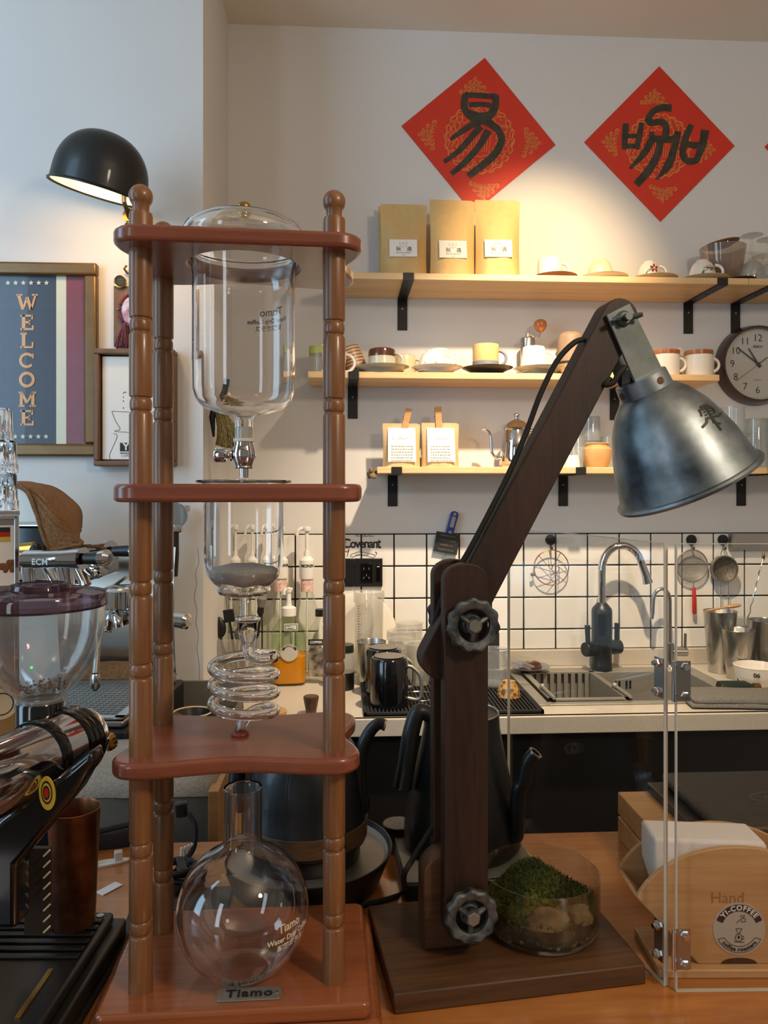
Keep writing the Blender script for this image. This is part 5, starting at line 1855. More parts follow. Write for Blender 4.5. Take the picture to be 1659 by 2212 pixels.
o = root('brown_jug', 'brown matte jug with a dark base ring behind the lamp arm', 'jug', (X2(1232, 2.31), 2.31, S2 + 0.0003))
M().lathe([(0, 0), (0.046, 0), (0.050, 0.010), (0.050, 0.030), (0.040, 0.038), (0.040, 0.044), (0, 0.044)], 40).part('base_cup', worn('jug_base', '8a6a52', 'b5967a', 30, 0.5, 0, 0), o)
M().lathe([(0, 0.044), (0.0385, 0.044), (0.0392, 0.052), (0, 0.052)], 40).part('dark_ring', 'dark_cer', o)
M().lathe([(0, 0.052), (0.0395, 0.052), (0.0405, 0.110), (0.036, 0.132), (0.024, 0.142), (0.0, 0.144)], 40).part('jug_body', worn('jug_clay', '86705c', 'a18a72', 12, 0.6, 0, 0.1), o)
# speckled mugs right
for px_, lab in ((1437, 'speckled white mug with a rust brown rim, half behind the lamp shade'), (1509, 'speckled white mug with a rust brown rim, nearest the clock')):
    o = cup('mug', lab, 'mug', (X2(px_, 2.245), 2.245, S2 + 0.0004), 0.0405, 0.077, 'straight', 'speck_cer', False, -8, 'speckled mugs by the clock', hs=0.78, hz=0.46)
    M().lathe([(0.0372, 0.0765), (0.0408, 0.0772), (0.0411, 0.072), (0.0410, 0.0640), (0.0402, 0.0640)], 40, fr=lambda r_, z_, a: r_ + (0.0003 if z_ > 0.065 else 0)).part('rust_rim', 'rust_glaze', o)
o = root('paper_box', 'angular white folded box behind the speckled mugs', 'box', (X2(1462, 2.325), 2.325, S2 + 0.0004), R(25))
M().prism([(-0.048, 0), (0.046, 0), (0.040, 0.070), (-0.010, 0.100), (-0.050, 0.084)], -0.028, 0.028, XZ(0)).part('box_body', 'white_cer', o, bev=0.003)

# ------------------------------------------------------------------ lowest shelf
YL = 2.285
X3 = lambda px_, y=YL: PY(px_, 960, y).x
for i, (x0, x1, yt, lab, lx0, lx1, peg, prz) in enumerate(((826, 908, 912, 'small kraft bag with white label, left one of two, pegged at a slant', 838, 898, (878, 908), 13), (909, 993, 911, 'small kraft bag with white label, right one of two, pegged upright', 919, 982, (948, 905), -3))):
    p = PY((x0 + x1) / 2, yt, YL)
    h_ = p.z - S3
    o = pouch('small_kraft_bag', lab, (p.x, YL, S3 + 0.0004), 0.112, h_, 0.055, 'kraft2', 'pegged kraft bags on the lowest shelf', 0, 0.01, seed=i + 11)
    g = lambda a, b, e=0.0008: (a, bag_y(0.055, h_, b, 0.01) - e, b)
    m = M()
    vs, fs = [], []
    for jj in range(6):
        for ii in range(4):
            vs.append(g(-0.041 + 0.082 * ii / 3, 0.016 + 0.102 * jj / 5))
    for jj in range(5):
        for ii in range(3):
            a = jj * 4 + ii
            fs.append((a, a + 1, a + 5, a + 4))
    m.add(vs, fs)
    m.add([(x, y + 0.002, z) for x, y, z in vs], [f_[::-1] for f_ in fs])
    lo = m.part('label', 'paper', o)
    m = M()
    q2 = random.Random(20 + i)
    for k in range(6):
        z = 0.062 - 0.0085 * k
        m.ribbon([(-0.034, z - 0.0028), (0.034, z - 0.0028)], 0.0004, lambda a, b: g(a, b, 0.0013))
        x = -0.032
        while x < 0.026:
            wl_ = q2.uniform(0.003, 0.009)
            m.ribbon([(x, z), (x + wl_, z)], 0.0022, lambda a, b: g(a, b, 0.0014))
            x += wl_ + 0.0022
    for k in range(7):
        x = -0.016 + 0.005 * k
        m.ribbon([(x, 0.084 + q2.uniform(-0.003, 0.003)), (x + 0.003, 0.086 + q2.uniform(-0.004, 0.004)), (x + 0.004, 0.083)], 0.0009, lambda a, b: g(a, b, 0.0014))
    for s in (-1, 1):
        m.ribbon([(s * 0.026, 0.092), (s * 0.027, 0.086), (s * 0.026, 0.080)], 0.0009, lambda a, b: g(a, b, 0.0014))
    m.part('printed_text', 'grey_ink', lo, kind='stuff')
    pg = PY(peg[0], peg[1], YL - 0.008)
    c = root('clothes_peg', ('wooden clothes peg set aslant on the left small bag', 'wooden clothes peg set upright on the right small bag')[i], 'peg', (pg.x, YL, pg.z), 0, 'wooden pegs on the small bags', 0, R(prz))
    for s in (-1, 1):
        M().prism([(s * 0.0012, -0.036), (s * 0.0055, -0.034), (s * 0.0062, 0.0), (s * 0.0105, 0.036), (s * 0.0066, 0.037), (s * 0.0018, 0.002)][::s], -0.0095, 0.0095, Matrix(((0, 0, 1, 0), (1, 0, 0, 0), (0, 1, 0, 0), (0, 0, 0, 1)))).part('peg_leg', 'oak', c, bev=0.0005)
    M().tube([(-0.0108, 0.0065 * math.cos(t * 0.7), 0.004 + 0.0065 * math.sin(t * 0.7)) for t in range(10)] + [(0.0108, 0.0065 * math.cos(t * 0.7), 0.004 + 0.0065 * math.sin(t * 0.7)) for t in range(10)], 0.0008, 6).part('spring', 'steel', c)
# steel kettle
x = X3(1116)
o = root('steel_kettle', 'polished steel gooseneck kettle on the lowest shelf, left of the lamp arm', 'kettle', (x, YL, S3 + 0.006))
M().lathe([(0, 0), (0.050, 0), (0.052, 0.004), (0.046, 0.060), (0.039, 0.108), (0.0375, 0.110), (0, 0.110)], 48).part('body', 'chrome', o)
ld = M().lathe([(0, 0.110), (0.0425, 0.110), (0.043, 0.113), (0.039, 0.116), (0.034, 0.124), (0.022, 0.134), (0.010, 0.138), (0.0065, 0.141), (0.0065, 0.146), (0, 0.146)], 40).part('lid', 'chrome', o)
M().sph((0, 0, 0.151), 0.0095, 18, (1, 1, 0.75)).part('lid_knob', 'chrome', ld)
M().tube(curve_pts([(-0.046, 0, 0.022), (-0.062, 0, 0.024), (-0.075, 0, 0.040), (-0.077, 0, 0.075), (-0.082, 0, 0.098), (-0.094, 0, 0.108), (-0.106, 0, 0.109)], 6), [0.0055] * 8 + [0.0048] * 12 + [0.0042] * 17, 12).part('spout', 'chrome', o)
M().tube(curve_pts([(0.038, 0, 0.104), (0.070, 0, 0.108), (0.080, 0, 0.08), (0.074, 0, 0.03)], 6), 0.006, 10).part('handle', 'chrome', o)
o = root('wooden_coaster', 'thin wooden coaster below the steel kettle', 'coaster', (x, YL, S3 + 0.0002))
M().box((0, 0, 0.0028), (0.108, 0.10, 0.0056)).part('coaster_board', 'oak', o, bev=0.001)


def tumbler(label, x, y, z, r_, h_, group, inv=True, mat='tumbler', name='glass_tumbler', taper=0.86, cat='glass'):
    o = root(name, label, cat, (x, y, z), 0, group)
    p_ = shell([(0.0001, 0), (r_ * taper, 0), (r_ * (taper + 0.02), 0.003), (r_, h_)], 0.0022)
    p_[len(p_) // 2 + 0] = p_[len(p_) // 2]
    if inv:
        p_ = [(a, h_ - b) for a, b in p_]
    M().lathe(p_, 32).part('glass_body', mat, o)
    return o


GG = 'glasses on the lowest shelf'
for px_, yy, r_, h_, zz, lab in ((1245, 2.33, 0.030, 0.10, 0, 'clear tumbler just right of the lamp arm, beside the tan jar'), (1275, 2.345, 0.033, 0.085, 0, 'clear tumbler behind the tan jar, lower of a stack'), (1277, 2.345, 0.030, 0.075, 0.0855, 'clear tumbler behind the tan jar, topmost of a stack'),
                                 (1318, 2.345, 0.032, 0.10, 0, 'clear tumbler behind the tan jar, next to the lamp shade')):
    tumbler(lab, X3(px_, yy), yy, S3 + 0.0004 + zz, r_, h_, GG)
o = root('tan_jar', 'squat tan ceramic jar on the lowest shelf between lamp arm and shade', 'jar', (X3(1290, 2.262), 2.262, S3 + 0.0004))
M().lathe(shell([(0.0001, 0), (0.030, 0), (0.036, 0.010), (0.044, 0.040), (0.043, 0.054), (0.034, 0.062), (0.033, 0.068), (0.036, 0.071)], 0.003), 40).part('jar_body', 'tan_cer', o)
cup('small_cup', 'small white upturned cup beside the tan jar', 'cup', (X3(1237, 2.25), 2.25, S3 + 0.0004), 0.022, 0.036, 'taper', 'white_cer', True, None)
tumbler('small narrow clear glass standing between the white cup and the tan jar', X3(1252, 2.25), 2.25, S3 + 0.0004, 0.016, 0.062, GG, False, taper=0.6)
for px_, yy, r_, h_, lab in ((1583, 2.275, 0.036, 0.185, 'tall clear glass pitcher left of the clock, behind the lamp shade'), (1613, 2.337, 0.033, 0.110, 'clear glass behind the tall pitcher'), (1634, 2.275, 0.036, 0.150, 'tall ribbed clear glass below the clock'), (1668, 2.285, 0.036, 0.152, 'ribbed clear glass cut by the right photo edge')):
    tumbler(lab, X3(px_, yy), yy, S3 + 0.0004, r_, h_, GG, inv=(px_ > 1600))
o = root('paper_card', 'white card leaning behind the tall glass pitcher', 'card', (X3(1556, 2.355), 2.355, S3 + 0.0004), R(8))
M().box((0, 0, 0.0925), (0.075, 0.002, 0.185), mtx((0, 0, 0), R(-6), R(8))).part('card_sheet', 'paper', o)


# ================================================================== back counter things
XC = lambda px_, py_: PZ(px_, py_, CTZ)
# drip mat
r = root('drip_mat', 'black ribbed rubber bar mat on the counter left of the sink', 'mat', (0.275, 2.062, CTZ))
M().box((0, 0, 0.002), (0.44, 0.42, 0.004)).part('base_sheet', 'rubber', r)
for s, c, d in ((0, (0, -0.206, 0.005), (0.44, 0.008, 0.010)), (1, (0, 0.206, 0.005), (0.44, 0.008, 0.010)), (2, (-0.216, 0, 0.005), (0.008, 0.42, 0.010)), (3, (0.216, 0, 0.005), (0.008, 0.42, 0.010))):
    M().box(c, d).part('border', 'rubber', r, bev=0.001)
rib = None
for k in range(46):
    if rib is None:
        o_ = M().box((0, 0, 0), (0.0045, 0.40, 0.006)).part('rib', 'rubber', r)
        rib = o_.data
    else:
        o_ = bpy.data.objects.new('rib', rib)
        COL.objects.link(o_)
        o_.parent = r
    o_.location = (-0.209 + 0.00928 * k, 0, 0.0065)
ZM = CTZ + 0.0097


def on_mat(px_, y):
    return PY(px_, 1480, y).x


def glass_cup(name, label, cat, loc, prof, mat, th=0.0025, group=None, seg=40):
    o = root(name, label, cat, loc, 0, group)
    M().lathe(shell(prof, th), seg).part('vessel', mat, o)
    return o


def mug2(label, x, y, r_, h_):
    o = root('black_mug', label, 'mug', (x, y, ZM), 0, 'black mugs on the bar mat')
    p_ = [(a, h_ - b) for a, b in shell([(0.0001, 0.003), (r_ * 0.75, 0.0), (r_ * 0.93, 0.004), (r_, 0.012), (r_, h_)], 0.003)]
    M().lathe(p_, 48).part('mug_body', 'black_gloss', o)
    M().lathe([(0, h_ - 0.0018), (r_ * 0.74, h_ - 0.0008), (r_ * 0.80, h_ + 0.0003), (r_ * 0.74, h_ + 0.0008), (0, h_ - 0.0005)], 40).part('foot_ring', 'grey_plastic', o)
    hp = curve_pts([(r_ - 0.002, -0.01, h_ * 0.80), (r_ + 0.012, -0.012, h_ * 0.76), (r_ + 0.030, -0.016, h_ * 0.58), (r_ + 0.030, -0.016, h_ * 0.20), (r_ + 0.020, -0.014, h_ * 0.12), (r_ - 0.002, -0.01, h_ * 0.14)], 5)
    M().tube(hp, 0.0050, 10).part('handle', 'steel_dull', o)
    return o


mug2('black glazed mug upturned on the bar mat, the front one', on_mat(841, 1.925), 1.925, 0.0475, 0.122)
mug2('black glazed mug upturned on the bar mat, behind the front one', on_mat(829, 2.045), 2.045, 0.0475, 0.120)
o = root('shaker_tin', 'steel mixing tin standing behind the black mugs', 'tin', (on_mat(802, 2.165), 2.165, ZM))
M().lathe(shell([(0.0001, 0), (0.034, 0), (0.036, 0.004), (0.0415, 0.110), (0.0425, 0.112)], 0.0015), 40).part('tin_body', 'steel', o)
o = glass_cup('measuring_beaker', 'tall clear plastic measuring jug with printed scale beside the drip stand', 'beaker', (on_mat(797, 2.262), 2.262, ZM), [(0.0001, 0), (0.038, 0), (0.040, 0.004), (0.0425, 0.205), (0.046, 0.210), (0.0455, 0.236), (0.047, 0.238)], 'plastic_clear')
m = M()
for k in range(24):
    z = 0.03 + 0.0074 * k
    L = 0.012 if k % 4 == 0 else 0.006
    rr_ = 0.0395 + 0.003 * z / 0.2 + 0.0007
    m.ribbon([(-0.9, z), (-0.9 + L / rr_, z)], 0.0013, lambda a, b: (rr_ * math.sin(a), -rr_ * math.cos(a), b))
m.part('scale_print', 'ink', o, kind='stuff')
G3 = 'clear plastic tubs on the bar mat'
glass_cup('plastic_tub', 'clear frosted plastic tub with a collar, behind the black mugs', 'tub', (on_mat(868, 2.20), 2.20, ZM), [(0.0001, 0), (0.034, 0), (0.036, 0.004), (0.040, 0.106), (0.0445, 0.110), (0.0435, 0.132), (0.045, 0.134)], 'plastic_clear', group=G3)
glass_cup('plastic_tub', 'clear plastic tub farthest back on the bar mat', 'tub', (on_mat(884, 2.285), 2.285, ZM), [(0.0001, 0), (0.034, 0), (0.036, 0.004), (0.041, 0.140), (0.0435, 0.142)], 'plastic_clear', group=G3)
glass_cup('plastic_tub', 'clear curved plastic tub touching the lamp upright', 'tub', (on_mat(906, 2.12), 2.12, ZM), [(0.0001, 0), (0.024, 0), (0.028, 0.01), (0.036, 0.06), (0.038, 0.110), (0.0455, 0.112), (0.0455, 0.115)], 'plastic_clear', group=G3)
o = root('white_plate', 'white plate leaning on the tiles behind the measuring jug', 'plate', (on_mat(772, 2.338), 2.338, CTZ + 0.1175), 0, None, R(82))
M().lathe([(0, 0.003), (0.05, 0.0), (0.075, 0.006), (0.115, 0.016), (0.117, 0.019), (0.114, 0.020), (0.073, 0.010), (0, 0.007)], 56).part('plate_body', 'white_cer', o)
o = root('brown_bowl', 'brown bowl standing on a dark dish, left of the lamp upright', 'bowl', (on_mat(938, 2.24), 2.24, ZM + 0.012))
M().lathe([(a, 0.050 - b) for a, b in shell([(0.0001, 0), (0.018, 0), (0.019, 0.006), (0.034, 0.025), (0.040, 0.050)], 0.003)], 36).part('bowl_body', 'tan_cer', o)
saucer('dark dish under the brown bowl, left of the lamp upright', (on_mat(938, 2.24), 2.24, ZM), 0.052, 'dark_cer', 'dark dishes on the counter', 0.012, name='dark_dish')
m = M().tube(ringpts(0.046), 0.0015, 6, closed=True)
m.v = [(x, z, y) for x, y, z in m.v]
o = tag(m.part('wire_ring', 'steel'), 'thin steel wire ring lying on the bar mat beside the front black mug', 'ring')
o.location = (on_mat(905, 1.99), 1.99, ZM + 0.0016)
# right of the lamp upright on the mat
o = glass_cup('glass_jug', 'clear glass jug lying partly hidden right of the lamp upright', 'jug', (on_mat(1066, 2.10), 2.10, ZM), [(0.0001, 0), (0.036, 0), (0.042, 0.006), (0.044, 0.05), (0.036, 0.085), (0.040, 0.10)], 'tumbler')
hp = curve_pts([(0.040, 0, 0.075), (0.075, 0.0, 0.060), (0.105, 0, 0.046)], 6)
M().tube(hp, [0.009] * 7 + [0.0075] * 6, 12).part('handle', 'tumbler', o)
o = root('patterned_cup', 'small tan patterned cup upturned on the bar mat, beside the sink', 'cup', (on_mat(1099, 1.985), 1.985, ZM))
M().lathe([(a, 0.040 - b) for a, b in shell([(0.0001, 0), (0.016, 0), (0.017, 0.005), (0.027, 0.018), (0.030, 0.040)], 0.0025)], 36).part('cup_body', worn('patterned_glaze', 'b98d4c', '5c3d22', 75, 0.4, 0, 0, 0.50, 0.60), o)
p = PY(1143, 1438, 2.27)
saucer('grey plate behind the sink holding a dark sponge', (p.x, 2.27, CTZ + 0.0048), 0.062, 'slate_cer', 'dark dishes on the counter', 0.018, name='dark_dish')
rock('sponge', (p.x + 0.002, 2.262, CTZ + 0.024), (0.034, 0.02, 0.014), 'brown_glaze', 'dark brown sponge lying on the grey plate', 'sponge', 5)
# small white info card by the upright
p = PY(1066, 1390, 2.30)
o = root('tall_carton', 'slim dark printed carton right of the hand wheel', 'carton', (p.x, 2.30, ZM))
M().box((0, 0, 0.055), (0.03, 0.03, 0.11)).part('carton_body', 'dark_cer', o, bev=0.001)

# ------------------------------------------------------------------ taps
p = XC(1300, 1448)
p = Vector((PY(1300, 1448, 2.285).x, 2.285, CTZ + 0.0042))
r = root('kitchen_tap', 'black heater tap with a tall chrome gooseneck behind the sink', 'tap', p)
M().lathe([(0, 0), (0.031, 0), (0.031, 0.018), (0.0295, 0.022), (0.0295, 0.060), (0.0305, 0.062), (0.0305, 0.178), (0.0285, 0.186), (0.018, 0.198), (0.0135, 0.203), (0, 0.203)], 40).part('heater_body', 'black_plastic', r)
M().lathe([(0.0309, 0.108), (0.0312, 0.108), (0.0312, 0.172), (0.0309, 0.172)], 24, a0=R(-130), a1=R(-20)).part('display', 'black_gloss', r)
for s, an in ((-1, 205), (1, 15)):
    a = R(an)
    d = Vector((math.cos(a), math.sin(a) if s > 0 else -0.35, 0)).normalized()
    v0 = Vector((0, 0, 0.066)) + d * 0.022
    vk = M().cyl(v0, v0 + d * 0.042, 0.0215, 28).part('valve', 'black_plastic', r, bev=0.003)
    e = v0 + d * 0.030
    M().tube([e + Vector((0, 0, 0.015)), e + Vector((s * 0.001, 0, 0.04)), e + Vector((s * 0.002, 0, 0.072))], [0.007, 0.0075, 0.0085], 12).part('lever', 'black_plastic', vk)
gn = [(0, 0, 0.20)] + [(0, 0, 0.20 + 0.022 * k) for k in range(1, 5)]
cxn, rn = 0.060, 0.060
for k in range(1, 17):
    t = PI - (PI - 0.30) * k / 16
    gn.append((cxn + rn * math.cos(t), -0.1 * (cxn + rn * math.cos(t)), 0.300 + rn * 1.25 * math.sin(t)))
gn += [(0.131, -0.0131, 0.285), (0.137, -0.0137, 0.262)]
M().tube(gn, [0.0115] * (len(gn) - 2) + [0.0120, 0.0150], 18).part('gooseneck', 'chrome', r)
p = Vector((PY(1447, 1443, 2.30).x, 2.30, CTZ + 0.0042))
r = root('filter_tap', 'slim steel filter tap right of the black heater tap', 'tap', p)
M().lathe([(0, 0), (0.026, 0), (0.024, 0.006), (0.013, 0.010), (0.0125, 0.075), (0, 0.075)], 28).part('tap_base', 'steel', r)
gn = [(0, 0, 0.07), (0, 0, 0.12), (0, 0, 0.18)] + [(-0.026 + 0.026 * math.cos(t), 0, 0.205 + 0.036 * math.sin(t)) for t in [PI * k / 10 for k in range(11)]] + [(-0.054, -0.0, 0.17), (-0.057, 0, 0.15)]
M().tube(gn, 0.0058, 12).part('spout', 'steel', r)
vk = M().cyl((0.008, 0, 0.048), (0.052, -0.006, 0.048), 0.0125, 24).part('valve', 'steel', r, bev=0.001)
M().cyl((0.045, -0.005, 0.052), (0.046, -0.005, 0.105), 0.0045, 12).part('lever', 'steel', vk)

# ------------------------------------------------------------------ shakers and bowl at the right
GT = 'steel shaker tins right of the sink'
for px_, yy, r0_, r1_, h_, lab in ((1556, 2.255, 0.032, 0.0475, 0.182, 'tall steel shaker tin with a wooden spoon across its mouth, right of the sink'), (1594, 2.176, 0.0295, 0.0445, 0.140, 'shorter steel shaker tin in front of the tall one, right of the sink')):
    o = root('shaker_tin', lab, 'tin', (PY(px_, 1400, yy).x, yy, CTZ + 0.0005), 0, GT)
    M().lathe(shell([(0.0001, 0), (r0_, 0), (r0_ + 0.002, 0.003), (r1_, h_), (r1_ + 0.0012, h_ + 0.001)], 0.0014), 44).part('tin_body', 'steel', o)
x1556 = PY(1556, 1400, 2.255).x
o = root('wooden_spoon', 'small wooden spoon lying across the tall shaker tin', 'spoon', (x1556, 2.25, CTZ + 0.190), R(4), None, 0, R(-6))
M().tube([(-0.048, 0, 0), (0.0, 0, 0.002), (0.022, 0, 0.003)], 0.0035, 8).part('handle', 'oak', o)
M().sph((0.040, 0, 0.004), 1, 16, (0.026, 0.011, 0.006)).part('bowl', 'oak', o)
pa, pb2 = PY(1590, 1400, 2.19), PY(1648, 1207, 2.24)
o = root('bar_spoon', 'long twisted steel bar spoon standing in the shorter shaker tin', 'spoon', pa + Vector((0, 0, -0.055)))
e = pb2 - (pa + Vector((0, 0, -0.055)))
n = 90
d = e.normalized()
u = d.orthogonal().normalized()
v = d.cross(u)
tw = []
for k in range(n + 1):
    t = k / n
    a = t * 60
    am = 0.0014 if 0.30 < t < 0.93 else 0
    tw.append(e * t + u * am * math.cos(a) + v * am * math.sin(a))
M().tube(tw, 0.0018, 6).part('twisted_stem', 'steel', o)
M().sph(tuple(e + d * 0.008), 1, 12, (0.0045, 0.0045, 0.013), Matrix.Identity(4)).part('finial', 'brass', o)
M().sph((0, 0, 0.004), 1, 12, (0.012, 0.004, 0.016)).part('bowl', 'steel', o)
o = root('milk_pitcher', 'large steel milk pitcher at the right photo edge on a black stand', 'pitcher', (PY(1660, 1400, 2.23).x, 2.23, CTZ + 0.024))
M().lathe(shell([(0.0001, 0), (0.052, 0), (0.056, 0.004), (0.058, 0.060), (0.0545, 0.130), (0.056, 0.134)], 0.0015), 44).part('pitcher_body', 'steel', o)
o = root('black_stand', 'black round stand below the large steel pitcher', 'stand', (PY(1660, 1400, 2.23).x, 2.23, CTZ + 0.0003))
M().lathe([(0, 0), (0.064, 0), (0.066, 0.004), (0.066, 0.019), (0.061, 0.0235), (0, 0.0235)], 44).part('stand_body', 'black_plastic', o)
tumbler('small clear glass between the shaker tins and the steel pitcher', PY(1609, 1380, 2.30).x, 2.30, CTZ + 0.0004, 0.028, 0.155, None, False)
o = root('tasting_bowl', 'white ceramic tasting bowl marked 06 beside the steel shakers', 'bowl', (PY(1634, 1460, 2.075).x, 2.075, CTZ + 0.0003))
pbw = [(0.0001, 0), (0.034, 0), (0.037, 0.003), (0.042, 0.014), (0.052, 0.026), (0.0535, 0.032), (0.059, 0.052), (0.0595, 0.058), (0.0605, 0.0605)]
M().lathe(shell(pbw, 0.0035), 52).part('bowl_body', 'white_cer', o)
t = curved_text('06', 0.0165, 0.0580, R(-28), 0.043, bold=0.0006)
t.v = [(x * (0.0588 + 0.23 * (z - 0.043)) / 0.0580, y * (0.0588 + 0.23 * (z - 0.043)) / 0.0580, z) for x, y, z in t.v]
t.part('lettering', 'ink', o)
sp_ = M().tube([(0.020, -0.01, 0.036), (0.05, -0.03, 0.064), (0.085, -0.05, 0.096)], [0.006, 0.003, 0.003], 8).part('steel_spoon', 'steel', None)
tag(sp_, 'steel spoon resting in the white bowl marked 06', 'spoon')
sp_.location = o.location
# folded grey cloth
pc1 = XC(1600, 1530)
o = root('dish_cloth', 'grey dish cloth folded on the counter edge right of the sink', 'cloth', (1.015, 1.918, CTZ), R(-6))


def cloth_slab(z0, z1, hx, hy, seed, dx=0, dy=0):
    m = M()
    nx, ny = 18, 12
    for top in (1, 0):
        vs = []
        for j in range(ny + 1):
            for i in range(nx + 1):
                u, v = -1 + 2 * i / nx, -1 + 2 * j / ny
                ed = min(1, (1 - max(abs(u), abs(v))) * 6)
                z = (z1 if top else z0)
                zz = z + (0.0020 * noise.noise(Vector((u * 2 + seed, v * 2, 0))) if top else 0)
                if top:
                    zz = z0 + (zz - z0) * (0.35 + 0.65 * math.sqrt(max(0, ed)))
                vs.append((dx + hx * u + 0.004 * noise.noise(Vector((v * 2, seed, 1))), dy + hy * v + 0.004 * noise.noise(Vector((u * 2, seed, 2))), zz))
        fs = []
        for j in range(ny):
            for i in range(nx):
                a = j * (nx + 1) + i
                fs.append((a, a + 1, a + nx + 2, a + nx + 1) if top else (a, a + nx + 1, a + nx + 2, a + 1))
        m.add(vs, fs)
    n = (nx + 1) * (ny + 1)
    per = [i for i in range(nx + 1)] + [j * (nx + 1) + nx for j in range(1, ny + 1)] + [ny * (nx + 1) + i for i in range(nx - 1, -1, -1)] + [j * (nx + 1) for j in range(ny - 1, 0, -1)]
    for k in range(len(per)):
        a, b = per[k], per[(k + 1) % len(per)]
        m.f.append((a, n + a, n + b, b))
    return m


cloth_slab(0.0046, 0.016, 0.135, 0.062, 1).part('lower_fold', 'grey_cloth', o, ang=60)
cloth_slab(0.0150, 0.028, 0.130, 0.060, 5, 0.004, 0.004).part('upper_fold', 'grey_cloth', o, ang=60)
p = PY(1630, 1498, 1.99)
o = root('green_bottle', 'small dark green bottle with a gold cap lying behind the grey cloth', 'bottle', (p.x, 2.005, CTZ + 0.0184), 0, None, 0, R(90))
M().lathe([(0, -0.09), (0.017, -0.09), (0.018, -0.085), (0.018, -0.02), (0.009, 0.0), (0.008, 0.006), (0, 0.006)], 28).part('bottle_body', 'dark_green', o)
M().lathe([(0, 0.004), (0.0105, 0.004), (0.011, 0.008), (0.0105, 0.022), (0, 0.023)], 24, fr=lambda r_, z_, a: r_ * (1 + 0.05 * math.cos(14 * a))).part('gold_cap', 'brass', o)

# ------------------------------------------------------------------ bottles at the left of the counter
GP = 'white pump syrup bottles'


def syrup(label, x, y, first=None):
    o = root('syrup_bottle', label, 'bottle', (x, y, CTZ + 0.0003), 0, GP)
    M().lathe(shell([(0.0001, 0), (0.034, 0), (0.037, 0.004), (0.0375, 0.165), (0.034, 0.190), (0.022, 0.228), (0.0165, 0.258), (0.0165, 0.285)], 0.002), 36).part('bottle_glass', 'green_glass', o)
    M().lathe([(0.0170, 0.245), (0.0185, 0.245), (0.0190, 0.278), (0.0172, 0.284)], 32).part('neck_label', plain('pink_print', 'd9b5a8', 0.6, var=0.35, scale=140), o)
    M().lathe([(0, 0.283), (0.0215, 0.283), (0.0225, 0.290), (0.0220, 0.338), (0.0165, 0.344), (0.010, 0.350), (0.0085, 0.366), (0, 0.366)], 36).part('pump_collar', 'white_plastic', o)
    t = curved_text('MONIN', 0.0125, 0.0226, R(8), 0.322, bold=0.0005)
    t.part('lettering', 'ink', o)
    M().lathe([(0, 0.30), (0.0030, 0.30), (0.0055, 0.366), (0.0058, 0.425), (0, 0.425)], 16).part('pump_stem', 'white_plastic', o)
    m = M().lathe([(0, 0.425), (0.0125, 0.425), (0.0135, 0.430), (0.0125, 0.437), (0, 0.439)], 24)
    m.tube(curve_pts([(0, 0, 0.432), (-0.016, -0.002, 0.432), (-0.026, -0.004, 0.425), (-0.030, -0.004, 0.412)], 5), 0.0058, 10)
    m.part('pump_head', 'white_plastic', o)
    M().lathe([(0, 0.005), (0.0022, 0.005), (0.0022, 0.30), (0, 0.30)], 10).part('dip_tube', 'white_plastic', o)
    return o


sb = syrup('clear syrup bottle with white pump, the one nearest the front right pillar', PY(663, 1440, 2.30).x, 2.30)
for px_, yy, lab in ((606, 2.318, 'clear syrup bottle with white pump behind the green juice bottle'), (553, 2.318, 'clear syrup bottle with white pump seen through the middle glass chamber, right one'), (500, 2.318, 'clear syrup bottle with white pump seen through the middle glass chamber, left one')):
    dup(sb, (PY(px_, 1440, yy).x, yy, CTZ + 0.0003), R(25 if px_ > 600 else 0), lab)
# square green bottle with juice
p = PY(624, 1440, 2.20)
o = root('juice_bottle', 'square pale green glass bottle of orange syrup with a white pump', 'bottle', (p.x, 2.20, CTZ + 0.0003), R(4))


def sq_lathe(m, prof, n=24, hx=1.0):
    """rounded-square sections"""
    rows = []
    for r_, z in prof:
        ring_ = []
        for k in range(n):
            a = 2 * PI * k / n
            c_, s_ = math.cos(a), math.sin(a)
            e = 4.5 if r_ > 0.03 else 2.0
            q_ = r_ / ((abs(c_) ** e + abs(s_) ** e) ** (1 / e)) if r_ > 0 else 0
            ring_.append((q_ * c_, q_ * s_ * hx, z))
        rows.append(ring_)
    o_ = len(m.v)
    for rr_ in rows:
        m.v += rr_
    for j in range(len(rows) - 1):
        for k in range(n):
            l = (k + 1) % n
            m.f.append((o_ + j * n + k, o_ + j * n + l, o_ + (j + 1) * n + l, o_ + (j + 1) * n + k))
    m.f.append(tuple(o_ + k for k in range(n))[::-1])
    m.f.append(tuple(o_ + (len(rows) - 1) * n + k for k in range(n)))
    return m


sq_lathe(M(), [(0.045, 0), (0.049, 0.004), (0.0495, 0.10), (0.0495, 0.138), (0.046, 0.152), (0.028, 0.178), (0.0175, 0.186), (0.0165, 0.20)], 32).part('bottle_glass', 'juice_glass', o)
sq_lathe(M(), [(0.043, 0.005), (0.0468, 0.008), (0.0472, 0.079), (0.047, 0.080)], 32).part('orange_syrup', 'orange_liq', o)
M().lathe([(0, 0.19), (0.0205, 0.19), (0.0205, 0.212), (0.015, 0.216), (0.009, 0.217), (0.0065, 0.236), (0.0055, 0.262), (0, 0.262)], 32).part('pump_collar', 'white_plastic', o)
m = M().lathe([(0, 0.255), (0.008, 0.256), (0.009, 0.268), (0, 0.271)], 20)
m.tube(curve_pts([(0.010, 0, 0.264), (-0.008, -0.002, 0.264), (-0.013, -0.003, 0.258), (-0.014, -0.003, 0.250)], 5), 0.0052, 10)
m.part('pump_head', 'white_plastic', o)
lo = M().box((0.006, -0.0455, 0.162), (0.038, 0.0008, 0.020), mtx((0, 0.012, 0), R(0))).part('price_label', 'paper', o)
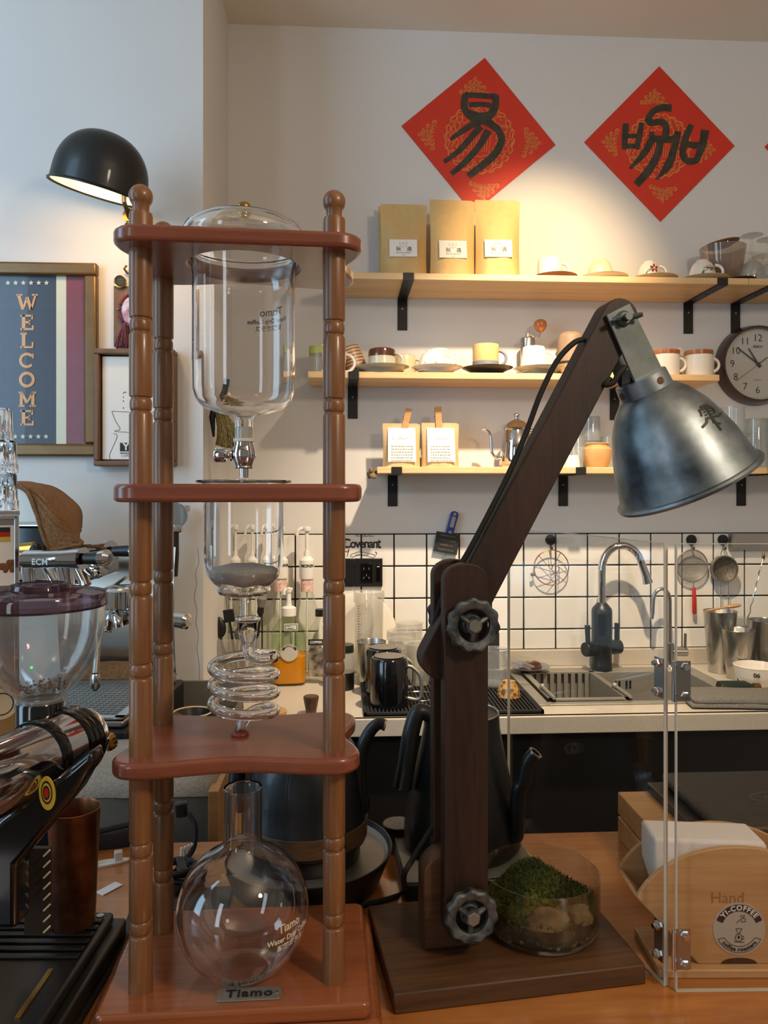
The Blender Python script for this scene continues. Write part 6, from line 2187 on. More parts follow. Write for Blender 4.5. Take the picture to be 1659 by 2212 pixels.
fy = lambda a, b: (a, -0.0342, b)
M().ribbon([(-0.010, 0.155), (0.022, 0.155), (0.022, 0.169), (-0.010, 0.169), (-0.010, 0.155)], 0.0016, fy).part('blue_border', 'blue', lo)
m = M().ribbon([(-0.006, 0.165), (0.004, 0.165)], 0.0016, fy)
m.ribbon([(-0.004, 0.159), (0.012, 0.159)], 0.0016, fy)
m.part('handwriting', 'ink', lo, kind='stuff')


def coffee_sticker(parent, mx, r0, big=True):
    """round paper sticker: dark ribbon with YI-COFFEE, small kettle drawing, lower ribbon"""
    s_ = M().cyl((0, 0, 0), (0, 0, 0.0006), r0, 48)
    s_.v = [tuple(mx @ Vector(v)) for v in s_.v]
    st_ = s_.part('sticker', plain('sticker_paper', 'b9b2a6', 0.5, var=0.02), parent)
    f0 = lambda a, b: tuple(mx @ Vector((a, b, 0.0009)))
    f1 = lambda a, b: tuple(mx @ Vector((a, b, 0.0013)))
    M().ribbon(disc_arc(0, 0, r0 * 0.80, 160, 20, 20), r0 * 0.26, f0).part('dark_ribbon', plain('ribbon_print', '2b2430', 0.5), st_)
    if not big:
        t = M()
        tt = text('YI-COFFEE', r0 * 0.25, bold=0.0001)
        for x, y, _ in tt.v:
            a = PI / 2 - x / (r0 * 0.80)
            t.v.append(f1((r0 * 0.80 + y) * math.cos(a), (r0 * 0.80 + y) * math.sin(a)))
        t.f = tt.f
        t.part('lettering', 'paper', st_)
        return st_
    t = M()
    tt = text('YI-COFFEE', r0 * 0.27, bold=0.0003, space=1.25)
    for x, y, _ in tt.v:
        a = PI / 2 - x / (r0 * 0.80)
        t.v.append(f1((r0 * 0.80 + y) * math.cos(a), (r0 * 0.80 + y) * math.sin(a)))
    t.f = tt.f
    t.part('lettering', 'paper', st_)
    t = M()
    tt = text('coffee roasters', r0 * 0.21, bold=0.0002, space=1.1)
    for x, y, _ in tt.v:
        a = -PI / 2 + x / (r0 * 0.78)
        t.v.append(f1((r0 * 0.78 - y) * math.cos(a), (r0 * 0.78 - y) * math.sin(a)))
    t.f = tt.f
    t.part('lettering', 'ink', st_)
    m = M().ribbon(disc_arc(0, 0, r0 * 0.90, 205, 335, 18), r0 * 0.02, f1)
    m.ribbon(disc_arc(0, 0, r0 * 0.66, 210, 330, 18), r0 * 0.02, f1)
    for a in (205, 335):
        m.ribbon([(r0 * 0.90 * math.cos(R(a)), r0 * 0.90 * math.sin(R(a))), (r0 * 0.66 * math.cos(R(a + (5 if a < 270 else -5))), r0 * 0.66 * math.sin(R(a + (5 if a < 270 else -5))))], r0 * 0.02, f1)
    k = r0 * 0.02
    kt = [([(0.06, 0.47), (0.10, 0.42), (0.22, 0.40), (0.24, 0.28), (0.08, 0.27), (0.05, 0.40)], k), ([(0.05, 0.36), (-0.06, 0.30), (-0.12, 0.22)], k), ([(0.14, 0.42), (0.20, 0.52), (0.02, 0.50)], k)]
    dr = [([(-0.14, 0.02), (0.10, 0.02), (0.0, -0.16), (-0.05, -0.16), (-0.14, 0.02)], k), ([(-0.12, -0.20), (0.06, -0.20), (0.10, -0.36), (0.06, -0.46), (-0.12, -0.46), (-0.16, -0.36), (-0.12, -0.20)], k), ([(0.09, -0.26), (0.16, -0.27), (0.17, -0.38), (0.09, -0.40)], k), ([(-0.20, -0.48), (0.18, -0.50)], k), ([(-0.03, -0.36), (-0.03, -0.26)], k * 4)]
    for pts, wd in kt + dr:
        m.ribbon([(a * r0, b * r0) for a, b in pts], wd, f1)
    m.part('line_drawing', 'ink', st_)
    return st_


coffee_sticker(o, mtx((0.001, -0.0502, 0.0945), R(90)), 0.0242, False)
# dark labelled bottle
o = root('spirit_bottle', 'clear square bottle with a black band label beside the juice bottle', 'bottle', (PY(692, 1450, 2.215).x, 2.215, CTZ + 0.0003))
sq_lathe(M(), [(0.033, 0), (0.036, 0.004), (0.0365, 0.130), (0.033, 0.146), (0.018, 0.168), (0.013, 0.176), (0.013, 0.19)], 32).part('bottle_glass', 'green_glass', o)
lb_ = M().box((0, -0.0372, 0.117), (0.066, 0.0006, 0.017)).part('band_label', 'ink', o)
text('COPPER BOX', 0.0095, mx=mtx((0, -0.0378, 0.117), R(90)), bold=0.0002).part('lettering', 'paper', lb_)
M().box((0, -0.0372, 0.060), (0.058, 0.0006, 0.080)).part('picture_label', worn('bottle_print', '2a2622', 'a08f78', 45, 0.5, 0, 0), o)
M().cyl((0, 0, 0.185), (0, 0, 0.205), 0.0145, 24).part('cap', 'black_plastic', o)
# dark lidded jar
o = root('lidded_jar', 'jar with dark green lid beside the black bar mat', 'jar', (PY(748, 1470, 2.12).x - 0.006, 2.12, CTZ + 0.0003))
M().lathe([(0, 0), (0.026, 0), (0.028, 0.003), (0.028, 0.048), (0, 0.048)], 32).part('dark_contents', 'black_plastic', o)
M().lathe(shell([(0.027, 0.046), (0.0285, 0.047), (0.0285, 0.098), (0.026, 0.104)], 0.0015), 32).part('jar_glass', 'plastic_clear', o)
M().lathe([(0, 0.100), (0.0265, 0.100), (0.0270, 0.104), (0.0265, 0.122), (0, 0.124)], 32).part('lid', 'dark_green', o)

# utensil holder
p = PY(516, 1440, 2.24)
o = root('utensil_box', 'clear acrylic box holding spoons and brushes beside the left wall', 'holder', (-0.287, 2.205, CTZ + 0.0003))
m = M()
for c, d in (((0, -0.040, 0.065), (0.11, 0.003, 0.13)), ((0, 0.040, 0.065), (0.11, 0.003, 0.13)), ((-0.0535, 0, 0.065), (0.003, 0.077, 0.13)), ((0.0535, 0, 0.065), (0.003, 0.077, 0.13)), ((0, 0, 0.0015), (0.104, 0.077, 0.003))):
    m.box(c, d)
m.part('box_wall', 'plastic_clear', o)
ut = [('black ladle leaning in the acrylic utensil box, leftmost', 'ladle', 'black_plastic', -0.070, 0.135, -9, 'ball'), ('steel spoon in the acrylic utensil box next to the ladle', 'spoon', 'steel_dull', -0.052, 0.120, 7, 'spoon'), ('red tipped black spatula in the utensil box', 'spatula', 'black_plastic', -0.036, 0.175, -24, 'red'),
      ('wide black brush standing in the utensil box', 'brush', 'black_plastic', -0.022, 0.175, -8, 'flat'), ('wooden spatula standing in the utensil box', 'spatula', 'brown_wood', -0.020, 0.14, 3, 'flat'), ('long black brush at the right end of the utensil box', 'brush', 'black_plastic', 0.040, 0.20, 6, 'fuzz'), ('white scraper in the utensil box', 'spatula', 'white_plastic', 0.015, 0.155, 2, 'flat'), ('dark red spoon handle in the utensil box', 'spoon', 'brown_glaze', 0.002, 0.12, -4, 'spoon')]
for k, (lab, nm, mt, dx, L, ti, kind_) in enumerate(ut):
    u_ = root('kitchen_' + nm, lab, nm, (-0.287 + dx * 0.6 + 0.012, 2.205 + 0.02 * ((k % 3) - 1), CTZ + 0.006), 0, 'utensils in the acrylic box', 0, R(ti))
    M().tube([(0, 0, 0), (0, 0, L * 0.5), (0, 0, L)], [0.0045, 0.004, 0.0035], 8).part('handle', mt, u_)
    if kind_ == 'ball':
        M().sph((0, 0, L + 0.022), 1, 18, (0.019, 0.008, 0.030)).part('bowl', mt, u_)
    elif kind_ == 'spoon':
        M().sph((0, 0, L + 0.014), 1, 16, (0.013, 0.005, 0.020)).part('bowl', mt, u_)
    elif kind_ == 'flat':
        M().box((0, 0, L + 0.014), (0.030, 0.008, 0.036)).part('blade', mt, u_, bev=0.002)
    elif kind_ == 'red':
        M().box((0, 0, L + 0.012), (0.022, 0.008, 0.026)).part('tip', 'red', u_, bev=0.002, label='red silicone tip')
    elif kind_ == 'fuzz':
        M().lathe([(0.004, L - 0.02), (0.010, L - 0.01), (0.009, L + 0.008), (0, L + 0.008)], 16).part('ferrule', mt, u_)
        M().lathe([(0, L + 0.006), (0.009, L + 0.006), (0.015, L + 0.03), (0.009, L + 0.036), (0, L + 0.038)], 16).part('bristle_head', 'grey_ink', u_)
o = root('filter_stack', 'stack of tan paper filters beside the utensil box', 'filters', (-0.282, 2.13, CTZ + 0.0003))
M().lathe([(0, 0), (0.028, 0), (0.048, 0.044), (0.050, 0.046), (0.046, 0.046), (0.027, 0.006), (0, 0.006)], 40, fr=lambda r_, z_, a: r_ * (1 + 0.03 * math.cos(24 * a))).part('filter_cone', 'kraft2', o)
# wooden tamper-like handle by the right front pillar
p = PY(672, 1540, 1.885)
o = root('tamper', 'flared dark wooden tamper standing on the counter edge beside the drip stand', 'tamper', (p.x, 1.885, CTZ + 0.0003))
M().lathe([(0, 0), (0.012, 0), (0.0125, 0.004), (0.019, 0.040), (0.018, 0.044), (0, 0.045)], 8).part('tool_body', 'walnut_base', o)
o = root('wooden_disc', 'flat round wooden disc on the counter behind the lower drip plate', 'disc', (PY(592, 1560, 1.875).x, 1.885, CTZ + 0.0003))
M().lathe([(0, 0), (0.028, 0), (0.03, 0.003), (0.03, 0.009), (0.027, 0.012), (0, 0.013)], 36).part('disc_body', 'oak', o)


# ================================================================== espresso machine and things on the left
EM = PT(150, 1500, 1.5)
EMO = Vector((EM.x, EM.y, 0.90))
em = root('espresso_machine', 'chrome espresso machine with black handles below the framed posters', 'espresso machine', EMO, R(-4))


def ep(px, py, t):
    return Matrix.Rotation(R(4), 3, 'Z') @ (PT(px, py, t) - EMO)


def pxbox(m, px0, px1, py0, py1, t, dep):
    a, b = ep(px0, py1, t), ep(px1, py0, t)
    return m.box(((a.x + b.x) / 2, a.y + dep / 2, (a.z + b.z) / 2), (b.x - a.x, dep, b.z - a.z))


# drip tray with a grille of slots
a, b = ep(60, 1552, 1.47), ep(262, 1552, 1.47)
tz = b.z
TRD = 0.36
x0, x1, y0 = a.x - 0.10, b.x + 0.004, b.y
m = M()
m.box(((x0 + x1) / 2, y0 + TRD / 2, tz - 0.012), (x1 - x0, TRD, 0.014))
m.part('drip_tray', 'steel', em, bev=0.004)
m = M().box(((x0 + x1) / 2, y0 + TRD / 2, tz - 0.0045), (x1 - x0 - 0.03, TRD - 0.03, 0.001))
m.part('tray_well', 'black', em)
g = M()
gx1, gx0_, gy0, gy1 = x1 - 0.022, x0 + 0.01, y0 + 0.02, y0 + TRD - 0.012
nr = 22
for j in range(nr + 1):
    yy = gy0 + (gy1 - gy0) * j / nr
    g.box(((gx0_ + gx1) / 2, yy, tz - 0.001), (gx1 - gx0_, 0.0048, 0.004))
for k in range(20):
    xx = gx0_ + (gx1 - gx0_) * k / 19
    g.tube([(xx, gy0, tz - 0.0012), (xx - 0.0, gy1, tz - 0.0012)], 0.0018, 4)
g.part('tray_grille', 'steel_dull', em, kind='stuff')
g = M()
for c, d in ((((x0 + x1) / 2, y0 + 0.009, tz - 0.001), (x1 - x0, 0.018, 0.005)), ((x1 - 0.010, y0 + TRD / 2, tz - 0.001), (0.020, TRD, 0.005)), (((x0 + x1) / 2, y0 + TRD - 0.004, tz - 0.001), (x1 - x0, 0.010, 0.005))):
    g.box(c, d)
g.part('tray_rim', 'steel', em, bev=0.001)
m = M()
m.box(((x0 + x1) / 2, y0 + 0.19, (tz - 0.02) / 2 + 0.011), (x1 - x0 + 0.02, 0.40, tz - 0.042))
m.part('machine_base', 'black_plastic', em, bev=0.006)
for sx in (x0 + 0.05, x1 - 0.02):
    M().cyl((sx, y0 + 0.03, 0), (sx, y0 + 0.03, 0.012), 0.018, 18).part('foot', 'rubber', em)
# curved mirror back panel, body and top
bx1 = x1 - 0.006
m = M()
prof = []
for k in range(13):
    t = k / 12
    prof.append((y0 + TRD + 0.03 - 0.055 * math.sin(PI * (0.25 + t * 0.5)) + 0.02, tz + 0.30 * t))
vs = [(x, yy, zz) for x in (x0, bx1) for yy, zz in prof]
m.add(vs, [(i, i + 1, 13 + i + 1, 13 + i) for i in range(12)])
m.add([(x, yy + 0.003, zz) for x, yy, zz in vs], [(i, 13 + i, 13 + i + 1, i + 1) for i in range(12)])
m.part('back_panel', 'steel', em)
m = M()
pxbox(m, -140, 178, 1215, 1262, 1.56, 0.22)
m.part('group_housing', 'chrome', em, bev=0.010, seg=3)
m = M()
pxbox(m, -140, 100, 1137, 1215, 1.60, 0.15)
m.part('black_fascia', 'black_gloss', em, bev=0.004)
# white rounded top: the cup warmer hood
a, b = ep(-140, 1137, 1.585), ep(98, 1046, 1.585)
out = [(a.x, a.z), (b.x, a.z), (b.x + 0.002, a.z + 0.012)]
for k in range(9):
    t = PI / 2 * k / 8
    out.append((b.x - 0.070 + 0.072 * math.cos(t), b.z - 0.065 + 0.062 * math.sin(t)))
out.append((a.x, b.z))
M().prism(out, a.y, a.y + 0.11, XZ(0)).part('top_hood', 'white_cer', em, bev=0.010, seg=3)
e0, e1 = ep(20, 1113, 1.583), ep(98, 1113, 1.583)
M().box(((e0.x + e1.x) / 2, e0.y + 0.0015, e0.z), (e1.x - e0.x, 0.002, 0.0022)).part('red_line', 'red', em)
e0, e1 = ep(20, 1136, 1.583), ep(100, 1136, 1.583)
M().tube([(e0.x - 0.1, e0.y, e0.z), (e1.x, e1.y, e1.z)], 0.0028, 8).part('trim_rail', 'chrome', em)


# valves with black knobs
def valve(pts, knob, name, rr=0.0165):
    m = M()
    v = [ep(*p) for p in pts]
    m.tube([v[0], v[0].lerp(v[1], 0.15), v[0].lerp(v[1], 0.16), v[0].lerp(v[1], 0.68), v[0].lerp(v[1], 0.70), v[1]], [rr * 0.8, rr * 0.8, rr, rr, rr * 0.98, rr * 1.18], 20)
    o_ = m.part(name, 'chrome', em)
    k = [ep(*p) for p in knob]
    M().tube([v[1], k[0], k[0].lerp(k[1], 0.02), k[1]], [rr * 0.35, rr * 0.35, rr * 0.62, rr * 0.72], 16).part('knob', 'black_plastic', o_)
    M().tube([k[1], k[1].lerp(k[1] + (k[1] - k[0]).normalized() * 0.020, 0.7), k[1] + (k[1] - k[0]).normalized() * 0.022], [rr * 0.85, rr * 0.95, rr * 0.5], 18).part('knob_cap', 'chrome', o_)
    return o_


v1 = valve(((35, 1209, 1.44), (180, 1206, 1.38)), ((184, 1207, 1.38), (217, 1206, 1.37)), 'steam_valve')
c = ep(96, 1211, 1.40)
text('ECM', 0.0155, mx=Matrix.Translation(Vector((c.x, c.y - 0.0195, c.z - 0.001))) @ Matrix.Rotation(R(90), 4, 'X') @ Matrix.Rotation(R(-10), 4, 'Y'), bold=0.0004, space=1.1).part('lettering', 'steel_dull', v1)
valve(((150, 1196, 1.60), (240, 1188, 1.54)), ((246, 1191, 1.54), (285, 1190, 1.53)), 'water_valve')
M().tube([ep(30, 1188, 1.52), ep(75, 1186, 1.52)], [0.012, 0.015], 16).part('pipe_joint', 'brass', em)
M().sph(tuple(ep(78, 1192, 1.5)), 0.017, 16, (0.7, 1, 1)).part('side_knob', 'black_plastic', em)
for p0, p1, w0 in (((100, 1222, 1.47), (118, 1262, 1.45), 0.010), ((168, 1222, 1.50), (186, 1265, 1.49), 0.012), ((60, 1225, 1.5), (66, 1290, 1.5), 0.012), ((140, 1222, 1.52), (150, 1300, 1.52), 0.016)):
    M().tube([ep(*p0), ep(*p1)], [w0, w0 * 0.9], 16).part('pipe', 'chrome', em)
p0, p1 = ep(190, 1215, 1.50), ep(235, 1240, 1.46)
M().lathe([(0, 0), (0.019, 0), (0.020, 0.004), (0.020, 0.040), (0.017, 0.044), (0.010, 0.046), (0.010, 0.055), (0, 0.055)], 8, align(p0, p1)).part('group_bolt', 'chrome', em)
# group head and its portafilter
gc = ep(262, 1290, 1.46)
gh = M().lathe([(0, -0.020), (0.034, -0.020), (0.038, -0.017), (0.038, 0.014), (0.034, 0.018), (0.022, 0.022), (0, 0.022)], 40, Matrix.Translation(gc)).part('group_head', 'chrome', em)
M().lathe([(0, -0.022), (0.026, -0.022), (0.026, -0.040), (0.012, -0.052), (0, -0.052)], 32, Matrix.Translation(gc)).part('filter_basket', 'chrome', gh)
h0, h1, h2, h3 = ep(280, 1322, 1.44), ep(312, 1330, 1.42), ep(378, 1339, 1.37), ep(408, 1343, 1.355)
M().tube([h0, h1], [0.008, 0.010], 14).part('portafilter_neck', 'chrome', gh)
M().tube([h1, h1.lerp(h2, 0.3), h2], [0.012, 0.0135, 0.0125], 18).part('portafilter_handle', 'black_plastic', gh)
M().tube([h2, h2.lerp(h3, 0.02), h2.lerp(h3, 0.85), h3], [0.0115, 0.0140, 0.0140, 0.009], 20).part('handle_cap', 'chrome', gh)
s0 = ep(236, 1330, 1.45)
M().tube(curve_pts([ep(262, 1326, 1.46), ep(240, 1330, 1.45), ep(235, 1350, 1.45), ep(232, 1364, 1.45)], 5), [0.009] * 15 + [0.008], 14).part('spout', 'chrome', gh)
M().tube(curve_pts([ep(262, 1326, 1.46), ep(250, 1330, 1.43), ep(254, 1342, 1.42), ep(256, 1354, 1.42)], 5), 0.0085, 14).part('spout', 'chrome', gh)
M().tube([ep(240, 1270, 1.52), ep(272, 1247, 1.48)], 0.0035, 8).part('thin_lever', 'steel', em)
# steam wand
M().tube(curve_pts([ep(214, 1300, 1.47), ep(213, 1370, 1.45), ep(206, 1455, 1.42)], 6), 0.0060, 12).part('steam_wand', 'steel_dull', em)
M().tube([ep(206, 1455, 1.42), ep(206, 1460, 1.42), ep(205.5, 1484, 1.42), ep(205.5, 1492, 1.42)], [0.0065, 0.0082, 0.0090, 0.0040], 14).part('wand_tip', 'steel', em)
M().sph(tuple(ep(203, 1428, 1.44)), 0.0022, 8).part('status_light', 'led', em)
M().sph(tuple(ep(68, 1442, 1.46)), 0.0026, 8).part('status_light', 'led', em)

tq_ = PT(228, 1456, 1.795)
o = root('folded_towel', 'brown towel folded at the back of the espresso machine drip tray', 'towel', (tq_.x, tq_.y, 0.90 + tz + 0.002))
_later = o

# brown towel thrown over the hood
tw = root('brown_towel', 'brown ribbed cleaning towel draped over the white hood of the espresso machine', 'towel', PT(90, 1046, 1.60))
tb = Vector(tw.location)
rows = [[(38, 1041, 1.73), (66, 1041, 1.72), (104, 1048, 1.72), (146, 1070, 1.71), (176, 1100, 1.70), (178, 1140, 1.70)],
        [(36, 1044, 1.60), (55, 1046, 1.58), (88, 1062, 1.56), (128, 1095, 1.56), (160, 1128, 1.57), (172, 1160, 1.58)],
        [(38, 1046, 1.54), (52, 1050, 1.535), (78, 1075, 1.53), (116, 1112, 1.52), (150, 1146, 1.53), (176, 1168, 1.54)],
        [(40, 1047, 1.532), (58, 1058, 1.528), (76, 1092, 1.525), (100, 1135, 1.515), (136, 1165, 1.52), (174, 1176, 1.53)],
        [(42, 1048, 1.530), (62, 1066, 1.526), (78, 1108, 1.522), (90, 1150, 1.515), (108, 1186, 1.515), (150, 1180, 1.52)]]
G = [[PT(*c_) - tb for c_ in r_] for r_ in rows]
fine = []
for r_ in G:
    fine.append(curve_pts(r_, 6))
cols = list(zip(*fine))
sg = [curve_pts(list(c_), 6) for c_ in cols]
nu, nv = len(sg), len(sg[0])
m = M()
vs = []
for i in range(nu):
    for j in range(nv):
        p = sg[i][j]
        vs.append(p + Vector((0, -0.0020 * math.sin(j * 2.2), 0.0016 * math.sin(j * 2.2))) + Vector((0, 0.004 * noise.noise(p * 22), 0.004 * noise.noise(p * 22 + Vector((5, 0, 0))))))
m.add(vs, [(i * nv + j, (i + 1) * nv + j, (i + 1) * nv + j + 1, i * nv + j + 1) for i in range(nu - 1) for j in range(nv - 1)])
tc_ = m.part('towel_sheet', 'towel', tw, ang=80)
so = tc_.modifiers.new('thick', 'SOLIDIFY')
so.thickness = 0.006
hem = [sg[i][nv - 1] for i in range(nu)] + [sg[nu - 1][j] for j in range(nv - 1, nv // 2, -1)]
M().tube(hem, 0.0038, 6).part('hem', 'towel', tw)

# dark tray with a rolled towel and a pale rimmed bowl, right of the machine
tp_ = PT(405, 1545, 1.62)
r = root('knock_tray', 'dark grey tray on the counter behind the rear drip stand pillar', 'tray', (tp_.x + 0.014, tp_.y, CTZ + 0.0003), R(0))
hx = 0.075
M().box((-0.02, 0.30, 0.036), (0.17, 0.006, 0.072)).part('tray_back', 'grey_plastic', r, bev=0.002)
M().box((-0.02, 0.15, 0.003), (0.17, 0.31, 0.006)).part('tray_floor', 'black_plastic', r)
M().box((0.062, 0.15, 0.022), (0.005, 0.31, 0.044)).part('tray_side', 'black_plastic', r, bev=0.001)
M().box((-0.102, 0.15, 0.022), (0.005, 0.31, 0.044)).part('tray_side', 'black_plastic', r, bev=0.001)
M().box((-0.02, -0.003, 0.022), (0.17, 0.006, 0.044)).part('tray_front', 'black_plastic', r, bev=0.001)
pc_ = PT(412, 1545, 1.70)
o = root('rimmed_bowl', 'dark bowl with a pale rim inside the grey tray', 'bowl', (pc_.x - 0.002, pc_.y + 0.03, CTZ + 0.0068))
M().lathe([(0, 0), (0.026, 0), (0.034, 0.016), (0.044, 0.040), (0.041, 0.040), (0.031, 0.017), (0, 0.006)], 40).part('bowl_body', 'dark_cer', o)
M().torus((0, 0, 0.0405), 0.0425, 0.0022, 40, 8).part('pale_rim', 'cream_cer', o, label='pale rim')
o = root('rolled_towel', 'brown towel rolled up beside the pale rimmed bowl', 'towel', (pc_.x - 0.030, pc_.y - 0.04, CTZ + 0.044))
m = M()
sp_ = []
for k in range(60):
    a = k * 0.26
    sp_.append((0.0035 + 0.0013 * a, a))
vs = [(rr_ * math.cos(a), y_, rr_ * math.sin(a)) for y_ in (-0.028, 0.04) for rr_, a in sp_]
m.add(vs, [(i, i + 1, 60 + i + 1, 60 + i) for i in range(59)])
t_ = m.part('towel_roll', 'towel', o, ang=80)
so = t_.modifiers.new('thick', 'SOLIDIFY')
so.thickness = 0.0045
o.location.z = CTZ + 0.033

cloth_slab(0.0, 0.030, 0.085, 0.030, 21).part('towel_fold', 'towel', _later, ang=60)

# ------------------------------------------------------------------ low cabinets behind the bar, seen between the pillars
CA = lambda px_, py_, t: PT(px_, py_, t)
p = CA(290, 1780, 1.20)
o = root('storage_bin', 'dark grey storage bin with a wooden side panel behind the bar', 'bin', (p.x, p.y + 0.10, 0))
zt = CA(290, 1722, 1.20).z
M().box((-0.005, 0, zt / 2), (0.245, 0.20, zt)).part('bin_body', 'grey_plastic', o, bev=0.004)
xe = CA(385, 1760, 1.20).x - p.x
M().box((0.126, -0.01, zt / 2 + 0.008), (0.016, 0.23, zt + 0.016)).part('side_panel', 'oak', o, bev=0.001)
o2 = root('bar_mop_cloth', 'pale grey folded cloth lying on the dark storage bin', 'cloth', (p.x - 0.01, p.y + 0.09, zt + 0.0))
cloth_slab(0.0005, 0.036, 0.138, 0.095, 9).part('folded_cloth', 'pale_cloth', o2, ang=60)
p2 = CA(468, 1780, 1.455)
o = root('grey_panel', 'dark grey fabric panel standing behind the bar, seen past the flask', 'panel', (p2.x, p2.y, 0))
zt2 = CA(470, 1690, 1.455).z + 0.05
M().box((0.0, 0, zt2 / 2), (0.165, 0.03, zt2)).part('panel_body', worn('grey_felt_panel', '2f2b26', '3d3831', 60, 0.95, 0, 0.2), o, bev=0.003)

# ------------------------------------------------------------------ coffee grinder on the bar, bottom left
GL = C(-0.396, 0.68, TBZ)
gr = root('coffee_grinder', 'black and chrome coffee grinder with a clear hopper at the left of the bar', 'coffee grinder', GL, R(-3.2))


def gp(px, py, t):
    return Matrix.Rotation(R(3.2), 3, 'Z') @ (PT(px, py, t) - GL)


M().box((0.0, 0.0, 0.013), (0.218, 0.36, 0.022)).part('base_plate', 'black_plastic', gr, bev=0.004)
M().box((-0.004, -0.003, 0.030), (0.205, 0.345, 0.012)).part('base_tray', 'black_plastic', gr, bev=0.004)
M().box((0.0, 0.0, 0.0015), (0.226, 0.366, 0.003)).part('rubber_mat', 'rubber', gr)
for k in range(6):
    M().box((0.030, 0.147 - 0.0125 * k, 0.0375), (0.125, 0.0065, 0.003)).part('tray_slat', 'black_plastic', gr, bev=0.0008)
M().box((0.074, 0.030, 0.0366), (0.005, 0.070, 0.002)).part('gold_strip', 'brass', gr, label='dull brass strip on the base')
for sx in (-0.080, 0.088):
    M().cyl((sx, 0.155, 0.0375), (sx, 0.155, 0.0395), 0.004, 12).part('screw', 'steel', gr)
# slanted motor: chrome barrel with black bands
B0, B1 = gp(-95, 1722, 0.64), gp(186, 1587, 0.80)
ax_ = (B1 - B0).normalized()
LB = (B1 - B0).length
mxb = align(B0, B1)
rb = 0.0335
M().lathe([(0, 0), (rb * 0.98, 0), (rb, 0.004), (rb, LB - 0.028), (rb * 0.97, LB - 0.010), (rb * 0.86, LB - 0.001), (0, LB)], 56, mxb).part('motor_barrel', 'chrome', gr)
for f_ in (0.58, 0.80, 0.845, 0.89):
    z_ = LB * f_
    M().lathe([(rb - 0.002, z_ - 0.0035), (rb + 0.0015, z_ - 0.0035), (rb + 0.0022, z_), (rb + 0.0015, z_ + 0.0035), (rb - 0.002, z_ + 0.0035)] if f_ > 0.7 else [(rb - 0.002, z_ - 0.0055), (rb + 0.0018, z_ - 0.0055), (rb + 0.0026, z_), (rb + 0.0018, z_ + 0.0055), (rb - 0.002, z_ + 0.0055)], 56, mxb).part('black_band', 'black_gloss', gr)
# black cheek below the barrel and the stand
ck = []
for px_, py_ in ((-60, 1830), (0, 1770), (120, 1682), (198, 1622), (201, 1650), (165, 1715), (70, 1830), (35, 1870), (35, 2010), (-60, 2010)):
    v_ = gp(px_, py_, 0.690)
    ck.append((v_.x, v_.z))
yc = gp(80, 1750, 0.690).y
M().prism(ck, yc, yc + 0.030, XZ(0)).part('body_cheek', 'black_gloss', gr, bev=0.008, seg=3)
st0 = gp(-20, 1900, 0.72)
M().prism([(-0.105, 0.036), (-0.035, 0.036), (-0.030, 0.06), (-0.035, 0.16), (-0.105, 0.22)], yc - 0.015, yc + 0.075, XZ(0)).part('stand', 'black_gloss', gr, bev=0.008, seg=3)
# emblem
ce = gp(97, 1718, 0.684)
sm_ = Matrix.Translation(Vector((ce.x, yc - 0.0004, ce.z))) @ Matrix.Rotation(R(90), 4, 'X')
em_ = M().lathe([(0, 0), (1, 0), (1, 0.0016), (0, 0.0016)], 36)
em_.v = [tuple(sm_ @ Vector((x * 0.0072 - y * 0.001, y * 0.0150, z))) for x, y, z in em_.v]
eo = em_.part('emblem', 'yellow', gr)
for sc_, mt, zz in ((0.72, 'ink', 0.0020), (0.58, 'yellow', 0.0024), (0.44, 'ink', 0.0028), (0.30, 'red', 0.0032)):
    e2 = M().lathe([(0, zz - 0.001), (1, zz - 0.001), (1, zz), (0, zz)], 32)
    e2.v = [tuple(sm_ @ Vector((x * 0.0068 * sc_ - y * 0.001 * sc_, y * 0.0145 * sc_ + 0.001, z))) for x, y, z in e2.v]
    e2.part('emblem_ring', mt, eo)
# adjusting rod with a knurled brass end
r0_, r1_ = gp(196, 1625, 0.80), gp(228, 1606, 0.82)
M().cyl(r0_, r1_, 0.0058, 16).part('adjusting_rod', 'chrome', gr)
M().lathe([(0, 0), (0.0070, 0), (0.0095, 0.002), (0.0095, 0.008), (0.007, 0.010), (0, 0.010)], 30, align(r1_, r1_ + (r1_ - r0_)), fr=lambda r_, z_, a: r_ * (1 + 0.04 * math.cos(15 * a))).part('knurled_knob', 'brass', gr)
# neck, hopper and lid
hc = gp(88, 1510, 0.78)
hz = hc.z
HMX = Matrix.Translation(Vector((hc.x, hc.y, 0)))
M().lathe([(0, hz - 0.065), (0.0225, hz - 0.065), (0.0236, hz - 0.050), (0.0236, hz - 0.003), (0.0215, hz), (0, hz)], 40, HMX).part('neck', 'black_gloss', gr)
M().lathe([(0.0205, hz - 0.001), (0.0245, hz - 0.001), (0.0245, hz + 0.003), (0.0205, hz + 0.003), (0.0205, hz - 0.001)], 40, HMX).part('neck_ring', 'plastic_clear', gr)
hp = [(0.0220, hz + 0.001), (0.0222, hz + 0.004), (0.0265, hz + 0.0065), (0.0345, hz + 0.0135), (0.0440, hz + 0.0245), (0.0520, hz + 0.0385), (0.0578, hz + 0.0545), (0.0608, hz + 0.0720), (0.0617, hz + 0.0860), (0.0619, hz + 0.100)]
hz1 = hz + 0.100
M().lathe(shell(hp, 0.0022) + [hp[0]], 64, HMX).part('hopper', 'hopper_clear', gr, ang=60)
cm_ = M()
for k in range(150):
    a, rr_ = q.uniform(0, 2 * PI), 0.028 * math.sqrt(q.random())
    cm_.sph((hc.x + rr_ * math.cos(a), hc.y + rr_ * math.sin(a), hz + 0.010 + 0.10 * rr_ + q.uniform(0, 0.002)), q.uniform(0.0006, 0.0016), 6)
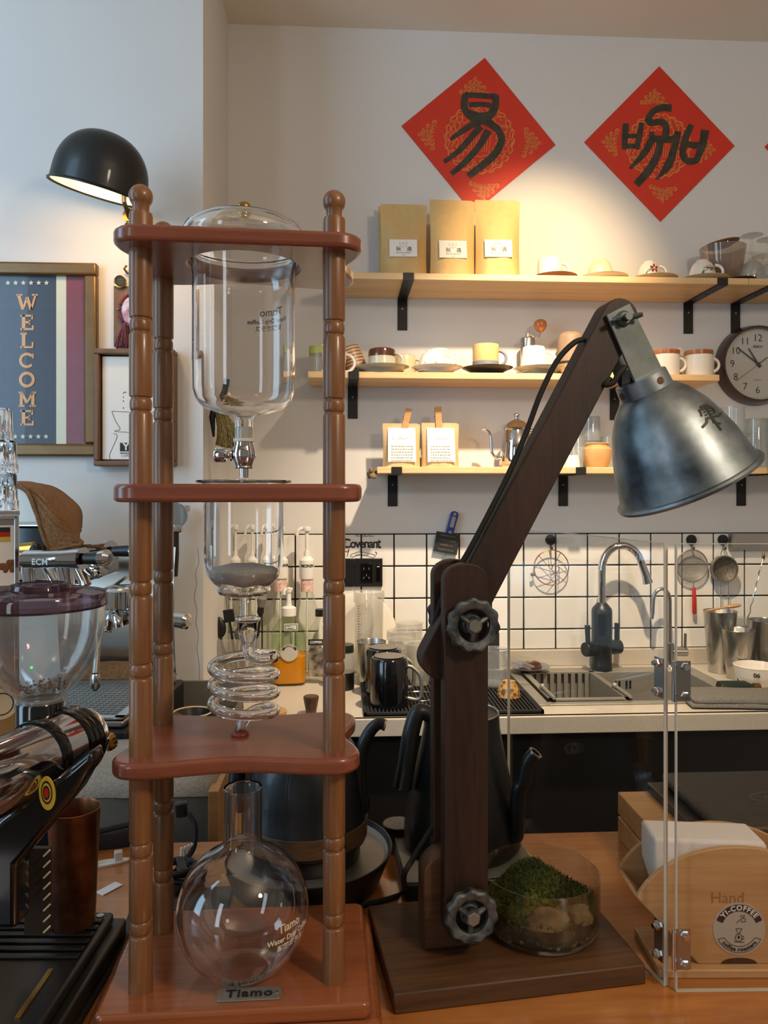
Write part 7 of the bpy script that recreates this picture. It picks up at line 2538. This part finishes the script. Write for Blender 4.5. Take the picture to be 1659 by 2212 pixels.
cm_.part('coffee_crumb', 'bean', gr, kind='stuff')
lp = [(0.0635, hz1 - 0.006), (0.0640, hz1 + 0.004), (0.0625, hz1 + 0.0075), (0.050, hz1 + 0.010), (0.030, hz1 + 0.0125), (0.0285, hz1 + 0.0165), (0.024, hz1 + 0.0175), (0.018, hz1 + 0.0150), (0.0001, hz1 + 0.0145)]
ld = M().lathe(lp, 56, HMX).part('hopper_lid', 'purple', gr, ang=50)
M().torus((0, 0, hz1 - 0.005), 0.0632, 0.0011, 56, 8, HMX).part('lid_rim', 'purple', ld)
# white lacing along the leather guard beside the dosing cup
m = M()
for k in range(8):
    v0 = gp(104, 1842 + 23.5 * k, 0.735)
    m.tube([v0 + Vector((-0.004, -0.001, -0.003)), v0 + Vector((0.0, -0.002, 0.001)), v0 + Vector((0.0025, -0.001, 0.0035))], 0.0009, 6)
v0, v1 = gp(60, 1830, 0.745), gp(104, 2030, 0.735)
M().box(((v0.x + v1.x) / 2 - 0.002, v0.y, (v0.z + v1.z) / 2), (v1.x - v0.x, 0.006, v0.z - v1.z)).part('leather_guard', plain('dark_leather', '2a1d10', 0.6), gr)
m.part('lacing', 'cream_cer', gr, kind='stuff')

# copper dosing cup on the grinder tray
cb = C((160 - CX) / F * 0.820, 0.820, 0.9885)
o = root('copper_cup', 'tall copper cup standing on the grinder tray', 'cup', cb)
M().lathe(shell([(0.0001, 0), (0.0205, 0), (0.0215, 0.002), (0.0265, 0.122), (0.0271, 0.1235)], 0.0012), 48).part('cup_body', worn('dark_copper', '6b3f27', '9a6340', 40, 0.38, 0.85, 0.15), o)

# ------------------------------------------------------------------ dispenser box, tumblers and carton at the far left
bp = PT(-12, 1180, 1.02)
bz0, bz1 = PT(0, 1465, 1.02).z, PT(0, 1112, 1.02).z
by = bp.y
bw = 0.110
xr = PT(41, 1180, 1.02).x
DR = R(27)
cor = PT(40, 1180, 1.00)
dq = cor - Matrix.Rotation(DR, 3, 'Z') @ Vector((bw / 2, -0.05, 0))
cb2 = root('tan_carton', 'tan printed carton at the far left, behind the grinder hopper', 'carton', (dq.x, dq.y, TBZ), DR)
M().box((0, 0, (bz0 - TBZ) / 2), (0.115, 0.10, bz0 - TBZ - 0.0006)).part('carton_body', 'tan_box', cb2, bev=0.0015)
m = M().cyl((0.035, -0.0503, bz0 - TBZ - 0.026), (0.035, -0.0508, bz0 - TBZ - 0.026), 0.020, 32)
eo = m.part('round_print', 'cream_cer', cb2)
M().ribbon(disc_arc(0.035, bz0 - TBZ - 0.026, 0.014, 0, 360, 24), 0.0014, lambda a, b: (a, -0.0512, b)).part('printed_ring', 'ink', eo)
db = root('steel_dispenser', 'steel box with a flag label at the far left, carrying pressed glass tumblers', 'dispenser', (dq.x, dq.y, bz0), DR)
hh_ = bz1 - bz0
M().box((0, 0, hh_ / 2), (bw, 0.09, hh_)).part('box_body', 'steel', db, bev=0.003)
for dx in (-1, 1):
    M().box((dx * (bw / 2 - 0.002), -0.046, hh_ / 2), (0.006, 0.006, hh_)).part('corner_post', 'chrome', db, bev=0.001)
M().box((0, -0.046, hh_ - 0.0025), (bw, 0.006, 0.006)).part('top_rail', 'chrome', db, bev=0.001)
lbx = M().box((0.004, -0.0458, hh_ - 0.052), (bw - 0.011, 0.001, 0.078)).part('front_label', 'paper', db)
for k, mt in enumerate(('ink', 'red', 'yellow')):
    M().box((0.0, -0.0466, hh_ - 0.0185 - 0.0062 * k), (bw - 0.019, 0.0008, 0.0062)).part('flag_band', mt, lbx)
m = M()
for k in range(9):
    m.sph((0.038 + 0.006 * math.cos(k * 2.3) + 0.0035 * k * 0.4, -0.0466, hh_ - 0.062 - 0.004 * (k % 3)), 1, 10, (0.0035, 0.0006, 0.0048))
m.part('bean_picture', 'bean', lbx, kind='stuff')
M().ribbon([(0.012, hh_ - 0.085), (0.020, hh_ - 0.070), (0.028, hh_ - 0.060)], [0.004, 0.014, 0.003], lambda a, b: (a, -0.0466, b)).part('leaf_picture', 'leaf', lbx)
rim = root('steel_rim_tray', 'flat steel tray under the lowest pressed glass tumbler', 'tray', (dq.x, dq.y, bz1 + 0.0003), DR)
M().box((0, 0, 0.003), (bw + 0.004, 0.094, 0.006)).part('tray_plate', 'chrome', rim, bev=0.001)
z = bz1 + 0.0066
tq = dq + Matrix.Rotation(DR, 3, 'Z') @ Vector((bw / 2 - 0.027, -0.014, 0))
for k, (lab, r_, h_) in enumerate((('pressed glass tumbler, the lowest of the far left stack', 0.0305, 0.049), ('pressed glass tumbler, in the middle of the far left stack', 0.0300, 0.042), ('pressed glass tumbler, the topmost of the far left stack', 0.0245, 0.042))):
    o = root('glass_tumbler', lab, 'glass', (tq.x, tq.y, z), 0, 'pressed glass tumblers stacked at the far left')
    p_ = shell([(0.0001, 0), (r_ * 0.86, 0), (r_ * 0.92, 0.003), (r_ * 0.95, h_ * 0.72), (r_, h_ * 0.76), (r_, h_)], 0.0025)
    p_ = [(a, h_ - b) for a, b in p_]
    M().lathe(p_, 60, fr=lambda rr_, z_, a: rr_ * (1 + (0.035 * math.cos(10 * a) if z_ > h_ * 0.26 else 0))).part('glass_body', 'glass', o)
    z += h_ + 0.0004


# ================================================================== kettles and small things on the bar
def black_kettle(name, label, loc, rz, prof, lidr, spout, sr, handle, hr, ring=None):
    o = root(name, label, 'kettle', loc, rz)
    M().lathe(prof, 56).part('body', 'kettle', o)
    zt = prof[-1][1]
    if lidr:
        m = M().lathe([(lidr * 0.975, zt - 0.004), (lidr, zt), (lidr * 0.985, zt + 0.0016), (lidr * 0.955, zt), (lidr * 0.955, zt - 0.004)], 56)
        m.part('rim', 'steel', o)
        M().lathe([(0, zt - 0.002), (lidr * 0.95, zt - 0.002), (lidr * 0.95, zt - 0.006), (0, zt - 0.006)], 48).part('lid', 'kettle', o)
        kn_ = M().lathe([(0, zt - 0.002), (0.008, zt - 0.002), (0.007, zt + 0.008), (0.011, zt + 0.012), (0.011, zt + 0.018), (0, zt + 0.019)], 24).part('lid_knob', 'kettle', o)
    n = len(spout)
    cp_ = curve_pts(spout, 8)
    sp__ = M().tube(cp_, [sr[0] + (sr[1] - sr[0]) * k / (len(cp_) - 1) for k in range(len(cp_))], 16, cap=False).part('spout', 'kettle', o)
    a, b = Vector(cp_[-2]), Vector(cp_[-1])
    d_ = (b - a).normalized()
    M().lathe([(sr[1] * 0.72, -0.002), (sr[1] * 1.06, -0.002), (sr[1] * 1.10, 0.0006), (sr[1] * 0.72, 0.0006), (sr[1] * 0.70, -0.012), (0, -0.012)], 24, align(b, b + d_)).part('spout_lip', 'steel', sp__)
    cp_ = curve_pts(handle, 8)
    M().tube(cp_, [hr[0] + (hr[1] - hr[0]) * k / (len(cp_) - 1) for k in range(len(cp_))], 14).part('handle', 'kettle', o)
    if ring:
        M().lathe(ring, 56).part('wooden_ring', wood('kettle_ring', '4b3520', '6e5033', 0, 9, 0.5), o)
    return o


# centre kettle, partly hidden by the lamp upright, on a flat scale
S0, S1_, SB = C(0.0183, 0.952, TBZ), C(0.220, 0.952, TBZ), None
sc_c = C(0.103, 1.018, TBZ)
o = root('brew_scale', 'flat grey-topped electric scale under the black kettle behind the lamp', 'scale', sc_c, R(3))
M().box((0, 0, 0.011), (0.170, 0.150, 0.022)).part('scale_body', 'black_plastic', o, bev=0.003)
M().box((0, 0, 0.0235), (0.168, 0.148, 0.003)).part('scale_plate', 'scale_top', o, bev=0.001)
kc = C(0.1045, 1.035, TBZ + 0.0253)
zk = lambda py: 1.45 + (HY - py) * 1.035 / F - kc.z
hK = zk(1537)
rT, rB = 0.0500, 0.0785
black_kettle('gooseneck_kettle', 'matte black gooseneck kettle behind the lamp upright, standing on the scale', kc, R(-3),
             [(0, 0), (rB * 0.94, 0), (rB, 0.006), (rB * 0.985, 0.030), (rB * 0.93, 0.055), (rB * 0.80, 0.100), (rB * 0.705, 0.135), (rT + 0.001, hK - 0.02), (rT, hK)], rT,
             [(0.052, -0.036, 0.028), (0.064, -0.047, 0.032), (0.0660, -0.049, 0.060), (0.0680, -0.050, 0.090), (0.0730, -0.052, zk(1660)), (0.0790, -0.054, zk(1618)), (0.0880, -0.057, zk(1595))], (0.0108, 0.0085),
             [(-0.040, -0.010, hK - 0.004), (-0.058, -0.014, hK + 0.004), (-0.068, -0.016, hK - 0.020), (-0.074, -0.017, hK - 0.060), (-0.080, -0.018, zk(1690))], (0.010, 0.0125))
# left kettle behind the drip stand, on a rimmed tray
tc2 = C(-0.0995, 0.985, TBZ)
o = root('kettle_tray', 'black rimmed round tray below the left kettle, with a mirror-bright inside', 'tray', tc2)
M().lathe([(0, 0), (0.082, 0), (0.094, 0.005), (0.107, 0.038), (0.110, 0.046), (0.1085, 0.0465), (0.105, 0.039), (0.101, 0.034), (0, 0.033)], 64).part('tray_body', 'black_plastic', o)
M().lathe([(0, 0.0335), (0.1008, 0.0348), (0.1048, 0.0400), (0.1050, 0.0406), (0.100, 0.0356), (0, 0.0340)], 64).part('mirror_inlay', 'steel_dull', o)
M().lathe([(0, 0.034), (0.067, 0.0345), (0.069, 0.038), (0.069, 0.054), (0.065, 0.0580), (0, 0.0580)], 48).part('power_base', 'black_plastic', o)
kl = C(-0.0995, 0.985, TBZ + 0.0584)
zk2 = lambda py: 1.45 + (HY - py) * 0.985 / F - kl.z
black_kettle('gooseneck_kettle', 'black gooseneck kettle with a wooden ring at its foot, behind the drip stand', kl, R(-2),
             [(0, 0), (0.0762, 0), (0.0772, 0.004), (0.0775, 0.029), (0.0767, 0.031), (0.0757, 0.057), (0.0705, 0.088), (0.0622, 0.114), (0.0550, 0.126)], 0.0545,
             [(0.062, -0.014, 0.034), (0.0725, -0.018, 0.046), (0.0690, -0.020, 0.070), (0.0690, -0.020, 0.100), (0.0740, -0.020, zk2(1596)), (0.0830, -0.020, zk2(1567)), (0.0925, -0.020, zk2(1554)), (0.1005, -0.020, zk2(1557))], (0.0100, 0.0068),
             [(-0.050, 0.0, 0.121), (-0.080, 0.0, 0.119), (-0.088, 0.0, 0.08), (-0.090, 0.0, 0.04)], (0.010, 0.011),
             ring=[(0.0768, 0.0045), (0.0780, 0.0045), (0.0782, 0.027), (0.0770, 0.028), (0.0768, 0.0045)])
# small jar with a pale lid
o = root('small_jar', 'small jar with black collar and pale lid between the two kettles', 'jar', C(0.0200, 1.075, TBZ))
M().lathe([(0, 0), (0.018, 0), (0.0195, 0.002), (0.0195, 0.018), (0.0175, 0.022), (0, 0.022)], 32).part('jar_body', 'grey_plastic', o)
M().lathe([(0, 0.021), (0.0215, 0.021), (0.022, 0.023), (0.022, 0.035), (0, 0.035)], 36).part('collar', 'black_plastic', o)
M().lathe([(0, 0.035), (0.0210, 0.035), (0.0208, 0.0362), (0, 0.0365)], 36).part('lid', 'pale_cloth', o)

# ------------------------------------------------------------------ wooden box with the black device, right
bx0, by0_ = 0.398, 0.875
o = root('wooden_crate', 'two-tier wooden tray box carrying the black device at the back right of the bar', 'box', (bx0, by0_, TBZ))
for z0, z1 in ((0.0002, 0.0315), (0.0350, 0.0665)):
    m = M().box((0.23, 0.108, (z0 + z1) / 2), (0.46, 0.21, z1 - z0)).part('tray_tier', 'oak', o, bev=0.0015)
M().box((0.235, 0.108, 0.0333), (0.44, 0.19, 0.004)).part('shadow_gap', 'brown_wood', o)
o = root('black_device', 'flat black warming plate with an oval emblem on the wooden box', 'appliance', (bx0, by0_, TBZ + 0.0668))
M().box((0.262, 0.106, 0.007), (0.44, 0.208, 0.014)).part('lower_body', 'black_plastic', o, bev=0.002)
m = M()
m.prism([(0.058, 0.022), (0.48, 0.022), (0.48, 0.205), (0.060, 0.205)], 0.0145, 0.030)
top_ = m.part('raised_top', worn('matte_black_top', '2a2826', '37342f', 90, 0.5, 0, 0.05), o, bev=0.006, seg=3)
ov = M()
f0 = lambda a, b: (0.19 + a, 0.105 + b, 0.0304)
ov.ribbon([(0.052 * math.cos(2 * PI * k / 40), 0.020 * math.sin(2 * PI * k / 40)) for k in range(41)], 0.0014, f0)
tt = text('SUNLIKE', 0.0135, mx=mtx((0.19, 0.105, 0.0304)), space=1.1)
tt = text('coffee', 0.0145, mx=mtx((0.19, 0.105, 0.0304)), space=1.1)
ov.add([], [])
for k in range(7):
    ov.ribbon([(-0.030 + 0.010 * k - 0.003, -0.005), (-0.030 + 0.010 * k, 0.006), (-0.030 + 0.010 * k + 0.003, -0.005)], 0.0012, f0)
ov.part('oval_emblem', 'grey_plastic', top_)
M().box((0.0, 0.2045, 0.024), (0.03, 0.002, 0.006), mtx((0.10, 0, 0))).part('rear_catch', 'steel', o)

# ------------------------------------------------------------------ napkin holder
hc_ = C(0.366, 0.832, TBZ)
nh = root('napkin_holder', 'light wooden half-moon napkin holder with a round coffee sticker', 'napkin holder', hc_, R(-3.0))
M().box((0.0, -0.004, 0.0045), (0.168, 0.080, 0.009)).part('base_board', 'ply', nh, bev=0.0015)
o_ = []
HWD = 0.1035
for k in range(25):
    t = PI * (0.10 + 0.80 * k / 24)
    o_.append((HWD * math.cos(t) / math.cos(PI * 0.10), 0.078 + 0.052 * (math.sin(t) - math.sin(PI * 0.1)) / (1 - math.sin(PI * 0.1))))
pan = [(0.040, 0.0092)] + o_ + [(-0.040, 0.0092)]
slot = []
M().prism(pan, -0.034, -0.028, XZ(0)).part('front_panel', 'ply', nh, bev=0.0008)
M().prism(pan, 0.026, 0.032, XZ(0)).part('back_panel', 'ply', nh, bev=0.0008)
for s in (-1, 1):
    m = M()
    a, b = Vector((s * 0.041, 0.0092)), Vector((s * HWD, 0.076))
    d_ = (b - a).normalized()
    n_ = Vector((-d_.y, d_.x)) * 0.0035 * s
    m.prism([tuple(a), tuple(b), tuple(b + n_), tuple(a + n_)][::s], -0.028, 0.026, XZ(0))
    m.part('end_wall', 'ply', nh)
coffee_sticker(nh, mtx((0.002, -0.0341, 0.046), R(90)), 0.0272, True)
p_ = M().ribbon(disc_arc(0.002, 0.0095, 0.017, 20, 160, 12), 0.002, lambda a, b: (a, -0.0344, b))
m = M()
m.add([(0.002 + 0.019 * math.cos(PI * k / 12), -0.0343, 0.0096 + 0.0062 * math.sin(PI * k / 12)) for k in range(13)], [tuple(range(13))])
m.part('finger_notch', 'walnut', nh)
text('Hand', 0.0165, mx=mtx((-0.010, -0.0343, 0.0775), R(90))).part('burnt_lettering', plain('burnt_mark', '9b7048', 0.6), nh)
np2 = root('napkin_stack', 'thick stack of white paper napkins standing in the wooden holder', 'napkins', hc_ + Vector((-0.0230, 0.0, 0.0095)), R(-5.0))
nb = [(-0.058, 0.1250), (-0.058, 0.088), (-0.040, 0.030), (0.040, 0.030), (0.058, 0.088), (0.058, 0.1225)]
M().prism(nb, -0.0245, 0.0245, XZ(0)).part('napkin_body', 'napkin', np2, bev=0.004, seg=3)
m = M()
for k in range(11):
    m.box((0.0580 - 0.0002 * (k % 3), -0.021 + 0.0042 * k, 0.104), (0.0016, 0.0026, 0.028))
m.part('sheet_edge', 'napkin', np2, kind='stuff')


# ------------------------------------------------------------------ small things lying on the bar by the grinder
p = PZ(225, 1868, TBZ)
o = root('cable_clip', 'white adhesive cable clip with two slots on the bar beside the copper cup', 'clip', p, R(18))
M().prism([(0.034 * math.cos(2 * PI * k / 24) if True else 0, 0.0085 * math.sin(2 * PI * k / 24)) for k in range(24)], 0.0003, 0.003).part('clip_base', 'white_plastic', o)
for dx in (-0.014, 0.018):
    for dy in (-0.003, 0.003):
        M().box((dx, dy, 0.009), (0.0105, 0.0028, 0.013)).part('clip_jaw', 'white_plastic', o, bev=0.001)
p = PZ(235, 1822, TBZ)
o = root('black_pouch', 'black cloth pouch lying on the bar behind the cable clip', 'pouch', p, R(14))
cloth_slab(0.0003, 0.018, 0.045, 0.020, 14).part('pouch_body', 'rubber', o, ang=60)
M().tube(curve_pts([(-0.045, -0.004, 0.014), (-0.02, -0.012, 0.022), (0.02, -0.008, 0.026), (0.045, 0.004, 0.022)], 6), 0.004, 8).part('strap', 'rubber', o)
p = PZ(236, 1921, TBZ)
o = root('white_tag', 'small white card lying on the bar beside the dark mat', 'card', p, R(55))
M().box((0, 0, 0.0008), (0.030, 0.014, 0.0010)).part('card_sheet', 'white_plastic', o)
a = PZ(300, 1945, TBZ)
o = root('dark_mat', 'dark grey flat mat on the bar between grinder and drip stand', 'mat', C(-0.225, 0.905, TBZ), R(2))
M().box((-0.018, -0.012, 0.0013), (0.115, 0.155, 0.0022)).part('mat_sheet', 'grey_plastic' if False else 'scale_top', o, bev=0.0005)
o.children[0].data.materials[0] = plain('dark_mat', '35322d', 0.6)
p = PZ(412, 1850, TBZ)
o = root('power_plug', 'black power plug and grey cable on the bar behind the flask', 'plug', p)
cp_ = [(-0.006, 0.02, 0.050), (0.004, 0.012, 0.036), (0.004, 0.0, 0.012), (-0.004, -0.02, 0.004), (-0.012, -0.06, 0.004), (-0.006, -0.085, 0.010), (0.006, -0.09, 0.006), (0.0, -0.11, 0.004)]
M().tube(curve_pts(cp_, 8), 0.0036, 10).part('cable', 'rubber', o)
M().box((-0.012, 0.026, 0.056), (0.015, 0.014, 0.020), mtx((0, 0, 0), 0, R(-6))).part('plug_body', 'black_plastic', o, bev=0.002)
for k in range(4):
    M().box((-0.010 + 0.004 * k, -0.012 + 0.004 * k, 0.010), (0.0035, 0.003, 0.016)).part('clip_tooth', 'white_plastic', o, bev=0.0008)
p = PZ(385, 1905, TBZ)
o = root('cable_bundle', 'black bundled cable lying behind the rear drip stand pillar', 'cable', p)
cp_ = []
for k in range(60):
    a = k * 0.42
    cp_.append((0.022 * math.cos(a) + 0.004 * math.sin(k), 0.030 * math.sin(a), 0.008 + 0.006 * math.sin(k * 0.35) + 0.0002 * k))
M().tube(cp_, 0.0036, 8).part('cable', 'rubber', o)
M().box((0.004, 0.0, 0.018), (0.010, 0.036, 0.012), mtx((0, 0, 0), 0, 0, R(20))).part('cable_tie', 'black_plastic', o, bev=0.001)
m = M()
